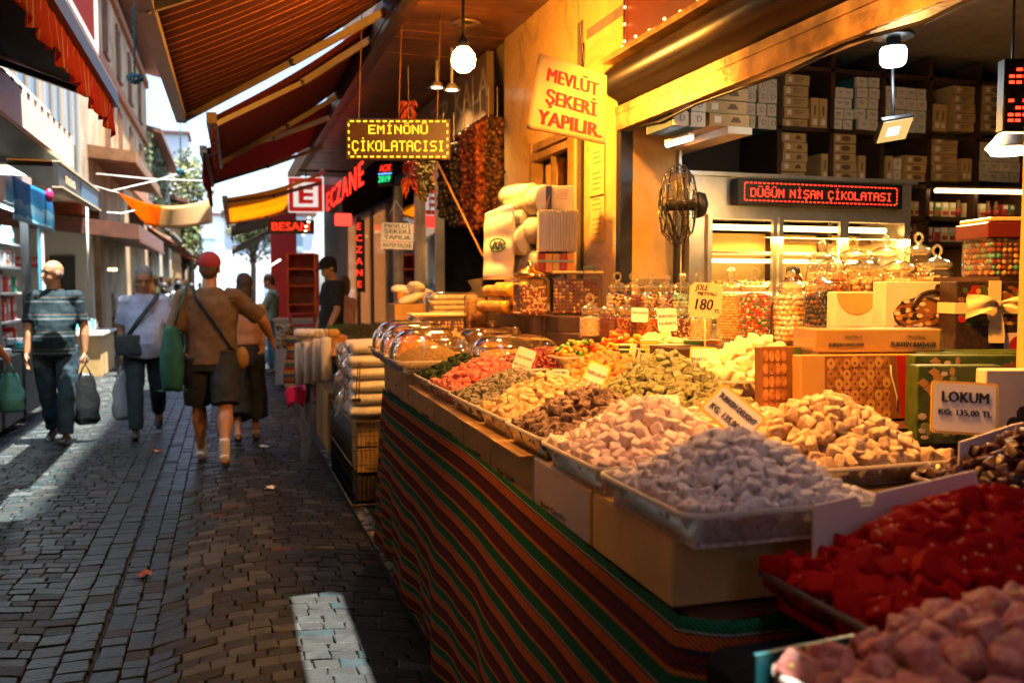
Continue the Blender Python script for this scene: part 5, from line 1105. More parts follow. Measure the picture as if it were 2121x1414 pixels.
TL, TR, BR, BL = pd(1115, 110, 4.38), pd(1257, 157, 4.22), pd(1255, 301, 4.22), pd(1090, 268, 4.32)
M_PAPER = mat('cream_paper', (.62, .4, .13), .7, var=.05, vs=3)
def PS(u, v, off=0):
    p = TL.lerp(TR, u).lerp(BL.lerp(BR, u), v); n = Vector((-.3, -.95, 0)); return p + n * (.03 * math.sin(v * 2.6) * (1 - u) + .012 * math.sin(u * 3.1) + off)
b = WB(t).use(M_PAPER); b.grid(lambda u, v: tuple(PS(u, v)), 16, 16); b.build('sheet', t, solid=.0015)
b = WB(t).use(mat('sign_red_ink', (.42, .012, .006), .6))
def on_sheet(txt, size, v, wd):
    q = MB(); q.text(txt, size, Matrix(), .07, 0); xs = [p[0] for p in q.v]; k = wd / (max(xs) - min(xs)); ctr = (max(xs) + min(xs)) / 2; hh = (TL - BL).length; ww = (TR - TL).length
    b.add([PS(.53 + (p[0] - ctr) * k / ww, v - p[1] / hh, .003 + max(0, p[2])) for p in q.v], q.f)
on_sheet('MEVLÜT', .105, .26, .285); on_sheet('ŞEKERİ', .105, .55, .27); on_sheet('YAPILIR.', .105, .83, .325); b.build('lettering', t)
b = WB(t).use(M_CREAM); b.tube([PS(.34, 0), pd(1178, -40, 4.3)], .0012, 4); b.tube([PS(.68, 0), pd(1192, -40, 4.3)], .0012, 4); b.build('thread', t)
t = thing('pharmacy_sign', 'square red and white sign with a big red letter E', 'sign', pd(634, 404, 12.6)); c = t.location.copy(); S_ = .49
M = frame(c, xd(-14)); b = WB(t)
LB = mat('white_added_glow', (.85, .85, .82), .5, emit=(1, .95, .88), es=.1); LR = mat('red_added_glow', (.55, .02, .015), .5, emit=(1, .03, .02), es=.045)  # slight glow added so the shaded sign reads bright
for m_, s, z in ((LB, 1, .03), (LR, .95, .034), (LB, .70, .038)): b.use(m_); b.prism([(-S_ * s / 2, -S_ * s / 2), (S_ * s / 2, -S_ * s / 2), (S_ * s / 2, S_ * s / 2), (-S_ * s / 2, S_ * s / 2)], .004 if s < 1 else .06, M @ Matrix.Translation((0, 0, z if s < 1 else -.03)))
b.build('plate', t)
b = WB(t).use(LR); e_ = .25 * S_
M3 = M @ Matrix.Translation((0, 0, .0425)); b.prism([(-e_ * .8, -e_), (-e_ * .2, -e_), (-e_ * .2, e_), (-e_ * .8, e_)], .003, M3)
for y in (-.78, 0, .78): b.prism([(-e_ * .2, y * e_ - e_ * .22), (e_ * .85, y * e_ - e_ * .22), (e_ * .85, y * e_ + e_ * .22), (-e_ * .2, y * e_ + e_ * .22)], .003, M3)
b.build('lettering', t)
b = WB(t).use(M_BLACK); b.bar(c + Vector((-.1, 0, .34)), c + Vector((1.0, .1, .36)), .03); b.bar(c + Vector((0, 0, .24)), c + Vector((0, 0, .35)), .02); b.build('bracket', t)
t = thing('hanging_card', 'white card sign MEVLÜT ŞEKERİ YAPILIR ANTEP PAZAR in black letters', 'sign', pd(823, 489, 8.4)); c = t.location.copy(); M = frame(c, xd(-17)) @ Matrix.Rotation(-.04, 4, 'Z'); W_, H_ = .30, .245
b = WB(t).use(M_WHITE); b.prism([(-W_ / 2, -H_ / 2), (W_ / 2, -H_ / 2), (W_ / 2, H_ / 2), (-W_ / 2, H_ / 2)], .006, M @ Matrix.Translation((0, 0, -.006))); b.use(M_RED); b.prism([(-W_ * .48, -.055), (W_ * .48, -.055), (W_ * .48, -.05), (-W_ * .48, -.05)], .001, M); b.build('plate', t)
b = WB(t).use(M_INK)
for tx, y, wd in (('MEVLÜT', .09, .25), ('ŞEKERİ', .04, .25), ('YAPILIR', -.015, .25), ('ANTEP PAZAR', -.09, .27)): b.text(tx, .054, M @ Matrix.Translation((0, y, .001)), .018, width=wd)
b.build('lettering', t); b = WB(t).use(M_WHITE); b.tube([M @ Vector((-.12, H_ / 2, 0)), M @ Vector((-.02, .33, .0))], .002, 4); b.tube([M @ Vector((.12, H_ / 2, 0)), M @ Vector((-.02, .33, .0))], .002, 4); b.build('thread', t)
for k, (x, y0, y1) in enumerate(((1236, 312, 405), (1236, 408, 500))):
    a, bq = pX(1222, y0, XW - .008), pX(1251, y1, XW - .008); t = MB().use(M_PAPER); M = frame(Vector((XW - .006, (a.y + bq.y) / 2, (a.z + bq.z) / 2)), (0, -1, 0)); w_, h_ = abs(a.y - bq.y), abs(a.z - bq.z)
    t.prism([(-w_ / 2, -h_ / 2), (w_ / 2, -h_ / 2), (w_ / 2, h_ / 2), (-w_ / 2, h_ / 2)], .002, M); t.use(mat('faded_type', (.2, .13, .05), .7))
    for j in range(8):
        if j != 3: t.prism([(-w_ * .3, h_ * (.4 - j * .105)), (w_ * (.2 + .06 * (j % 3)), h_ * (.4 - j * .105)), (w_ * (.2 + .06 * (j % 3)), h_ * (.425 - j * .105)), (-w_ * .3, h_ * (.425 - j * .105))], .0025, M)
    tag(t.build('paper_notice'), ['upper', 'lower'][k] + ' of two paper notices stuck on the marble wall', 'notice', 'notices on the marble wall')
# ================================================= goods in front of the marble wall
FOAM = mat('white_foam', (.85, .83, .76), .55, sss=.1, var=.05); FILM = clear('bag_film', (.96, .95, .92), .1, 1.8, haze=.1)
def foam_pack(px, py, d, r, l, rz, lab, n=2):
    c = pd(px, py, d); t = thing('foam_pack', lab, 'pack', c, rz, 'bagged packs of white foam tubs')
    b = MB().use(FOAM)
    for k in range(int(l / .02)): b.lathe([(r * .96, 0), (r, .004), (r, .016), (r * .96, .02)], (0, -l / 2 + k * .02, 0), 18, M=Euler((R(-90), 0, 0)).to_matrix()); 
    b.lathe([(0, .03), (r * .6, .03), (r * .9, 0)], (0, -l / 2 + .002, 0), 18, M=Euler((R(-90), 0, 0)).to_matrix()); b.build('tubs', t)
    b = MB().use(FILM); b.tube([(0, -l / 2 - .02, 0), (0, -l / 2, 0), (0, 0, .004), (0, l / 2, 0)], [r * .8, r * 1.06, r * 1.08, r * 1.05], 16); b.build('film', t); return t
for i, (px, py, r, l) in enumerate(((1098, 418, .085, .3), (1130, 430, .08, .26), (1072, 455, .085, .28), (1100, 480, .085, .28), (1062, 500, .085, .28), (1085, 535, .09, .28), (1112, 545, .09, .28), (1078, 408, .07, .24))):
    foam_pack(px, py, 5.15 + .05 * (i % 3), r, l, .35, f'bagged pack of white foam tubs, {["topmost", "top end", "upper", "middle", "side", "low", "lowest", "small top"][i]} one in the heap before the marble wall')
t = thing('plastic_sack', 'tall white printed plastic sack with a green leaf emblem leaning on the foam packs', 'sack', pd(1035, 510, 5.1)); c = t.location.copy()
Ms = frame(c, xd(-28), (-.0, .1, 1)); b = WB(t).use(FOAM)
b.grid(lambda u, v: tuple(Ms @ Vector(((u - .5) * .15 * (1.02 - .25 * max(0, v - .75)), (v - .5) * .38 + .05 * u * v, .03 * math.sin(u * math.pi) + .006 * math.sin(v * 19)))), 10, 18); b.build('sack_film', t, solid=.05)
b = WB(t).use(mat('leaf_green', (.06, .16, .05), .5)); E2 = Ms @ Matrix.Translation((0.0, .0, .062)) @ Matrix.Scale(.8, 4); b.tube([E2 @ Vector((.055 * math.cos(a / 12 * 6.28), .045 * math.sin(a / 12 * 6.28), 0)) for a in range(13)], .006, 5)
for s in (-.02, .02): b.tube([E2 @ Vector((s - .015, -.03, 0)), E2 @ Vector((s, .03, 0)), E2 @ Vector((s + .016, -.03, 0))], .006, 5)
b.build('emblem', t)
c = pd(1152, 415, 5.1); t = MB().use(M_CREAM); t.rbox((0, 0, 0), (.19, .14, .15), .003); t.use(mat('blue_print', (.02, .05, .25), .5)); t.box((-.06, -.071, 0), (.06, .002, .149)); t.box((-.0955, 0, 0), (.002, .13, .12)); t.use(mat('candy_orange', C['orange'], .35)); t.prism([(-.075, -.06), (-.055, -.06), (-.04, .03)], .002, frame((0, -.0715, 0), (1, 0, 0))); t.use(P_BROWN)
for k in range(5): t.box((.03, -.0705, .05 - k * .012), (.06, .0012, .002))
o = t.build('printed_carton', loc=c); o.rotation_euler.z = -.3; tag(o, 'cream carton with blue and orange print on the plastic wrapped bundle', 'carton')
c = pd(1152, 480, 5.0); t = thing('wrapped_bundle', 'bundle of pale box blanks wrapped in clear film before the window', 'bundle', c, -.25); b = MB().use(mat('pale_blank', (.62, .56, .44), .7))
for k in range(14): b.box((-.1 + k * .0155, 0, 0), (.012, .17, .22 + .004 * (k % 3)))
b.build('blanks', t); b = MB().use(FILM); b.rbox((0, 0, 0), (.23, .185, .235), .01); b.build('film', t)
c = pd(1150, 545, 4.95); t = thing('spice_pack', 'colourful spice packs tied with a teal band under the wrapped bundle', 'pack', c, -.25); b = MB()
for k, m_ in enumerate((P_RED, MATS['candy_orange'], P_GOLD, P_RED, MATS['candy_orange'])): b.use(m_).box((-.08 + k * .04, 0, 0), (.037, .1, .1))
b.use(P_TEAL).box((0, -.002, .01), (.2, .104, .012)); b.build('packs', t)
c = pd(1098, 662, 4.75); t = thing('brass_lid_jar', 'square glass jar of mixed tea with a peaked brass lid', 'jar', (c.x, c.y, 1.372)); b = MB().use(JGL); b.rbox((0, 0, .1), (.15, .15, .2), .015); b.build('jar_body', t)
b = MB().use(mat('brass', (.6, .38, .1), .2, metal=1)); b.lathe([(.085, .2), (.09, .215), (.06, .235), (.03, .25), (.015, .27), (.014, .285), (0, .295)], n=20); b.build('lid', t); f = MB(); rr = random.Random(3)
for i in range(300):
    f.use(mat('candy_' + rr.choice(['brown', 'gold', 'dred', 'cream']), C['brown'])); a = rr.random() * .13 - .065; s = rr.choice((0, 1)); q = (a, -.066, rr.random() * .15 + .01) if s else (-.066, a, rr.random() * .15 + .01); f.ball(q, (.009, .006, .008), 5)
f.use(MATS['candy_brown']).box((0, 0, .085), (.13, .13, .16)); o = f.build('filling', t); o['kind'] = 'stuff'
for i, (px, py) in enumerate(((1032, 602), (1045, 622), (1060, 596), (1062, 640), (1022, 634), (1080, 612))):
    c = pd(px, py, 5.0); t = thing('spice_tube', f'lying tube jar with a yellow cap, {NTH[i]} in the pile beside the brass lid jar', 'jar', c, .5 + .1 * (i % 3), 'yellow capped tube jars'); Mt = Euler((R(90), 0, 0)).to_matrix()
    b = MB().use(mat('tube_body', (.5, .3, .09), .3, var=.4, vs=30)); b.lathe([(.03, -.1), (.032, -.09), (.032, .06), (.028, .07)], M=Mt, n=14); b.build('jar_body', t); b = MB().use(mat('yellow_cap', (.72, .42, .03), .35)); b.lathe([(.034, .06), (.034, .1), (.03, .105), (0, .105)], M=Mt, n=14); b.build('cap', t)
c = pd(985, 640, 5.3); t = thing('food_bag', 'tall clear bag of orange pasta with a knotted top', 'bag', (c.x, c.y, 1.2)); b = MB().use(mat('orange_pasta', (.6, .3, .06), .6, var=.5, vs=40, bump=.8, bs=60)); b.rbox((0, 0, .13), (.11, .09, .26), .02, seg=2); b.build('filling', t); b = MB().use(FILM); b.tube([(0, 0, .0), (0, 0, .27), (.01, 0, .31), (0, 0, .37)], [(.07, .06), (.07, .06), .03, .05], 12); b.build('film', t)
c = pd(930, 640, 6.0); t = thing('bread_bag', 'flat pale loaves in a knotted clear bag', 'bag', (c.x, c.y, 1.32)); b = MB().use(mat('pale_bread', (.7, .56, .33), .7, var=.15, vs=20))
for k in range(4): b.rbox((.02 * (k % 2), 0, .03 + k * .035), (.3, .2, .033), .014, seg=2)
b.build('loaves', t); b = MB().use(FILM); b.rbox((.01, 0, .085), (.34, .23, .17), .05, seg=3); b.build('film', t)
tag(MB().use(M_CARD).rbox((c.x + .05, c.y, 1.23), (.5, .3, .17), .004).build('carton'), 'tan carton under the bagged loaves', 'carton')
# ================================================= next shop: strings of dried vegetables
ap = thing('spice_shop_building', 'dark open spice shop with a metal framed window past the marble wall', 'building', (2.3, 9, 0))
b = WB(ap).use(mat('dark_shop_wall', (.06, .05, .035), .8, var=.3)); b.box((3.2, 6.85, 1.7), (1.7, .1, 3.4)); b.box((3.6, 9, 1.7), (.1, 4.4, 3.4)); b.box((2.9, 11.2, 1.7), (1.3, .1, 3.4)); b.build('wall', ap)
b = WB(ap).use(M_STEEL)
for y in (8.6, 9.6, 10.9): b.box((2.0, y, 1.6), (.08, .08, 2.5))
b.box((2.0, 9.75, 2.8), (.08, 2.4, .1)); b.box((2.0, 9.75, .8), (.08, 2.4, .1)); fw = b.build('window', ap); b = WB(ap).use(clear('shop_glass', (.7, .75, .75), .03, 1.2)); b.box((2.02, 9.75, 1.8), (.01, 2.3, 1.95)); b.build('pane', fw)
b = WB(ap).use(M_WOOD)
for z in (.9, 1.35, 1.8, 2.25): b.box((3.3, 8.9, z), (.4, 3.6, .03)); b.box((2.4, 6.95, z), (.5, .22, .03))
b.build('shelf', ap)
b = WB(ap).use(mat('sign_board', (.18, .12, .06), .5)); b.box((2.05, 8.6, 3.16), (.06, 3.2, .5)); sb = b.build('sign_board', ap); b = WB(ap).use(mat('dim_letters', (.5, .42, .28), .5)); b.text('TEP  KALA', .36, frame((2.017, 8.0, 3.16), (0, -1, 0)), .02, width=2.1); b.build('lettering', sb)
PKS = [mat('pouch_green', (.1, .16, .06), .4), mat('pouch_clear', (.4, .4, .32), .3), mat('pouch_brown', (.2, .12, .05), .5)]
for i in range(11):
    t = MB().use(PKS[i % 3]); t.rbox((0, 0, .07), (.07, .04, .14), .01); t.use(M_WHITE).box((0, -.021, .08), (.04, .002, .04)); z = [1.35, 1.8][i // 6]
    o = t.build('tea_pouch', loc=(2.2 + (i % 6) * .08, 6.88 + .02, z + .016)); tag(o, f'{["green", "clear", "brown"][i % 3]} tea pouch, {NTH[i % 6]} on the {["lower", "higher"][i // 6]} shelf under the dried strings', 'pouch', 'tea pouches on the dark shelf')
def dried(px, y0, y1, d, cols, kind, lab, r=.06):
    a, e = pd(px, y0, d), pd(px + 3, y1, d * 1.0); t = thing('dried_string', lab, 'dried vegetables', a, 0, 'hanging strings of dried vegetables'); L_ = a.z - e.z; rr = random.Random(px)
    b = MB().use(M_CREAM); b.tube([(0, 0, .25), (0, 0, -L_)], .003, 4); b.build('thread', t); b = MB(); n = int(L_ / (.02 if kind != 'pepper' else .014))
    for i in range(n):
        z = -i * L_ / n
        for k in range(4 if kind == 'ring' else 3):
            b.use(mat('dried_%d' % (abs(hash(cols[k % len(cols)])) % 9999), cols[k % len(cols)], .45, var=.5, vs=30)); q = rr.uniform(0, 6.28); ro = r * rr.uniform(.25, .95); p = Vector((ro * math.cos(q), ro * math.sin(q), z + rr.uniform(-.02, .02)))
            if kind == 'ring':
                s = rr.uniform(.013, .024); Mx = Euler((rr.uniform(-.7, .7), rr.uniform(-.7, .7), rr.uniform(0, 6))).to_matrix(); b.lathe([(s, -.022), (s * 1.06, 0), (s * .8, .024), (s * .62, .02), (s * .75, -.018)], p, 8, Mx)
            elif kind == 'pepper': d_ = Vector((math.cos(q), math.sin(q), -1.1)) * .03; b.tube([p, p + d_ * .6, p + d_ + Vector((0, 0, -.02))], [.009, .008, .002], 5)
            else: b.ball(p * .6, (.014, .014, .018), 6)
    b.build('pieces', t); return t
EG = [(.012, .009, .012), (.03, .02, .02), (.018, .012, .008)]; RD = [(.08, .012, .008), (.04, .008, .008), (.1, .025, .008)]; OR = [(.3, .08, .012), (.2, .04, .008)]; AM = [(.08, .03, .008), (.04, .016, .006), (.13, .05, .012)]
for px, y0, y1, d, cc, k, lab in ((846, 205, 395, 6.9, [(.55, .06, .012), (.6, .14, .015)], 'pepper', 'bunch of bright red dried peppers by the yellow dot sign'), (868, 330, 465, 7.4, [(.3, .24, .05)], 'bead', 'string of yellow-green dried okra, first behind the dot sign'), (880, 330, 470, 7.4, [(.3, .24, .05)], 'bead', 'string of yellow-green dried okra, second behind the dot sign'), (892, 330, 440, 7.4, [(.34, .27, .06)], 'bead', 'short string of yellow-green dried okra next to the eggplants'),
        (918, 300, 450, 7.0, EG, 'ring', 'string of black dried eggplant, nearest the dried okra'), (940, 300, 465, 7.0, EG, 'ring', 'string of black dried eggplant behind the wooden pole'), (962, 275, 470, 6.9, RD, 'ring', 'string of dark red dried peppers next to the eggplants'), (980, 262, 478, 6.9, RD, 'ring', 'long string of dark red dried peppers in the middle'), (995, 258, 470, 6.8, OR, 'ring', 'string of orange dried peppers'), (1012, 250, 480, 6.8, AM, 'ring', 'string of amber dried squash next to the orange peppers'), (1030, 250, 485, 6.75, AM, 'ring', 'string of amber dried squash against the marble wall')):
    dried(px, y0, y1, d, cc, k, lab, .038 if k == 'ring' else .05)
t = tag(MB().use(mat('pole_wood', (.4, .22, .08), .6)).tube([pd(905, 335, 6.3), pd(1000, 530, 5.9)], .008, 6).build('wooden_pole'), 'thin slanting wooden pole before the dried eggplants', 'pole')
# ================================================= farther on: pharmacy, red fronts
ph = thing('pharmacy_building', 'dark pharmacy front with red glowing letters', 'building', (1.9, 13.5, 0))
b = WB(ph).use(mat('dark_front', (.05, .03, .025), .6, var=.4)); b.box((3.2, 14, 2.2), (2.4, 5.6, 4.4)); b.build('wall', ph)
for y in (11.9, 13.2, 14.6):
    b = WB(ph).use(M_STEEL); b.box((1.98, y, 1.35), (.05, .9, 2.5)); w_ = b.build('window', ph); b = WB(ph).use(mat('shop_inside_glow', (.2, .1, .05), .1, emit=(1, .35, .08), es=.05)); b.box((1.95, y, 1.35), (.03, .78, 2.3)); b.build('pane', w_)
t = thing('neon_sign', 'red glowing ECZANE letters along the pharmacy front', 'sign', (1.6, 12.3, 2.82)); b = WB(t).use(glow('red_neon', (1, .025, .01), .8)); b.text('ECZANE', .40, frame((1.52, 12.35, 2.82), (0, -1, 0)), .012, ext=.006, width=3.9, sp=1.2); b.build('letters', t); b = WB(t).use(mat('matt_black', (.006, .006, .006), 1, spec=0)); b.box((1.80, 12.35, 2.82), (.06, 4.2, .5)); b.build('back_board', t)
t = thing('neon_sign', 'small red and green neon sign over the white hanging card', 'sign', pd(797, 360, 9.5)); c = t.location.copy(); Mn = frame(c, xd(-50), (.25, 0, 1)); b = WB(t).use(M_BLACK); b.box((0, 0, 0), (.01, .01, .01)); b.prism([(-.1, -.12), (.1, -.12), (.1, .12), (-.1, .12)], .04, Mn @ Matrix.Translation((0, 0, -.05))); b.build('back_board', t)
b = WB(t).use(glow('green_neon', (.02, .7, .2), .7)); b.text('2019', .1, Mn @ Matrix.Translation((0, -.06, 0)), .02, width=.16); b.use(MATS['red_neon']); b.text('AÇIK', .1, Mn @ Matrix.Translation((0, .06, 0)), .02, width=.16); b.use(glow('blue_neon', (.1, .3, 1), 1)); b.tube([Mn @ Vector((-.09, 0, 0)), Mn @ Vector((.09, 0, 0))], .006, 5); b.build('letters', t)
t = thing('neon_sign', 'thin upright red neon strip beside the pharmacy door', 'sign', pd(744, 530, 10.5)); c = t.location.copy(); b = WB(t).use(M_BLACK); b.box(c + Vector((.02, .03, 0)), (.1, .03, .85)); b.build('back_board', t); b = WB(t).use(MATS['red_neon'])
for k in range(6): b.text('ECZANE'[k], .11, frame(c + Vector((0, 0, .34 - k * .135)), xd(-17)), .03)
b.build('letters', t)
t = MB().use(mat('dim_red_sign', (.35, .02, .02), .4, emit=(1, .05, .03), es=.35)); t.rbox((0, 0, 0), (.22, .06, .16), .03, seg=3); t.use(M_BLACK).tube([(0, 0, .08), (0, 0, .3)], .006, 5); tag(t.build('round_sign', loc=pd(711, 455, 11.5)), 'small rounded red sign hanging under the ECZANE letters', 'sign')
rf = thing('red_shop_front', 'red painted shop front with a neon name over it', 'building', (1.6, 19, 0)); b = WB(rf).use(M_RED); a = pd(562, 600, 18); c = pd(668, 600, 18)
b.box((a.x + .25, a.y, 1.7), (.5, .3, 3.4)); b.box((2.6, 18.7, 3.3), (2.6, 2.8, .3)); b.build('red_column', rf); b = WB(rf).use(mat('dark_front', (.05, .03, .025), .6)); b.box((3.2, 19.4, 2.2), (2.0, 4, 4.4)); b.build('wall', rf)
t = thing('neon_sign', 'red neon BESAN letters on a black board', 'sign', pd(602, 470, 15.5)); c = t.location.copy(); M = frame(c, xd(-15)); b = WB(t).use(M_BLACK); b.prism([(-.4, -.12), (.4, -.12), (.4, .12), (-.4, .12)], .04, M @ Matrix.Translation((0, 0, -.05))); b.build('back_board', t); b = WB(t).use(MATS['red_neon']); b.text('BESAN', .2, M, .02, width=.64); b.build('letters', t)
for i in range(5):
    c = pd(640 - i * 3 + (i % 2) * 2, 452 + i * 9, 13 + i * .8); t = MB().use(glow('downlight_glow', (1, .8, .45), 2)); t.lathe([(0, 0), (.022, 0), (.024, .012), (.012, .02), (0, .022)], n=10); tag(t.build('downlight', loc=c), f'small warm downlight, {NTH[i]} of the row over the red front', 'lamp', 'downlights over the red front')
# orange crate oven rack
t = thing('oven_rack', 'tall orange-red cabinet of trays under the neon name', 'cabinet', pd(625, 635, 14.5)); c = t.location.copy(); M = frame(c, xd(-12)); OJ = mat('orange_red_enamel', (.55, .1, .015), .45, var=.25, vs=4)
def pr(b, x0, x1, y0, y1, z0, dz): b.prism([(x0, y0), (x1, y0), (x1, y1), (x0, y1)], dz, M @ Matrix.Translation((0, 0, z0)))
b = WB(t).use(OJ); pr(b, -.24, .24, -.3, .86, -.4, .02); pr(b, -.24, -.2, -.3, .86, -.38, .38); pr(b, .2, .24, -.3, .86, -.38, .38)
for y in (-.3, .02, .32, .6, .84): pr(b, -.2, .2, y, y + .03, -.38, .37)
b.build('cabinet_body', t); b = WB(t).use(mat('baked_dark', (.12, .03, .01), .6, var=.5, vs=20)); pr(b, -.19, .19, .05, .2, -.36, .3); pr(b, -.19, .19, .35, .48, -.36, .3); b.build('trays', t)
t = thing('ice_counter', 'pale grey counter with a dark top before the orange cabinet', 'counter', pd(610, 660, 13.6)); c = t.location.copy(); M = frame((c.x, c.y, 0), xd(-12)); b = WB(t).use(mat('pale_grey', (.4, .42, .42), .4)); pr(b, -.3, .35, .03, 1.0, -.5, .5); b.use(M_STEEL); pr(b, -.32, .37, 1.0, 1.04, -.52, .54); b.build('counter_body', t)
t = thing('metal_stool', 'red tubular metal frame stool before the pale counter', 'stool', pd(627, 690, 12.2)); c = t.location.copy(); b = WB(t).use(M_RED)
for dx in (-.17, .17):
    for dy in (-.12, .12): b.tube([(c.x + dx, c.y + dy, .0), (c.x + dx * .95, c.y + dy, 1.15)], .014, 6)
for z in (1.15, 1.0, .5): b.tube([(c.x + x, c.y + y, z) for x, y in ((-.17, -.12), (.17, -.12), (.17, .12), (-.17, .12), (-.17, -.12))], .014, 6)
b.build('frame', t)
# awnings and fronts beyond
for i, (y0, xf, zf) in enumerate(((18.2, .15, 2.75), (23, .2, 2.5))):
    awning(['faded brown awning over the far stalls on this side', 'small dark awning at the far end of this side'][i], (1.6, y0, 3.35), (1.6, y0 + 4.2, 3.3), (xf, y0 + 4.2, zf), (xf, y0, zf), fabric('faded_brown', [(0, (.14, .09, .05)), (.5, (.1, .07, .04))], 1, .2, .25), (.1, .9), .1)
t = thing('tube_lamp', 'long slanting white tube lamp before the red shop front', 'lamp', pd(565, 545, 16)); b = WB(t).use(glow('white_tube', (1, .85, .7), 2)); b.tube([pd(545, 560, 16.5), pd(580, 538, 15.2)], .014, 6); b.build('tube', t)
# ================================================= stall of the spice shop: rolls of white loofah cloth over a wire cage
s2 = thing('spice_table', 'low table of herbs and spices beyond the rolls of white cloth', 'table', (1.3, 8.6, 0)); b = WB(s2).use(M_WOOD); b.box((1.35, 8.7, .96), (1.15, 3.6, .06)); b.build('table_top', s2)
for x, y in ((.85, 7.1), (1.85, 7.1), (.85, 10.3), (1.85, 10.3)): b = WB(s2).use(M_WOOD); b.box((x, y, .465), (.06, .06, .93)); b.build('leg', s2)
HERB = mat('dry_herbs', (.13, .1, .03), .9, col2=(.05, .05, .015), vs=40, bump=1, bs=80)
def mound(ctr, w, l, h, m, lab, nm='spice_heap', seed=1, spikes=0):
    b = MB().use(m); rr = random.Random(seed); b.grid(lambda u, v: (ctr[0] + (u - .5) * w, ctr[1] + (v - .5) * l, ctr[2] + h * max(0, 1 - (abs(2 * u - 1) ** 2 + abs(2 * v - 1) ** 2)) + .01 * math.sin(u * 31 + seed) * math.sin(v * 27)), 20, 20)
    for i in range(spikes):
        u, v = rr.uniform(-.4, .4), rr.uniform(-.4, .4); p = Vector((ctr[0] + u * w, ctr[1] + v * l, ctr[2] + h * (1 - 4 * max(u * u, v * v)))); d = Vector((rr.uniform(-1, 1), rr.uniform(-1, 1), rr.uniform(.0, .5))) * .09; b.tube([p, p + d * .6, p + d], [.004, .003, .001], 4, False)
    return tag(b.build(nm), lab, 'spice', None, 'stuff')
mound((1.25, 8.2, 1.0), .9, .9, .17, HERB, 'heap of brown-green dried herbs on the low table', seed=2, spikes=500)
mound((1.0, 7.2, 1.0), .5, .6, .09, SP[3], 'flat heap of mixed brown spice behind the white rolls', seed=3)
mound((1.45, 7.1, 1.0), .45, .6, .1, SP[1], 'orange ground spice heap behind the clear domes', seed=4)
mound((1.5, 6.4, 1.02), .5, .6, .08, SP[0], 'ochre spice heap beside the white rolls', seed=6)
mound((1.2, 9.5, 1.0), .6, .6, .12, mat('fresh_green', (.06, .16, .02), .7, var=.4, vs=30), 'green leafy herbs at the far end of the table', seed=5, spikes=200)
c = pd(690, 668, 7.6); tag(MB().use(mat('orange_card', (.45, .2, .05), .7)).rbox((c.x, c.y, 1.05), (.2, .3, .13), .005).build('small_carton'), 'small orange-brown carton beside the dried herbs', 'carton')
c = pd(860, 640, 6.6); tag(MB().use(M_CARD).rbox((c.x, c.y, 1.3), (.36, .3, .2), .004).build('carton'), 'open tan carton carrying knotted white bags', 'carton')
t = thing('white_bag', 'heap of knotted white plastic bags with an orange label', 'bag', (c.x, c.y, 1.4)); b = MB().use(FOAM); rr = random.Random(4)
for i in range(7): b.ball((rr.uniform(-.12, .12), rr.uniform(-.08, .08), .03 + i * .015), (.09, .07, .035), 10, Euler((rr.uniform(-.4, .4), rr.uniform(-.4, .4), rr.uniform(0, 3))).to_matrix())
b.build('film', t); b = MB().use(MATS['candy_orange']); b.ball((-.12, -.05, .05), (.03, .03, .045), 8); b.build('paper_label', t)
ROLL = mat('white_terry', (.82, .8, .74), .9, var=.1, vs=30, bump=.9, bs=220)
k = 0
for j in range(6):
    for i in range(2):
        y = 6.2 + i * .25; x = 1.0 + .012 * (j % 2); z = .665 + j * .088; b = MB().use(ROLL); b.tube([(-.205, 0, 0), (-.19, 0, 0), (0, 0, .002), (.19, 0, 0), (.205, 0, 0)], [(.07, .026), (.11, .043), (.115, .045), (.11, .043), (.07, .026)], 14)
        o = b.build('cloth_roll', loc=(x + rnd.uniform(-.01, .01), y, z)); tag(o, f'white terry cloth roll, {["bottom", "second", "third", "fourth", "fifth", "top"][j]} of the {["near", "back"][i]} column over the wire cage', 'cloth roll', 'stacked white cloth rolls')
YROLL = mat('yellow_terry', (.55, .34, .06), .9, var=.2, vs=30, bump=.8, bs=200)
for i, (px, py, m_, lab) in enumerate(((640, 690, ROLL, 'white cloth roll at the far corner of the stack'), (668, 690, YROLL, 'yellow cloth roll beside the white stack'), (655, 712, YROLL, 'lower yellow cloth roll beside the white stack'))):
    c = pd(px, py, 7.15); b = MB().use(m_); b.tube([(0, -.14, 0), (0, -.12, 0), (0, .1, 0), (0, .12, 0)], [.02, .036, .037, .025], 12); o = b.build('cloth_roll', loc=c); o.rotation_euler.z = 1.1; tag(o, lab, 'cloth roll', 'stacked white cloth rolls')
for i, px in enumerate((622, 640, 658, 676)):
    c = pd(px, 752 - i * 3, 7.3 - i * .15); t = thing('wrapped_roll', f'upright white roll in clear film, {NTH[i]} from the street corner of the cloth stack', 'roll', (c.x, c.y, c.z - .17), 0, 'upright rolls in clear film'); b = MB().use(ROLL); b.lathe([(.02, 0), (.042, .01), (.044, .15), (.042, .33), (.02, .34)], n=14); b.build('cloth', t); b = MB().use(FILM); b.lathe([(.03, -.01), (.048, 0), (.05, .3), (.02, .38), (.03, .4)], n=12); b.build('film', t)
t = thing('plastic_curtain', 'crumpled clear plastic bags hanging at the side of the cloth rolls', 'plastic bag', (.82, 6.5, .9)); rr = random.Random(9); CL2 = clear('loose_film', (.92, .92, .94), .08, 2.2, haze=.16)
for k in range(6):
    b = MB().use(CL2); y = 6.3 + k * .14; b.grid(lambda u, v: (-.02 - .05 * math.sin(u * 6 + k) * v + .03 * math.sin(v * 11 + k), -.2 + k * .1 + (u - .5) * .16 + .02 * math.sin(v * 9), .2 - v * (.35 + .1 * (k % 3)) + .02 * math.sin(u * 8)), 8, 14); b.build('film', t)
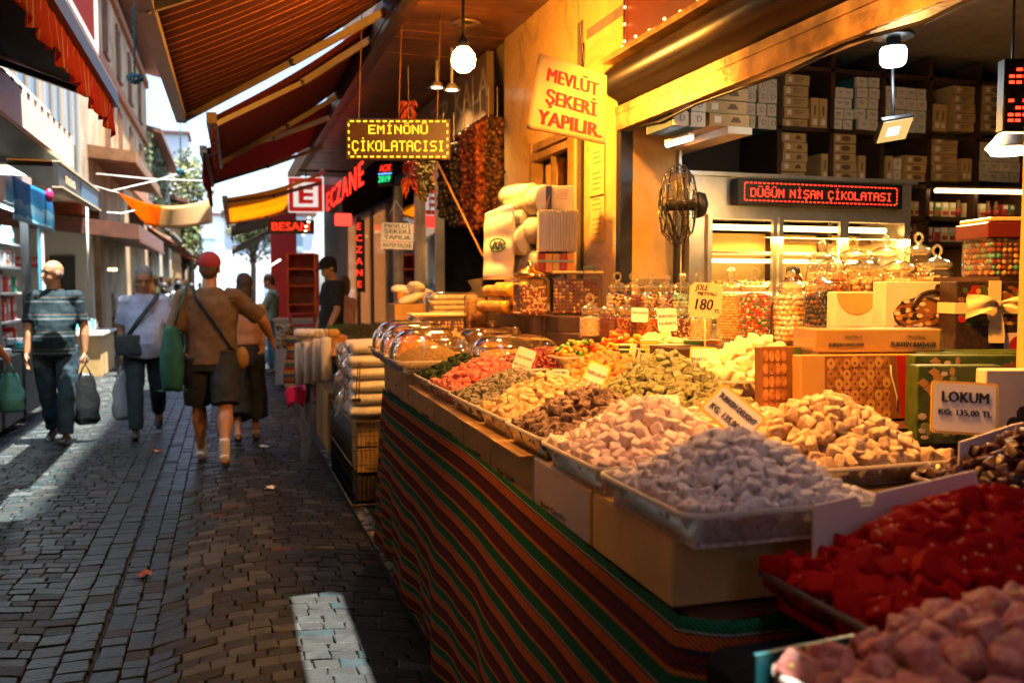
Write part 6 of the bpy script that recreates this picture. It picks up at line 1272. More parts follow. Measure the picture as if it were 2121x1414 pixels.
cg = thing('wire_cage', 'black wire cage with a gold rim standing under the cloth rolls', 'cage', (1.0, 6.6, 0)); b = WB(cg).use(mat('gold_wire', (.3, .2, .08), .4, metal=.7)); x0, x1, y0, y1 = .80, 1.2, 6.12, 7.4
for z in (.02, .3, .6):
    b.tube([(x0, y0, z), (x1, y0, z), (x1, y1, z), (x0, y1, z), (x0, y0, z)], .006, 5)
b.build('rim', cg); b = WB(cg).use(M_BLACK)
for i in range(14):
    x = x0 + (x1 - x0) * i / 13; b.tube([(x, y0, .02), (x, y0, .6)], .0025, 4)
for i in range(40):
    y = y0 + (y1 - y0) * i / 39; b.tube([(x0, y, .02), (x0, y, .6)], .0025, 4)
for z in (.1, .2, .4, .5): b.tube([(x1, y0, z), (x0, y0, z), (x0, y1, z)], .0025, 4)
b.use(M_BLACK).box((1.0, 6.75, .015), (.4, 1.28, .01)); b.build('wires', cg)
for i, (z, lab) in enumerate(((.12, 'lowest'), (.32, 'middle'), (.5, 'top'))):
    t = MB().use(M_CARD if i else mat('dark_card', (.05, .035, .02), .8)); t.rbox((0, 0, 0), (.34, .5, .17), .004); t.use(P_BROWN); t.prism([(.02 * math.cos(a) , .03 * math.sin(a)) for a in (0, 1, 2, 3, 4, 5)], .001, frame((.02, -.2505, 0), (1, 0, 0)))
    t.use(M_INK).text('Best Quality', .02, frame((.0, -.2508, -.06), (1, 0, 0)), .03, width=.2); tag(t.build('carton', loc=(1.01, 6.42, z - .0)), f'{lab} of the cartons inside the wire cage', 'carton', 'cartons in the wire cage')
t = thing('incense_holder', 'three thin brown sticks with a dark clip leaning on the white rolls', 'incense', pd(730, 800, 5.95)); b = WB(t).use(M_WOOD)
for x0_, x1_ in ((712, 718), (736, 742), (743, 746)): b.tube([pd(x0_, 835, 5.95), pd(x1_, 750, 5.98)], .004, 5)
b.build('sticks', t); b = WB(t).use(M_BLACK); b.rbox(pd(738, 828, 5.92), (.06, .03, .02), .004); b.build('clip', t)
t = thing('plastic_bag', 'bright pink and clear plastic bag hanging low beside the wire cage', 'plastic bag', pd(612, 825, 7.4)); b = MB().use(mat('pink_plastic', (.6, .02, .14), .3)); b.grid(lambda u, v: (.09 * math.cos(u * 6.28) * (1 - .3 * v), .07 * math.sin(u * 6.28), .08 - .13 * v + .03 * math.sin(u * 11)), 16, 8); b.build('pink_film', t, solid=.004); b = MB().use(CL2); b.grid(lambda u, v: (.07 + .06 * math.cos(u * 6.28) * (1 - .5 * v) + .01 * math.sin(v * 13), .05 * math.sin(u * 6.28), -.04 - .5 * v), 14, 12); b.build('clear_film', t)
STR2 = fabric('rainbow_textile', [(0, (.3, .1, .02)), (.15, (.05, .08, .2)), (.3, (.45, .25, .03)), (.45, (.3, .03, .02)), (.6, (.03, .12, .1)), (.75, (.4, .3, .2)), (.9, (.12, .03, .03))], 2, .22, 0)
t = MB().use(STR2); a = pd(590, 690, 8.2); t.grid(lambda u, v: (a.x + .16 * u + .02 * math.sin(v * 7 + u * 9), a.y - .1 * u, a.z - .62 * v), 10, 16); tag(t.build('striped_textile', solid=.01), 'rainbow striped textile hanging at the stall corner', 'textile')
t = MB().use(mat('grey_fringe', (.25, .24, .22), .9, col2=(.05, .05, .05), vs=30)); c = pd(592, 690, 8.6)
for k in range(6): t.tube([(c.x - .08 + .14 * (q / 7) , c.y + .03 * math.sin(q + k), c.z + .06 - k * .035 + .02 * math.sin(q * 1.4 + k)) for q in range(8)], .022, 7)
tag(t.build('scarf_pile'), 'pile of grey and white scarves over the rainbow textile', 'scarves')
t = MB().use(M_CARD); t.rbox((1.0, 7.95, .4), (.44, 1.0, .5), .006); tag(t.build('carton'), 'large carton under the herb table beyond the wire cage', 'carton')
# ================================================= the other side of the street
XL = -2.3
PL1 = plaster('old_plaster_pale', (.26, .19, .12), (.52, .42, .29), 1.6); PL2 = plaster('old_plaster_brown', (.26, .15, .065), (.55, .37, .19), 1.5); PL3 = plaster('old_plaster_grey', (.28, .23, .16), (.52, .45, .33), 1.7)
BRK = mat('orange_brick', (.4, .15, .05), .85, col2=(.22, .09, .04), vs=7, bump=.6, bs=25); M_EAVE = mat('weathered_eave', (.26, .12, .045), .7, col2=(.14, .06, .02), vs=4, bump=.4, bs=20)
M_PANE = mat('dark_pane', (.05, .07, .08), .08); M_TIN = mat('rusty_sheet_roof', (.2, .07, .04), .6, col2=(.11, .045, .03), vs=5, bump=.4)
def house(lab, x1, y0, y1, z0, h, wall, wins, sy=.85, sz=1.5, eave=.0, shutters=None, depth=6, eave_m=None, brick=False):
    t = thing('old_house', lab, 'building', (x1, (y0 + y1) / 2, 0)); b = WB(t).use(wall); b.box((x1 - depth / 2, (y0 + y1) / 2, z0 + h / 2), (depth, y1 - y0, h)); b.build('wall', t)
    if eave:
        b = WB(t).use(eave_m or M_TIN); b.add([(x1 + eave, y0 - .3, z0 + h), (x1 + eave, y1 + .2, z0 + h), (x1 - depth, y1 + .2, z0 + h + 1.2), (x1 - depth, y0 - .3, z0 + h + 1.2), (x1 + eave, y0 - .3, z0 + h + .14), (x1 + eave, y1 + .2, z0 + h + .14), (x1 - depth, y1 + .2, z0 + h + 1.4), (x1 - depth, y0 - .3, z0 + h + 1.4)], [(0, 1, 2, 3), (7, 6, 5, 4), (0, 4, 5, 1), (3, 2, 6, 7), (0, 3, 7, 4), (1, 5, 6, 2)]); b.build('roof', t)
    if brick:
        b = WB(t).use(BRK)
        for z in brick: b.box((x1 + .03, (y0 + y1) / 2, z), (.12, y1 - y0, .22))
        b.build('brick_band', t)
    for y, z in wins:
        b = WB(t).use(shutters or M_WHITE)
        for d in (-1, 1): b.box((x1 + .01, y + d * sy / 2, z), (.06, .09, sz))
        b.box((x1 + .02, y, z + sz / 2), (.06, sy + .09, .09)); b.box((x1 + .03, y, z - sz / 2), (.1, sy + .14, .07)); b.box((x1 + .015, y, z), (.06, .05, sz)); w_ = b.build('window', t)
        b = WB(t).use(M_PANE); b.box((x1 + .004, y, z), (.01, sy, sz)); b.build('pane', w_)
    return t
# near shops (low) and the house with the white windows
sl = thing('bag_shop_building', 'low shop with dark posts and lit shelves across the street', 'building', (XL, 8, 0)); b = WB(sl).use(PL1)
b.box((-5.3, 5.2, 1.65), (6, 8.4, 3.3)); b.use(mat('dark_shop_wall', (.06, .05, .035), .8)); b.box((-2.95, 10.3, 1.5), (.06, 4.8, 3)); b.build('wall', sl)
for y in (9.3, 10.6, 12.2): b = WB(sl).use(M_BLACK); b.box((XL - .02, y, 1.35), (.09, .1, 2.5)); b.build('post', sl)
b = WB(sl).use(mat('pinkish_board', (.55, .4, .34), .6)); b.box((XL + .02, 11.6, 2.75), (.06, 1.4, .6)); b.build('sign_board', sl); b = WB(sl).use(MATS['pinkish_board']); b.box((XL + .02, 9.5, 2.8), (.06, .6, .75)); b.build('sign_board', sl)
b = WB(sl).use(mat('shelf_white', (.6, .6, .58), .5))
SZ = [.75, 1.12, 1.45, 1.75, 2.02]
for z in SZ: b.box((-2.62, 10.7, z), (.5, 3.6, .025))
b.build('shelf', sl)
hw = house('pale plaster house with tall white windows above the red awnings', XL, 8.6, 19, 3.0, 5.6, PL1, [(12.4, 4.2), (14.1, 4.2), (15.7, 4.2)], 1.35, 2.0, depth=5, shutters=mat('dull_frame', (.42, .4, .36), .5))
house('tall brown plaster house with brick bands and a jutting roof', -2.32, 19.02, 31, 0, 8.2, PL2, [(20.6, 5.0), (23, 5.0), (25.6, 5.0), (28.4, 5.0), (20.6, 6.9), (23, 6.9), (25.6, 6.9), (28.4, 6.9)], .55, 1.2, .45, M_EAVE, 5, brick=(4.1, 6.0, 7.9))
house('ivy stained grey house lower down the street', -2.28, 31.1, 42, 0, 6.4, PL3, [(33, 4.8), (35.5, 4.8), (38, 4.8)], .8, 1.3, .4, M_EAVE, 5, brick=(3.4,))
house('far brown house where the street narrows', -1.9, 42.1, 56, 0, 5.2, PL2, [(44, 4), (48, 4), (52, 4)], .8, 1.2, .35, M_EAVE, 5)
# ivy on the grey house
b = MB(); rr = random.Random(5); LV = [mat('ivy_leaf_%s' % n, c, .7) for n, c in (('dark', (.04, .06, .015)), ('light', (.10, .12, .03)))]
for i in range(1100):
    y, z = rr.gauss(34.5, 2.2), 6.3 - abs(rr.gauss(0, 1.1)); x = -2.28 + rr.random() * .14; s = rr.uniform(.04, .09); b.use(rr.choice(LV)); n = Vector((rr.uniform(.4, 1), rr.uniform(-.6, .6), rr.uniform(-.5, .5))).normalized(); a_ = n.cross(Vector((0, 0, 1))).normalized() * s; c_ = n.cross(a_).normalized() * s; p = Vector((x, y, z)); b.add([p - a_, p - c_, p + a_, p + c_], [(0, 1, 2, 3)])
tag(b.build('ivy'), 'thin ivy hanging from the roof edge of the grey house', 'ivy', None, 'stuff')
# awnings and fascias over the near shops
awning('black-bottomed awning with a scalloped red and white hem across the street', (-2.35, 1.6, 3.35), (-2.35, 6.15, 3.35), (-.655, 6.15, 2.68), (-.655, 1.6, 2.68), fabric('near_black_canvas', [(0, (.012, .011, .011)), (.5, (.016, .014, .013))], 1, .2, 0), (.97,), 0, armcol=M_BLACK)
t = MB().use(fabric('red_white_hem', [(0, (.5, .05, .03)), (.62, (.55, .35, .28)), (.75, (.5, .05, .03))], 1, .085, .5)); t.grid(lambda u, v: (-.655 + .02 * math.sin(v * 150) * u, 1.6 + 4.6 * v, 2.665 - u * (.16 + .045 * abs(math.sin(v * 46)))), 4, 260); tag(t.build('scalloped_hem', solid=.003), 'scalloped red and white hem hanging along the black awning bar', 'hem')
tag(MB().use(M_WHITE).bar((-.66, 1.6, 2.735), (-.66, 6.2, 2.735), .06, .05).build('white_rail'), 'white rail along the front of the black awning', 'rail')
ub = thing('upper_awning', 'upright red awning front with white edging high over the shop', 'awning', (-1.5, 9, 4.5)); b = WB(ub).use(FAB3); b.box((-1.43, 9.2, 4.75), (.04, 4.8, .95)); b.build('fabric', ub); b = WB(ub).use(M_WHITE); b.box((-1.41, 9.2, 4.26), (.07, 4.86, .07)); b.box((-1.41, 11.62, 4.75), (.07, .06, 1.0)); b.build('edging', ub); b = WB(ub).use(M_BLACK); b.box((-1.9, 9.2, 4.5), (.9, 4.7, .04)); b.build('frame', ub)
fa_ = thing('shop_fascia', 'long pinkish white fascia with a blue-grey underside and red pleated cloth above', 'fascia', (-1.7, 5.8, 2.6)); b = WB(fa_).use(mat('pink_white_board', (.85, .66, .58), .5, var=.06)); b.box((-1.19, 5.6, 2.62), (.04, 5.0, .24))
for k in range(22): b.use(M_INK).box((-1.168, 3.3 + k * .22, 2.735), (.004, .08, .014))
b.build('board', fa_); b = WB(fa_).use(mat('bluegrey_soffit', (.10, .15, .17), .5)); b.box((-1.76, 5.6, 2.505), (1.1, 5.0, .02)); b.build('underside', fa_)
b = WB(fa_).use(fabric('red_pleat', [(0, (.45, .05, .035)), (.6, (.22, .02, .015))], 1, .07, .3)); b.grid(lambda u, v: (-1.25 - .1 * u + .01 * math.sin(v * 200), 3.1 + 5.0 * v, 2.745 + .16 * u), 2, 240); b.build('pleated_cloth', fa_, solid=.004); b = WB(fa_).use(M_WHITE); b.bar((-1.35, 3.1, 2.92), (-1.35, 8.1, 2.92), .04, .04); b.build('rail', fa_)
for i, (px, py) in enumerate(((14, 350), (52, 352))):
    c = pz(px, py, 2.45); t = thing('panel_lamp', f'cool white panel lamp under the pinkish fascia, {NTH[i]} of two', 'lamp', c, 0, 'panel lamps under the fascia'); b = MB().use(M_WHITE); b.rbox((0, 0, 0), (.26, .62, .018), .004); b.build('frame', t); b = MB().use(glow('cool_panel', (.7, .95, 1), 3)); b.box((0, 0, -.0105), (.22, .58, .004)); b.build('lit_face', t)
    lamp('panel_light', t, (0, 0, -.03), 3, (.75, .95, 1), kind='AREA', size=(.2, .5))
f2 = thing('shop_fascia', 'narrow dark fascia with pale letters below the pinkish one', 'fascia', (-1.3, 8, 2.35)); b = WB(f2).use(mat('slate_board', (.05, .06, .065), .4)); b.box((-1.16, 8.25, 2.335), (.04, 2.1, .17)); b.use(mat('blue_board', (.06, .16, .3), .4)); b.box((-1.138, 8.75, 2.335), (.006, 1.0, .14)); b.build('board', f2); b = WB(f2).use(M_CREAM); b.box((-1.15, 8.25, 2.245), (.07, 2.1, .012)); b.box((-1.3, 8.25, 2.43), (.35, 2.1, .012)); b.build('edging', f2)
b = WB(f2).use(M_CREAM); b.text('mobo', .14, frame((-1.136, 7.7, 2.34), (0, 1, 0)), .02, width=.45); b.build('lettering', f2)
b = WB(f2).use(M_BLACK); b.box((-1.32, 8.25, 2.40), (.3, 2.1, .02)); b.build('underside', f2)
# blue poster
def poster():
    m, t, p = newmat('blue_poster'); N = t.nodes; L = t.links; tc = N.new('ShaderNodeTexCoord'); sp = N.new('ShaderNodeSeparateXYZ'); L.new(tc.outputs['UV'], sp.inputs[0]); nz = N.new('ShaderNodeTexNoise'); nz.inputs['Scale'].default_value = 5; nz.inputs['Detail'].default_value = 4; L.new(tc.outputs['UV'], nz.inputs['Vector'])
    ma = N.new('ShaderNodeMath'); ma.operation = 'MULTIPLY_ADD'; ma.inputs[1].default_value = .55; L.new(nz.outputs[0], ma.inputs[0]); L.new(sp.outputs[1], ma.inputs[2]); rp = N.new('ShaderNodeValToRGB'); e = rp.color_ramp.elements; e[0].position = .35; e[0].color = (.3, .6, .7, 1); e[1].position = .45; e[1].color = (.008, .16, .3, 1); q = e.new(.7); q.color = (.12, .28, .38, 1); q = e.new(.8); q.color = (.004, .11, .25, 1); q = e.new(1); q.color = (.008, .12, .32, 1); L.new(ma.outputs[0], rp.inputs[0]); L.new(rp.outputs[0], p.inputs['Base Color']); p.inputs['Roughness'].default_value = .8; p.inputs['Specular IOR Level'].default_value = .1; return m
a, e = pX(24, 362, -2.16), pX(108, 395, -2.16); lo = pX(108, 480, -2.16).z
t = MB().use(poster()); t.grid(lambda u, v: (-2.16 + .015 * math.sin(u * 7 + v * 3), a.y + (e.y - a.y) * u, a.z + (lo - a.z) * (1 - v), u, v), 12, 10); tag(t.build('blue_poster', solid=.004), 'big blue poster with white waves hung over the lit shelves', 'poster')
tag(MB().use(mat('pink_tag', (.6, .02, .12), .4)).ball((0, 0, 0), (.05, .05, .09), 8).build('pink_tag', loc=pX(102, 405, -2.1)), 'small pink tag at the edge of the blue poster', 'tag')
GD = [('white', (.6, .58, .56)), ('red', (.5, .05, .03)), ('teal', (.05, .35, .4)), ('orange', (.6, .18, .04)), ('grey', (.3, .3, .32)), ('green', (.04, .25, .15)), ('dusky pink', (.4, .22, .2))]
GM = []
for n, c_ in GD:
    b = MB().use(mat('goods_' + n.replace(' ', '_'), c_, .4)); b.rbox((0, 0, .12), (.16, .13, .24), .01); b.use(M_WHITE).box((.082, 0, .14), (.003, .08, .08)); o = b.build('boxed_goods'); GM.append(o.data); bpy.data.objects.remove(o)
cnt = {}
for si, z in enumerate(SZ):
    y = 9.5; 
    while y < 12.1:
        k = rnd.choice((0, 0, 0, 4, 1, 2, 3, 5, 6)); o = bpy.data.objects.new('boxed_goods', GM[k]); COL.objects.link(o); o.location = (-2.5 + rnd.uniform(-.02, .03), y, z + .0135); o.scale = (1, rnd.uniform(.8, 1.1), rnd.uniform(.7, 1.05) * (1.1 if si < 2 else .92)); cnt[(si, k)] = cnt.get((si, k), 0) + 1
        tag(o, f'{GD[k][0]} boxed goods, {NTH[cnt[(si, k)] - 1]} {GD[k][0]} one on the {ORD[si]} lit shop shelf', 'boxed goods', 'boxed goods on the lit shelves'); y += .18
tag(MB().use(mat('banner_blue', (.05, .3, .42), .5)).box((-2.2, 12.5, 1.75), (.02, .35, 1.3)).use(M_WHITE).box((-2.185, 12.5, 1.75), (.01, .16, .9)).build('shop_banner'), 'narrow blue and white banner at the end of the lit shop', 'banner')
DK = mat('dark_crate', (.018, .018, .018), .6, var=.4)
for i, (y, h) in enumerate(((8.6, .75), (9.5, .8), (10.5, .7), (11.5, .72))):
    t = thing('display_bin', f'low black display bin full of small goods, {NTH[i]} of the row before the lit shop', 'bin', (-2.5, y, .1), 0, 'black display bins'); b = MB().use(DK); b.box((0, 0, h / 2), (.7, .85, h)); b.build('bin_body', t); b = MB(); rr = random.Random(i + 3)
    for k in range(26): b.use(mat('goods_' + rr.choice(GD)[0].replace(' ', '_'), (.4, .4, .4))); b.rbox((rr.uniform(-.27, .27), rr.uniform(-.36, .36), h + rr.uniform(.01, .08)), (.12, .1, .08), .01, rz=rr.uniform(0, 3))
    f = b.build('filling', t); f['kind'] = 'stuff'
t = thing('tube_lamp', 'cool tube lamp added behind the blue poster to light the shop shelves', 'lamp', (-2.32, 10.8, 2.4)); b = MB().use(glow('cool_tube', (.8, .9, 1), 3)); b.tube([(0, -1.2, 0), (0, 1.2, 0)], .014, 8); b.build('tube', t); b = MB().use(M_WHITE); b.box((0, 0, .025), (.05, 2.5, .02)); b.build('batten', t)  # hidden lamp added to brighten the goods on the shelves
lamp('tube_light', t, (.02, 0, -.03), 34, (.8, .94, 1), kind='AREA', size=(.06, 2.3), rot=(0, R(48), 0))
# street table with its carton and bottles
tt = pd(215, 700, 15.6); t = thing('street_table', 'street table with a pale carton front and a white cloth top', 'table', (tt.x - .1, 17.2, 0)); b = WB(t).use(M_CARD2); b.box((-2.42, 17.4, .36), (.75, 1.9, .7)); b.use(P_TEAL)
for x in (-.12, .12): b.box((-2.42 + x, 16.446, .35), (.14, .006, .1))
b.build('carton_front', t); b = WB(t).use(M_WHITE); b.box((-2.42, 17.4, .73), (.85, 2.0, .04)); b.build('table_top', t)
for i in range(9):
    b = MB().use([M_WHITE, mat('goods_teal', GD[2][1]), mat('goods_grey', GD[4][1]), mat('lime', (.3, .4, .05))][i % 4]); b.lathe([(.04, 0), (.042, .14), (.016, .18), (.016, .22), (0, .22)], n=10); o = b.build('plastic_bottle', loc=(-2.65 + (i % 3) * .2, 16.7 + (i // 3) * .4, .75)); tag(o, f'{["white", "teal", "grey", "lime"][i % 4]} bottle in the {["front", "middle", "back"][i // 3]} line on the white topped street table, {["first", "second", "third"][i % 3]} across', 'bottle', 'bottles on the street table')
# corner shop with two brown canopies
cs = thing('corner_shop_building', 'corner shop with pale boards, a rusty canopy and a wooden eave above', 'building', (-2.4, 19, 0)); b = WB(cs).use(mat('pale_shutter', (.42, .38, .3), .6)); b.box((-3.9, 18.6, 1.3), (3.0, .3, 2.6)); b.build('wall', cs)
b = WB(cs).use(mat('dark_doorway', (.03, .022, .012), .8)); b.box((-2.9, 18.43, 1.05), (.42, .05, 2.1)); b.box((-4.3, 18.43, 1.05), (.8, .05, 2.1)); b.build('doorway', cs); b = WB(cs).use(M_RED); b.box((-3.5, 18.42, 1.98), (.7, .06, .18)); rs_ = b.build('red_sign', cs); b = WB(cs).use(M_CREAM); b.text('KÜNEFETÜRM', .12, frame((-3.5, 18.386, 1.98), (1, 0, 0)), .02, width=.6); b.build('lettering', rs_); b = WB(cs).use(P_TEAL); b.box((-3.5, 18.42, 1.83), (.7, .05, .06)); b.build('teal_strip', cs)
for z, xo, th, m_, yo in ((2.62, -1.45, .26, M_TIN, 17.1), (3.95, -1.5, .2, M_EAVE, 17.5)):
    b = WB(cs).use(m_); b.add([(xo, yo, z - th), (xo, 23.5, z - th), (-5, 23.5, z + .3), (-5, yo, z + .1), (xo, yo, z), (xo, 23.5, z), (-5, 23.5, z + .6), (-5, yo, z + .4)], [(0, 1, 2, 3), (7, 6, 5, 4), (0, 4, 5, 1), (0, 3, 7, 4), (1, 5, 6, 2), (2, 6, 7, 3)])
    for k in range(40): b.box((xo + .01, yo + .1 + k * .16, z - th - .02), (.03, .12, .06))
    b.build('canopy', cs)
b = WB(cs).use(BRK); b.box((-3.6, 17.9, 3.2), (2.4, .9, .8)); b.build('upper_storey', cs)
c = pd(233, 558, 17); tag(MB().use(glow('warm_tube', (1, .72, .32), 8)).rbox(c, (.16, .03, .05), .01).build('small_lamp'), 'small warm lamp under the rusty canopy of the corner shop', 'lamp')
# lower awnings farther down
for i, (y0, z, xf, m_) in enumerate(((24.5, 2.9, -1.3, 'faded_brown'), (30, 2.7, -1.15, 'red_fine_stripe'), (36, 2.6, -.9, 'faded_brown'), (42, 2.5, -.75, 'red_awning_cloth'))):
    awning(f'{["faded brown", "red striped", "brown", "dark red"][i]} awning over the {["nearest", "second", "third", "farthest"][i]} of the distant shops across the street', (-2.3, y0, z + .7), (-2.3, y0 + 4.6, z + .7), (xf, y0 + 4.6, z), (xf, y0, z), MATS[m_] if m_ in MATS else FAB3, (.1, .9), .12)
    t = thing('far_stall', f'small far stall with red and yellow goods, {NTH[i]} of the row across the street', 'stall', (-2.0, y0 + 2.2, 0), 0, 'far stalls across the street'); b = MB().use(M_WOOD); b.box((0, 0, .45), (.8, 3.6, .9)); b.build('counter', t); b = MB(); rr = random.Random(i)
    for k in range(60): b.use(mat('candy_' + rr.choice(['red', 'orange', 'yellow', 'white', 'brown', 'green']), C['red'])); b.rbox((rr.uniform(-.35, .3), rr.uniform(-1.7, 1.7), rr.uniform(.95, 1.8)), (.14, .2, .18), .02)
    f = b.build('goods', t); f['kind'] = 'stuff'
# ================================================= strung over the street
TEAL = mat('teal_yarn', (.01, .1, .13), .9, bump=.8, bs=90)
for px, y1, d, r, lab in ((279, 163, 7.0, .045, 'nearer shaggy teal pompom on a long braided rope over the street'), (374, 356, 13, .05, 'small teal pompom on a thin rope farther down the street')):
    t = thing('pompom_rope', lab, 'pompom', pd(px, y1, d)); c = t.location.copy(); b = WB(t).use(TEAL); b.tube([(c.x, c.y, c.z), (c.x + .01, c.y, c.z + .4), (c.x + .015, c.y, c.z + 1.3)], .006, 6)
    for k in range(10): b.ball((c.x, c.y, c.z + .08 + k * .05), (.009, .009, .02), 6)
    b.build('rope', t); b = WB(t).use(TEAL); rr = random.Random(px)
    for k in range(60): v = Vector((rr.gauss(0, 1), rr.gauss(0, 1), rr.gauss(0, 1))).normalized(); b.ball(c + Vector((v.x * r * 1.15, v.y * r * 1.15, v.z * r * .7)), r * .3, 5)
    b.build('pompom', t)
t = thing('street_cloth', 'orange and cream cloth stretched across the street like a sail', 'cloth banner', pd(340, 420, 14)); A, B_, C_, D_ = pd(247, 400, 15.2), pd(440, 412, 13.2), pd(440, 462, 12.6), pd(300, 448, 15.0)
b = WB(t).use(fabric('orange_sail', [(0, (.9, .3, .02)), (.48, (.9, .3, .02)), (.485, (.8, .55, .28))], 0, 1.0, .6, uvv=True)); b.grid(lambda u, v: tuple(A.lerp(B_, u).lerp((A.lerp(D_, min(1, u * 3)) if u < .33 else D_.lerp(C_, (u - .33) / .67)), v) + Vector((0, 0, -.16 * math.sin(u * math.pi)))) + (u, v), 24, 6); b.build('sail', t, solid=.004); b = WB(t).use(M_WHITE); b.tube([A, A + Vector((-1.4, .3, .4))], .006, 4); b.tube([B_, B_ + Vector((1.2, 0, .3))], .006, 4); b.build('cord', t)
for i, (p, q) in enumerate(((pd(200, 360, 15), pd(430, 375, 14)), (pd(230, 396, 14), pd(400, 350, 18)), (pd(222, 440, 13), pd(278, 436, 14)))):
    tag(MB().use(M_WHITE).tube([p, p.lerp(q, .5) + Vector((0, 0, -.03)), q], .009, 5).build('overhead_cable'), ['long pale cable over the orange street cloth', 'pale cable crossing upward behind the street cloth', 'short pale bar below the street cloth'][i], 'cable')
p = pd(180, 425, 9.5); tag(MB().use(M_WHITE).tube([p, pd(183, 590, 9.5)], .011, 6).build('pull_cord'), 'white pull cord hanging from the dark fascia', 'cord')
# scraps lying on the stones
for i, (px, py, m_, lab) in enumerate(((325, 935, mat('wrapper_orange', (.45, .14, .03), .6), 'small orange wrapper lying in the wet gutter'), (300, 1190, mat('red_scrap', (.2, .05, .04), .7), 'dull red scrap lying on the stones beside the gutter'), (545, 925, M_WHITE, 'crumpled white paper scrap near the woman in the skirt'), (40, 880, M_CREAM, 'flattened cream paper at the edge of the far pavement'), (560, 1010, M_WHITE, 'tiny torn receipt on the stones before the wire cage'))):
    q = pz(px, py, .012); b = MB().use(m_); rr = random.Random(i); b.grid(lambda u, v: ((u - .5) * .09 + .01 * math.sin(v * 9 + i), (v - .5) * .06 + .008 * math.sin(u * 11), .008 + .009 * math.sin(u * 8 + i) * math.cos(v * 7)), 8, 8); o = b.build('litter', loc=q, solid=.001); o.rotation_euler.z = i * 1.1; tag(o, lab, 'litter')
# ================================================= the far end
def tree(lab, x, y, h, r, z0=0, seed=1, n=2600):
    t = thing('street_tree', lab, 'tree', (x, y, z0), 0, 'trees at the far end of the street'); rr = random.Random(seed); b = MB().use(mat('bark', (.12, .09, .06), .9, var=.3)); b.tube([(0, 0, 0), (.1, .05, h * .4), (.05, 0, h * .75)], [.2, .15, .06], 8)
    lobes = []
    for k in range(9):
        a = rr.uniform(0, 6.28); q = r * rr.uniform(.2, .75); e = Vector((q * math.cos(a), q * math.sin(a), h * rr.uniform(.5, 1))); b.tube([(.08, .02, h * .45), e], [.07, .02], 5); lobes.append((e, r * rr.uniform(.3, .5)))
    b.build('trunk', t); b = MB(); ms = [mat('leaf_deep', (.045, .07, .02), .7), mat('leaf_mid', (.09, .12, .035), .7), mat('leaf_pale', (.16, .17, .05), .7)]
    for i in range(n):
        e, q = rr.choice(lobes); v = Vector((rr.gauss(0, 1), rr.gauss(0, 1), rr.gauss(0, 1))).normalized() * q * rr.random() ** .4; p = e + v; s = rr.uniform(.06, .14); nn = Vector((rr.gauss(0, 1), rr.gauss(0, 1), rr.gauss(0, 1))).normalized(); a_ = nn.orthogonal().normalized() * s; c_ = nn.cross(a_).normalized() * s * .7; b.use(rr.choice(ms)); b.add([p - a_, p - c_, p + a_, p + c_], [(0, 1, 2, 3)])
    b.build('crown', t)
p = pd(390, 400, 46); tree('sunlit leafy tree standing over the roofs behind the street cloth', p.x, p.y, 7.8, 2.4, 0, 3)
p = pd(520, 480, 50); tree('pale leafy tree behind the far awnings on the sweet shop side', p.x, p.y, 6.2, 2.2, 0, 4)
p = pd(350, 470, 40); tree('small dark tree under the street cloth', p.x + .4, p.y, 4.6, 1.1, 0, 6, 1500)
PALE = mat('pale_far_wall', (.85, .87, .87), .8, var=.06, vs=.5)
for i, (px, d, w_, h, lab) in enumerate(((352, 70, 3.0, 13.4, 'pale far house with blue-white windows above the tree'), (430, 75, 9, 7.5, 'pale low far block closing the street'), (560, 62, 6, 6.5, 'pale far block behind the red front'))):
    p = pd(px, 560, d); t = thing('far_house', lab, 'building', (p.x, p.y, 0)); b = MB().use(PALE); b.box((0, 2, h / 2), (w_, 4, h)); b.build('wall', t); b = MB().use(mat('pale_pane', (.35, .48, .55), .2))
    for k in range(3):
        for j in range(max(1, int(h / 3.2))): 
            b.box((-w_ * .3 + k * w_ * .3, -.01, 1.8 + j * 3.0), (w_ * .14, .06, 1.5))
    b.build('window', t); b = MB().use(M_TIN); b.box((0, 1.9, h + .1), (w_ + .4, 4.4, .2)); b.build('roof', t)

# ================================================= the street behind the point of view
house('grey house behind on the other side of the street', -2.6, -26, .8, 0, 7.5, PL3, [(-3, 4.6), (-7, 4.6), (-12, 4.6)], .8, 1.4, .4)
t = thing('old_house', 'brown house behind on the sweet shop side', 'building', (2.2, -13, 0)); b = WB(t).use(PL2); b.box((5.4, -13.8, 4), (6, 23.6, 8)); b.build('wall', t); b = WB(t).use(M_TIN); b.box((5.0, -13.8, 8.1), (7, 23.8, .2)); b.build('roof', t)
t = thing('old_house', 'pale house closing the street behind', 'building', (0, -28, 0)); b = WB(t).use(PL1); b.box((0, -29, 4), (16, 4, 8)); b.build('wall', t); b = WB(t).use(M_TIN); b.box((0, -29, 8.1), (16.6, 4.6, .2)); b.build('roof', t)
awning('long black awning behind on the other side of the street', (-2.5, -12, 3.35), (-2.5, 1.4, 3.35), (-.72, 1.4, 2.8), (-.72, -12, 2.8), MATS['near_black_canvas'], (), 0)
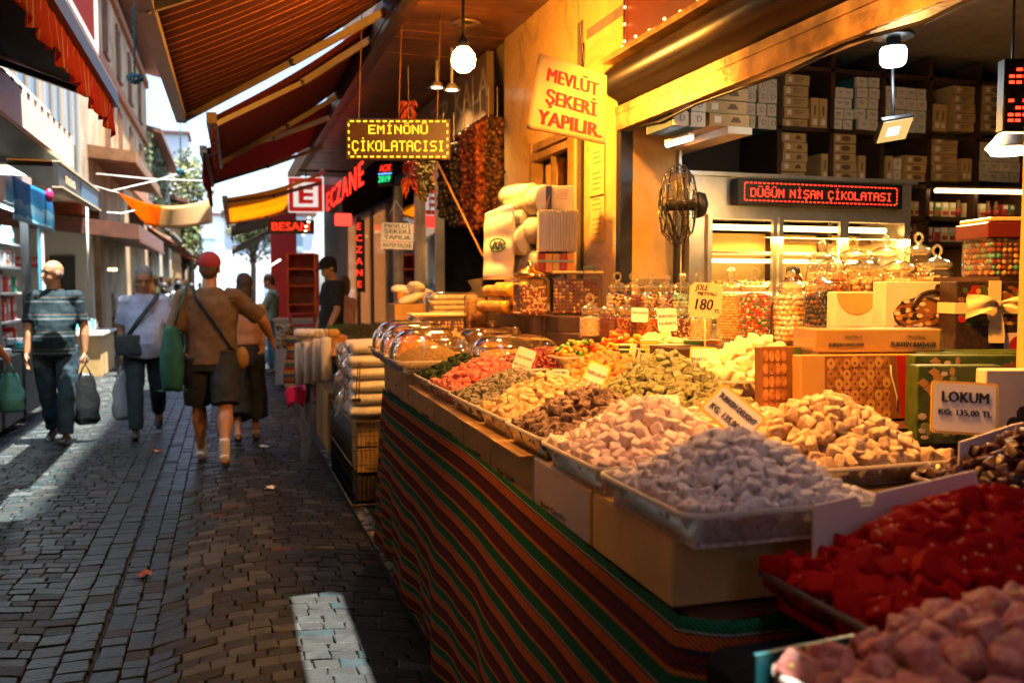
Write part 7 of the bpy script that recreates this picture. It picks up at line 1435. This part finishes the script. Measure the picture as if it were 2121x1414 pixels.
# ================================================= people
FOLDS = bpy.data.textures.new('folds', 'CLOUDS'); FOLDS.noise_scale = .11; FOLDS.noise_depth = 2
def fuse(b, voxel, smooth=2, folds=0):
    """one closed skin round all the overlapping shapes of b"""
    o = b.build('fusing'); md = o.modifiers.new('r', 'REMESH'); md.mode = 'VOXEL'; md.voxel_size = voxel
    if folds:
        md = o.modifiers.new('d', 'DISPLACE'); md.texture = FOLDS; md.strength = folds; md.mid_level = .5; md.texture_coords = 'LOCAL'
    if smooth: ms = o.modifiers.new('s', 'SMOOTH'); ms.iterations = smooth; ms.factor = .5
    dg = bpy.context.evaluated_depsgraph_get(); dg.update(); me = bpy.data.meshes.new_from_object(o.evaluated_get(dg)); me.materials.clear(); me.polygons.foreach_set('use_smooth', [True] * len(me.polygons)); bpy.data.objects.remove(o); return me
def skin_mat(n, c): return mat('skin_' + n, c, .5, var=.12, vs=14, sss=.08)
def V(*a): return Vector(a)
def person(lab, loc, rz, H=1.75, build=1.0, skin=(.36, .19, .11), hair=(.03, .02, .015), hairstyle='short', shirt=None, sleeve=.55, pants=None, pants_len=1.0, shoes=(.03, .03, .03), legs=((.3, .1), (-.3, .15)), arms=((.2, .08, .3), (-.2, .08, .25)), head_turn=0, head_tilt=0, cap=None, belly=0, curl=.5, dress=None, voxel=.0075, socks=None, shirt_len=.86):
    """faces +y; legs and arms: (swing forward, bend) for the right and left side; arms also spread"""
    s = H / 1.75; g = build; P = {}
    hz = .92
    for sd, (a, k) in zip((1, -1), legs):
        hp = V(.095 * sd * g, 0, hz); kn = hp + V(.0, math.sin(a), -math.cos(a)) * .43; an = kn + V(0, math.sin(a - k), -math.cos(a - k)) * .41; P[sd] = (hp, kn, an, a - k)
    low = min(P[1][2].z, P[-1][2].z) - .075; dz = V(0, 0, -low)
    U_ = lambda p: p + dz
    sh = {1: V(.168 * g, -.01, 1.395), -1: V(-.168 * g, -.01, 1.395)}; A = {}
    for sd, (a, sp, k) in zip((1, -1), arms):
        d = V(math.sin(sp) * sd, math.sin(a) * math.cos(sp), -math.cos(a) * math.cos(sp)); el = sh[sd] + d * .29
        d2 = V(math.sin(sp * .4) * sd - .05 * sd, math.sin(a + k), -math.cos(a + k)); wr = el + d2.normalized() * .25; A[sd] = (sh[sd], el, wr, d2.normalized())
    hc = V(0, .02, 1.625); Rh = Matrix.Rotation(head_turn, 3, 'Z') @ Matrix.Rotation(-head_tilt, 3, 'X'); hd = lambda x, y, z: U_(V(0, 0, 1.52) + Rh @ (V(x, y, z) + hc - V(0, 0, 1.52)))
    T = Matrix.Scale(s, 4)
    b = MB(); b.T = T; M4 = Rh
    b.ball(hd(0, -.012, .02), (.076, .095, .098), 16, M4); b.ball(hd(0, .018, -.045), (.058, .07, .07), 14, M4); b.ball(hd(0, .04, -.095), (.032, .035, .024), 10, M4)
    b.ball(hd(0, .088, -.03), (.012, .016, .024), 8, M4); b.ball(hd(0, .098, -.042), (.015, .014, .011), 8, M4)
    for q in (-1, 1):
        b.ball(hd(.076 * q, -.012, -.01), (.01, .022, .032), 8, M4); b.ball(hd(.03 * q, .072, .012), (.02, .012, .008), 8, M4); b.ball(hd(.03 * q, .066, -.006), (.013, .01, .01), 8, M4)
    b.ball(hd(0, .082, -.068), (.022, .01, .006), 8, M4); b.ball(hd(0, .08, -.08), (.018, .01, .006), 8, M4)
    b.tube([U_(V(0, -.02, 1.38)), U_(V(0, -.015, 1.46)), hd(0, -.015, -.07)], [.07 * g, .058, .056], 12)
    b.tube([U_(V(0, 0, .88)), U_(V(0, .01, 1.05)), U_(V(0, 0, 1.25)), U_(V(0, -.01, 1.4))], [(.14 * g, .1), (.135 * g, .1), (.155 * g, .1), (.12 * g, .06)], 14)
    for sd in (1, -1):
        s0, el, wr, d2 = [U_(q) if i < 3 else q for i, q in enumerate(A[sd])]
        b.tube([s0 + V(-.03 * sd, 0, .02), s0, s0.lerp(el, .5), el, el.lerp(wr, .3), wr], [.05, .054 * g, .047 * g, .04 * g, .041 * g, .027], 10); b.ball(s0, .055 * g, 10)
        x = d2.cross(V(0, 1, 0)) if abs(d2.y) < .9 else d2.cross(V(0, 0, 1)); nrm = V(sd, 0, 0) - d2 * d2.dot(V(sd, 0, 0)); nrm.normalize(); fw = nrm.cross(d2) * sd; fw = fw if fw.y > 0 else -fw
        pm = wr + d2 * .045; b.tube([wr, pm, wr + d2 * .085], [(.02, .026), (.016, .04), (.015, .038)], 10) ; b.ball(pm, .027, 8)
        for f in range(4):
            base = wr + d2 * .085 + fw * (.028 - f * .0185); L_ = (.075, .083, .077, .062)[f]; c1 = curl * (.6 + .1 * f); dA = (d2 * math.cos(c1 * .5) - nrm * math.sin(c1 * .5)); dB = (d2 * math.cos(c1 * 1.5) - nrm * math.sin(c1 * 1.5)); dC = (d2 * math.cos(c1 * 2.4) - nrm * math.sin(c1 * 2.4))
            b.tube([base - d2 * .02, base, base + dA * L_ * .45, base + dA * L_ * .45 + dB * L_ * .33, base + dA * L_ * .45 + dB * L_ * .33 + dC * L_ * .25], [.0105, .0105, .0095, .0088, .007], 7)
        tb = wr + d2 * .03 + fw * .026; b.tube([tb - d2 * .01, tb + fw * .022 + d2 * .022 - nrm * .01, tb + fw * .03 + d2 * .055 - nrm * .022], [.014, .011, .0085], 7)
        hp, kn, an, fa = [U_(q) if i < 3 else q for i, q in enumerate(P[sd])]
        b.tube([hp + V(0, 0, .03), hp.lerp(kn, .4), kn, kn.lerp(an, .3), kn.lerp(an, .75), an], [.085 * g, .075 * g, .055, .056 * g, .037, .034], 12); fd = V(0, math.cos(fa * .8), -math.sin(-fa * .8) * .9 if fa < 0 else math.sin(fa * .5)); P[('foot', sd)] = (an, fd)
        b.tube([an + V(0, 0, .0), an + V(0, -.03, -.04), an + V(0, .06, -.05) , an + fd * .14 + V(0, 0, -.05)], [.036, .036, .034, .024], 9)
    root = bpy.data.objects.new('person', fuse(b, voxel, 2)); root.data.materials.append(skin_mat('%.2f_%.2f' % (skin[0], skin[2]), skin)); COL.objects.link(root); root.location = loc; root.rotation_euler.z = rz; tag(root, lab, 'person')
    def wear(n, b, m, vx=.011, sm=3):
        o = bpy.data.objects.new(n, fuse(b, vx, sm, .03 if n in ('shirt', 'trousers', 'shorts', 'skirt') else .014 if n == 'hair' else 0)); o.data.materials.append(m); COL.objects.link(o); o.parent = root; return o
    if shirt:
        b = MB(); b.T = T; by = belly
        b.tube([U_(V(0, by * .3, shirt_len)), U_(V(0, .012 + by * .6, 1.0)), U_(V(0, .012 + by * .5, 1.12)), U_(V(0, 0, 1.28)), U_(V(0, -.012, 1.38)), U_(V(0, -.015, 1.44)), U_(V(0, -.015, 1.475))], [(.184 * g, .138 + by * .5), (.176 * g, .13 + by), (.172 * g, .125 + by * .7), (.186 * g, .124), (.165 * g, .105), (.105 * g, .078), (.066 * g, .062)], 18)
        for sd in (1, -1):
            s0, el, wr, _ = [U_(q) if i < 3 else q for i, q in enumerate(A[sd])]; e = s0.lerp(el, sleeve * 1.35) if sleeve < .75 else el.lerp(wr, (sleeve - .75) * 4)
            pts = [s0 + V(-.07 * sd, 0, .0), s0 + V(0, 0, .0), e] if sleeve < .75 else [s0 + V(-.07 * sd, 0, 0), s0, el, e]; b.tube(pts, [.066 * g, .066 * g][:2] + [.063 * g] * (len(pts) - 2), 12); b.ball(s0, .064 * g, 12)
        wear('shirt', b, shirt)
    if pants:
        b = MB(); b.T = T; b.tube([U_(V(0, -.01, .80)), U_(V(0, -.01, .88)), U_(V(0, .005 + belly * .4, 1.0))], [(.165 * g, .12), (.166 * g, .122), (.15 * g, .112 + belly * .6)], 16)
        for sd in (1, -1):
            hp, kn, an, _ = [U_(q) if i < 3 else q for i, q in enumerate(P[sd])]; pl = pants_len
            if dress: pts, rr = [hp, hp.lerp(kn, .6), kn.lerp(an, .2), kn.lerp(an, pl)], [.1, .115, .125, .135]
            elif pl <= .55: pts, rr = [hp + V(0, 0, .02), hp.lerp(kn, .5), hp.lerp(kn, pl * 2)], [.105 * g, .105 * g, .1 * g]
            else: pts, rr = [hp + V(0, 0, .02), hp.lerp(kn, .5), kn, kn.lerp(an, .5), an + V(0, .0, .02)], [.1 * g, .093 * g, .075 * g, .07 * g, .066]
            b.tube(pts, rr, 14)
        wear('skirt' if dress else 'shorts' if pants_len <= .55 else 'trousers', b, pants)
    sm_ = mat('shoe_%.2f_%.2f' % (shoes[0], shoes[2]), shoes, .5, var=.15)
    for sd in (1, -1):
        an, fd = P[('foot', sd)]; 
        if socks: b = MB(); b.T = T; b.tube([an + V(0, 0, .12), an + V(0, 0, -.02)], [.043, .042], 10); wear('sock', b, socks)
        b = MB(); b.T = T; b.tube([an + V(0, -.05, -.035), an + V(0, -.02, -.025), an + fd * .07 + V(0, 0, -.035), an + fd * .15 + V(0, 0, -.045), an + fd * .19 + V(0, 0, -.052)], [(.036, .03), (.04, .042), (.043, .034), (.043, .026), (.03, .018)], 12); wear('shoe', b, sm_, .008)
    if voxel < .012:
        b = MB(); b.T = T; b.use(mat('eye_dark', (.01, .008, .006), .3))
        for q in (-1, 1): b.ball(hd(.03 * q, .0785, -.002), (.0125, .008, .0055), 8, M4)
        b.use(mat('lip', (.2, .07, .05), .5)); b.ball(hd(0, .089, -.073), (.022, .006, .004), 8, M4); b.build('face_detail', root)
        b = MB(); b.T = T; b.use(mat('brow', (.03, .025, .02), .8))
        for q in (-1, 1): b.tube([hd(.012 * q, .086, .016), hd(.03 * q, .085, .022), hd(.05 * q, .072, .015)], [.004, .0055, .003], 6)
        b.build('eyebrows', root)
    hm = mat('hair_%.2f' % hair[0], hair, .6, var=.3, vs=40, bump=.6, bs=120)
    if hairstyle != 'bald':
        b = MB(); b.T = T; b.ball(hd(0, -.03, .043) if not cap else hd(0, -.028, .01), (.085, .099, .099) if not cap else (.08, .09, .08), 14, M4); b.ball(hd(0, -.055, -.02), (.07, .058, .07), 12, M4)
        if hairstyle == 'long': b.ball(hd(0, -.065, -.04), (.075, .055, .1), 12, M4); b.ball(hd(0, -.05, -.09), (.075, .06, .06), 12, M4)
        if hairstyle == 'scarf': b.ball(hd(0, -.02, -.08), (.1, .09, .1), 12, M4); b.ball(hd(0, -.01, .03), (.09, .11, .11), 12, M4)
        wear('headscarf' if hairstyle == 'scarf' else 'hair', b, hm)
    else:
        b = MB(); b.T = T; b.tube([hd(.07, .0, -.0), hd(.06, -.06, -.015), hd(0, -.098, -.02), hd(-.06, -.06, -.015), hd(-.07, 0, 0)], [(.014, .03)] * 5, 8); wear('hair', b, hm, .007)
    if cap:
        b = MB(); b.T = T; b.ball(hd(0, -.014, .05), (.092, .11, .09), 16, M4); b.tube([hd(0, -.012, .02), hd(0, -.012, .045)], [(.086, .105), (.087, .105)], 16); b.tube([hd(0, .07, .03), hd(0, .16, .012)], [(.07, .012), (.045, .008)], 12); wear('cap', b, cap, .008)
    root['P'] = 0; del root['P']; return root, s, dz, A
def cloth(n, c, v=.2): return mat('cloth_' + n, c, .85, var=v, vs=9, bump=.25, bs=40)
def at(px, py): p = pz(px, py, 0); return (p.x, p.y, .004)
POLO = fabric('striped_polo', [(0, (.01, .025, .034)), (.3, (.10, .125, .14)), (.4, (.012, .04, .052)), (.55, (.09, .072, .06)), (.62, (.01, .025, .034))], 2, .165, 0)
NAVY = cloth('navy_trousers', (.01, .022, .034)); DENIM = cloth('dark_denim', (.01, .033, .055), .4)
def hang(name, lab, cat, pts, m, strap=None, extra=None, solid=0):
    t = thing(name, lab, cat, pts[0]); b = WB(t).use(m); pts[1](b); o = b.build('bag_body', t)
    if strap: b = WB(t).use(strap[0]); b.tube(strap[1], strap[2], 8); b.build('strap', t)
    return t
def bag_at(p, w, d, h, m, name, lab, rz=0, handle=.12, cat='bag', top=.5):
    t = thing(name, lab, cat, p, rz); b = MB().use(m); n = 20
    b.grid(lambda u, v: ((w / 2 * (top + (1 - top) * min(1, v * 2.2)) * (1 if v < .93 else .7)) * math.copysign(abs(math.cos(u * 6.2832)) ** .7, math.cos(u * 6.2832)) + .008 * math.sin(v * 15 + u * 12), (d / 2 * min(1, .3 + v) * (1 if v < .93 else .7)) * math.sin(u * 6.2832) + .006 * math.sin(u * 25), -handle - h * v), n, 14); b.add([(w * .3 * math.cos(q / 8 * 6.28), d * .3 * math.sin(q / 8 * 6.28), -handle - h * .99) for q in range(8)], [tuple(range(8))]); b.build('bag_body', t, solid=.003)
    b = MB().use(m)
    for q in (-.012, .012): b.tube([(-w * .2, q, -handle - .01), (0, q * .5, 0), (w * .2, q, -handle - .01)], .008, 6)
    b.build('handle', t); return t
def hand_world(pr, sd):
    root, s, dz, A = pr; wr, d2 = A[sd][2] + dz, A[sd][3]; q = (wr + d2 * .1) * s; return Vector(root.location) + Matrix.Rotation(root.rotation_euler.z, 3, 'Z') @ q
FACE = math.pi       # walking towards the camera
# bald man in the striped polo, glancing aside, walking this way with a black bag
p1 = person('bald man in a dark striped polo shirt and jeans walking with a black bag', at(122, 915), FACE - .12, 1.80, 1.10, (.30, .15, .075), (.12, .1, .09), 'bald', POLO, .62, DENIM, 1.0, (.02, .02, .02), ((-.12, .25), (.2, .08)), ((.12, .14, .15), (-.05, .22, .2)), head_turn=-.75, belly=.05, head_tilt=-.05)
q = hand_world(p1, -1); bag_at(q, .24, .12, .5, mat('black_plastic_bag', (.012, .016, .018), .3, bump=.5, bs=20), 'shopping_bag', 'black plastic carrier bag in the hand of the bald man', .2, .1)
p2 = person('grey haired man in a pale blue shirt and dark trousers with a shoulder bag', at(306, 902), FACE + .05, 1.76, 1.08, (.30, .15, .08), (.17, .18, .18), 'short', cloth('pale_blue_shirt', (.30, .36, .50), .12), .6, NAVY, 1.0, (.025, .022, .02), ((.3, .12), (-.22, .6)), ((-.1, .14, .2), (.15, .2, .45)), head_tilt=.3, belly=.06)
r_, s_, dz_, A_ = p2; Wp = lambda x, y, z: Vector(r_.location) + Matrix.Rotation(r_.rotation_euler.z, 3, 'Z') @ ((V(x, y, z) + dz_) * s_)
t = thing('shoulder_bag', 'dark flat shoulder bag slung across the pale blue shirt', 'bag', Wp(.14, .2, .98)); b = WB(t).use(cloth('dark_bag', (.02, .035, .04))); b.rbox(Wp(.15, .19, .97), (.24, .08, .2), .02, rz=.15, seg=2); b.build('bag_body', t); b = WB(t).use(MATS['cloth_dark_bag']); b.tube([Wp(.15, .17, 1.06), Wp(.06, .205, 1.2), Wp(-.08, .15, 1.38), Wp(-.13, .02, 1.47), Wp(-.1, -.12, 1.38), Wp(.1, -.15, 1.15), Wp(.2, .05, 1.04)], [(.006, .022)] * 7, 8); b.build('strap', t)
q = hand_world(p2, 1); bag_at(q, .2, .12, .48, mat('white_plastic_bag', (.32, .36, .37), .4, bump=.5, bs=20), 'shopping_bag', 'white plastic carrier bag held by the man in pale blue', .3, .08)
# man with the red cap and the woman under his arm, walking away
p3 = person('man in a red cap, tan T-shirt and black shorts seen from behind', at(442, 962), -.05, 1.84, 1.16, (.40, .19, .09), (.06, .035, .02), 'short', cloth('tan_tshirt', (.13, .085, .045), .25), .68, cloth('black_shorts', (.016, .02, .022)), .47, (.55, .52, .48), ((-.3, .35), (.28, .05)), ((.35, .8, .5), (-.1, .3, .5)), head_turn=-.1, cap=cloth('red_cap', (.26, .025, .03)), belly=.02, socks=cloth('white_sock', (.6, .55, .5), .05), shirt_len=.84)
r_, s_, dz_, A_ = p3
t = thing('tote_bag', 'long green cloth tote bag over the shoulder of the man in the red cap', 'bag', Wp(-.25, -.05, 1.0)); b = WB(t).use(cloth('green_tote', (.008, .10, .075), .3)); cx = Wp(-.29, -.08, .98)
b.grid(lambda u, v: tuple(cx + Vector(((.05 + .045 * math.sin(min(v, 1) * 2.6)) * math.cos(u * 6.2832), (.05 + .04 * math.sin(v * 2.6)) * math.sin(u * 6.2832), .2 - .54 * v + .012 * math.sin(u * 20)))), 20, 12); b.add([tuple(cx + Vector((.12 * math.cos(k * .785), .05 * math.sin(k * .785), -.34))) for k in range(8)], [tuple(range(8))]); b.build('bag_body', t, solid=.006)
b = WB(t).use(MATS['cloth_green_tote']); b.tube([Wp(-.26, -.1, 1.18), Wp(-.2, -.14, 1.36), Wp(-.165, -.05, 1.5), Wp(-.2, .07, 1.42), Wp(-.27, .05, 1.18)], [(.008, .025)] * 5, 8); b.build('strap', t)
t = thing('sling_strap', 'narrow dark sling bag strap crossing the tan T-shirt', 'sling bag', Wp(0, -.15, 1.3)); b = WB(t).use(MATS['cloth_dark_bag']); b.tube([Wp(-.12, -.04, 1.49), Wp(-.1, -.125, 1.4), Wp(.02, -.15, 1.22), Wp(.15, -.135, 1.0), Wp(.19, -.02, .95)], [(.008, .024)] * 5, 8); b.build('strap', t); b = WB(t).use(cloth('ochre_pouch', (.3, .16, .03))); b.ball(Wp(.24, -.04, .9), (.06, .05, .1), 12); b.build('pouch', t)
person('dark haired woman in a long black skirt walking beside the red cap', at(512, 912), -.02, 1.66, .92, (.46, .24, .13), (.05, .03, .018), 'long', cloth('bare_back_top', (.40, .2, .11), .12), .3, cloth('black_skirt', (.012, .014, .013)), .62, (.4, .28, .2), ((.2, .1), (-.22, .35)), ((.1, .06, .1), (.1, .1, .15)), dress=True, shirt_len=1.0)
# light blue shirt in the back, shopkeeper in black, others
person('man in a light blue T-shirt and jeans standing by the red shop front', at(566, 772), 1.35, 1.75, 1.08, (.33, .17, .09), (.04, .03, .02), 'short', cloth('light_blue_tshirt', (.16, .40, .46)), .6, cloth('blue_jeans', (.025, .12, .19)), 1.0, (.1, .1, .1), ((.08, .05), (-.08, .05)), ((.5, .1, .9), (.45, .1, .9)), head_tilt=.4, voxel=.011)
q = pd(688, 600, 10.4); person('shopkeeper in a black cap and black T-shirt behind the herb table', (q.x, q.y, .16), 1.9, 1.72, 1.05, (.45, .25, .13), (.02, .02, .02), 'short', cloth('black_tshirt', (.014, .014, .015)), .6, cloth('black_trousers', (.015, .015, .016)), 1.0, (.02, .02, .02), ((.05, .05), (-.05, .05)), ((.1, .1, .3), (.2, .15, .3)), head_tilt=.3, cap=cloth('black_cap', (.012, .012, .012)), voxel=.011)
q = pd(712, 600, 12.0); person('person in a pink top half hidden behind the shopkeeper in black', (q.x, q.y, .01), .6, 1.66, .95, (.42, .24, .14), (.1, .06, .03), 'long', cloth('pink_top', (.5, .3, .27)), .3, cloth('red_trousers', (.3, .05, .03)), 1.0, (.1, .1, .1), ((.05, .05), (-.05, .05)), ((.1, .1, .3), (.2, .15, .3)), voxel=.012)
q = pd(-92, 640, 6.9); pe = person('person with bare arm at the very edge of the street, holding a teal bag', (q.x, q.y, .004), -.2, 1.70, 1.05, (.42, .19, .09), (.05, .03, .02), 'short', cloth('teal_sleeve', (.05, .14, .14)), .55, NAVY, 1.0, (.03, .03, .03), ((.15, .05), (-.15, .1)), ((.35, .15, .7), (.1, .1, .3)), voxel=.009)
bag_at(hand_world(pe, 1), .2, .1, .32, mat('teal_cloth_bag', (.03, .22, .24), .7, bump=.4, bs=30), 'shopping_bag', 'teal cloth bag at the very edge of the street', .1, .1)
fars = (('woman in a dark teal headscarf walking far down the street', 342, 655, 22, (.02, .09, .1), 'scarf', (.35, .45, .45)), ('woman in a black headscarf far down the street', 371, 658, 21, (.015, .015, .02), 'scarf', (.02, .02, .025)), ('dark haired person in white behind the street table', 222, 660, 19.0, (.015, .012, .01), 'short', (.6, .58, .55)), ('far walker in a rust red shirt beyond the headscarves', 398, 655, 27, (.03, .02, .02), 'short', (.35, .08, .04)), ('far walker in grey near the end of the street', 352, 640, 33, (.05, .04, .03), 'short', (.25, .25, .26)), ('far walker in white near the end of the street', 415, 640, 36, (.03, .02, .02), 'long', (.55, .53, .5)))
for i, (lab, px, py, d, hc_, st_, sc_) in enumerate(fars):
    q = pd(px, py, d); person(lab, (q.x, q.y, .004), [3.1, .1, 2.6, .2, 3.0, .1][i], 1.64 + .03 * (i % 3), 1, (.38, .2, .12), hc_, st_, cloth('far_%d' % i, sc_), .8, cloth('far_dark_trousers', (.03, .035, .04)), 1.0, (.03, .03, .03), ((.2, .1), (-.2, .2)), ((.1, .1, .2), (-.1, .1, .2)), voxel=.016)
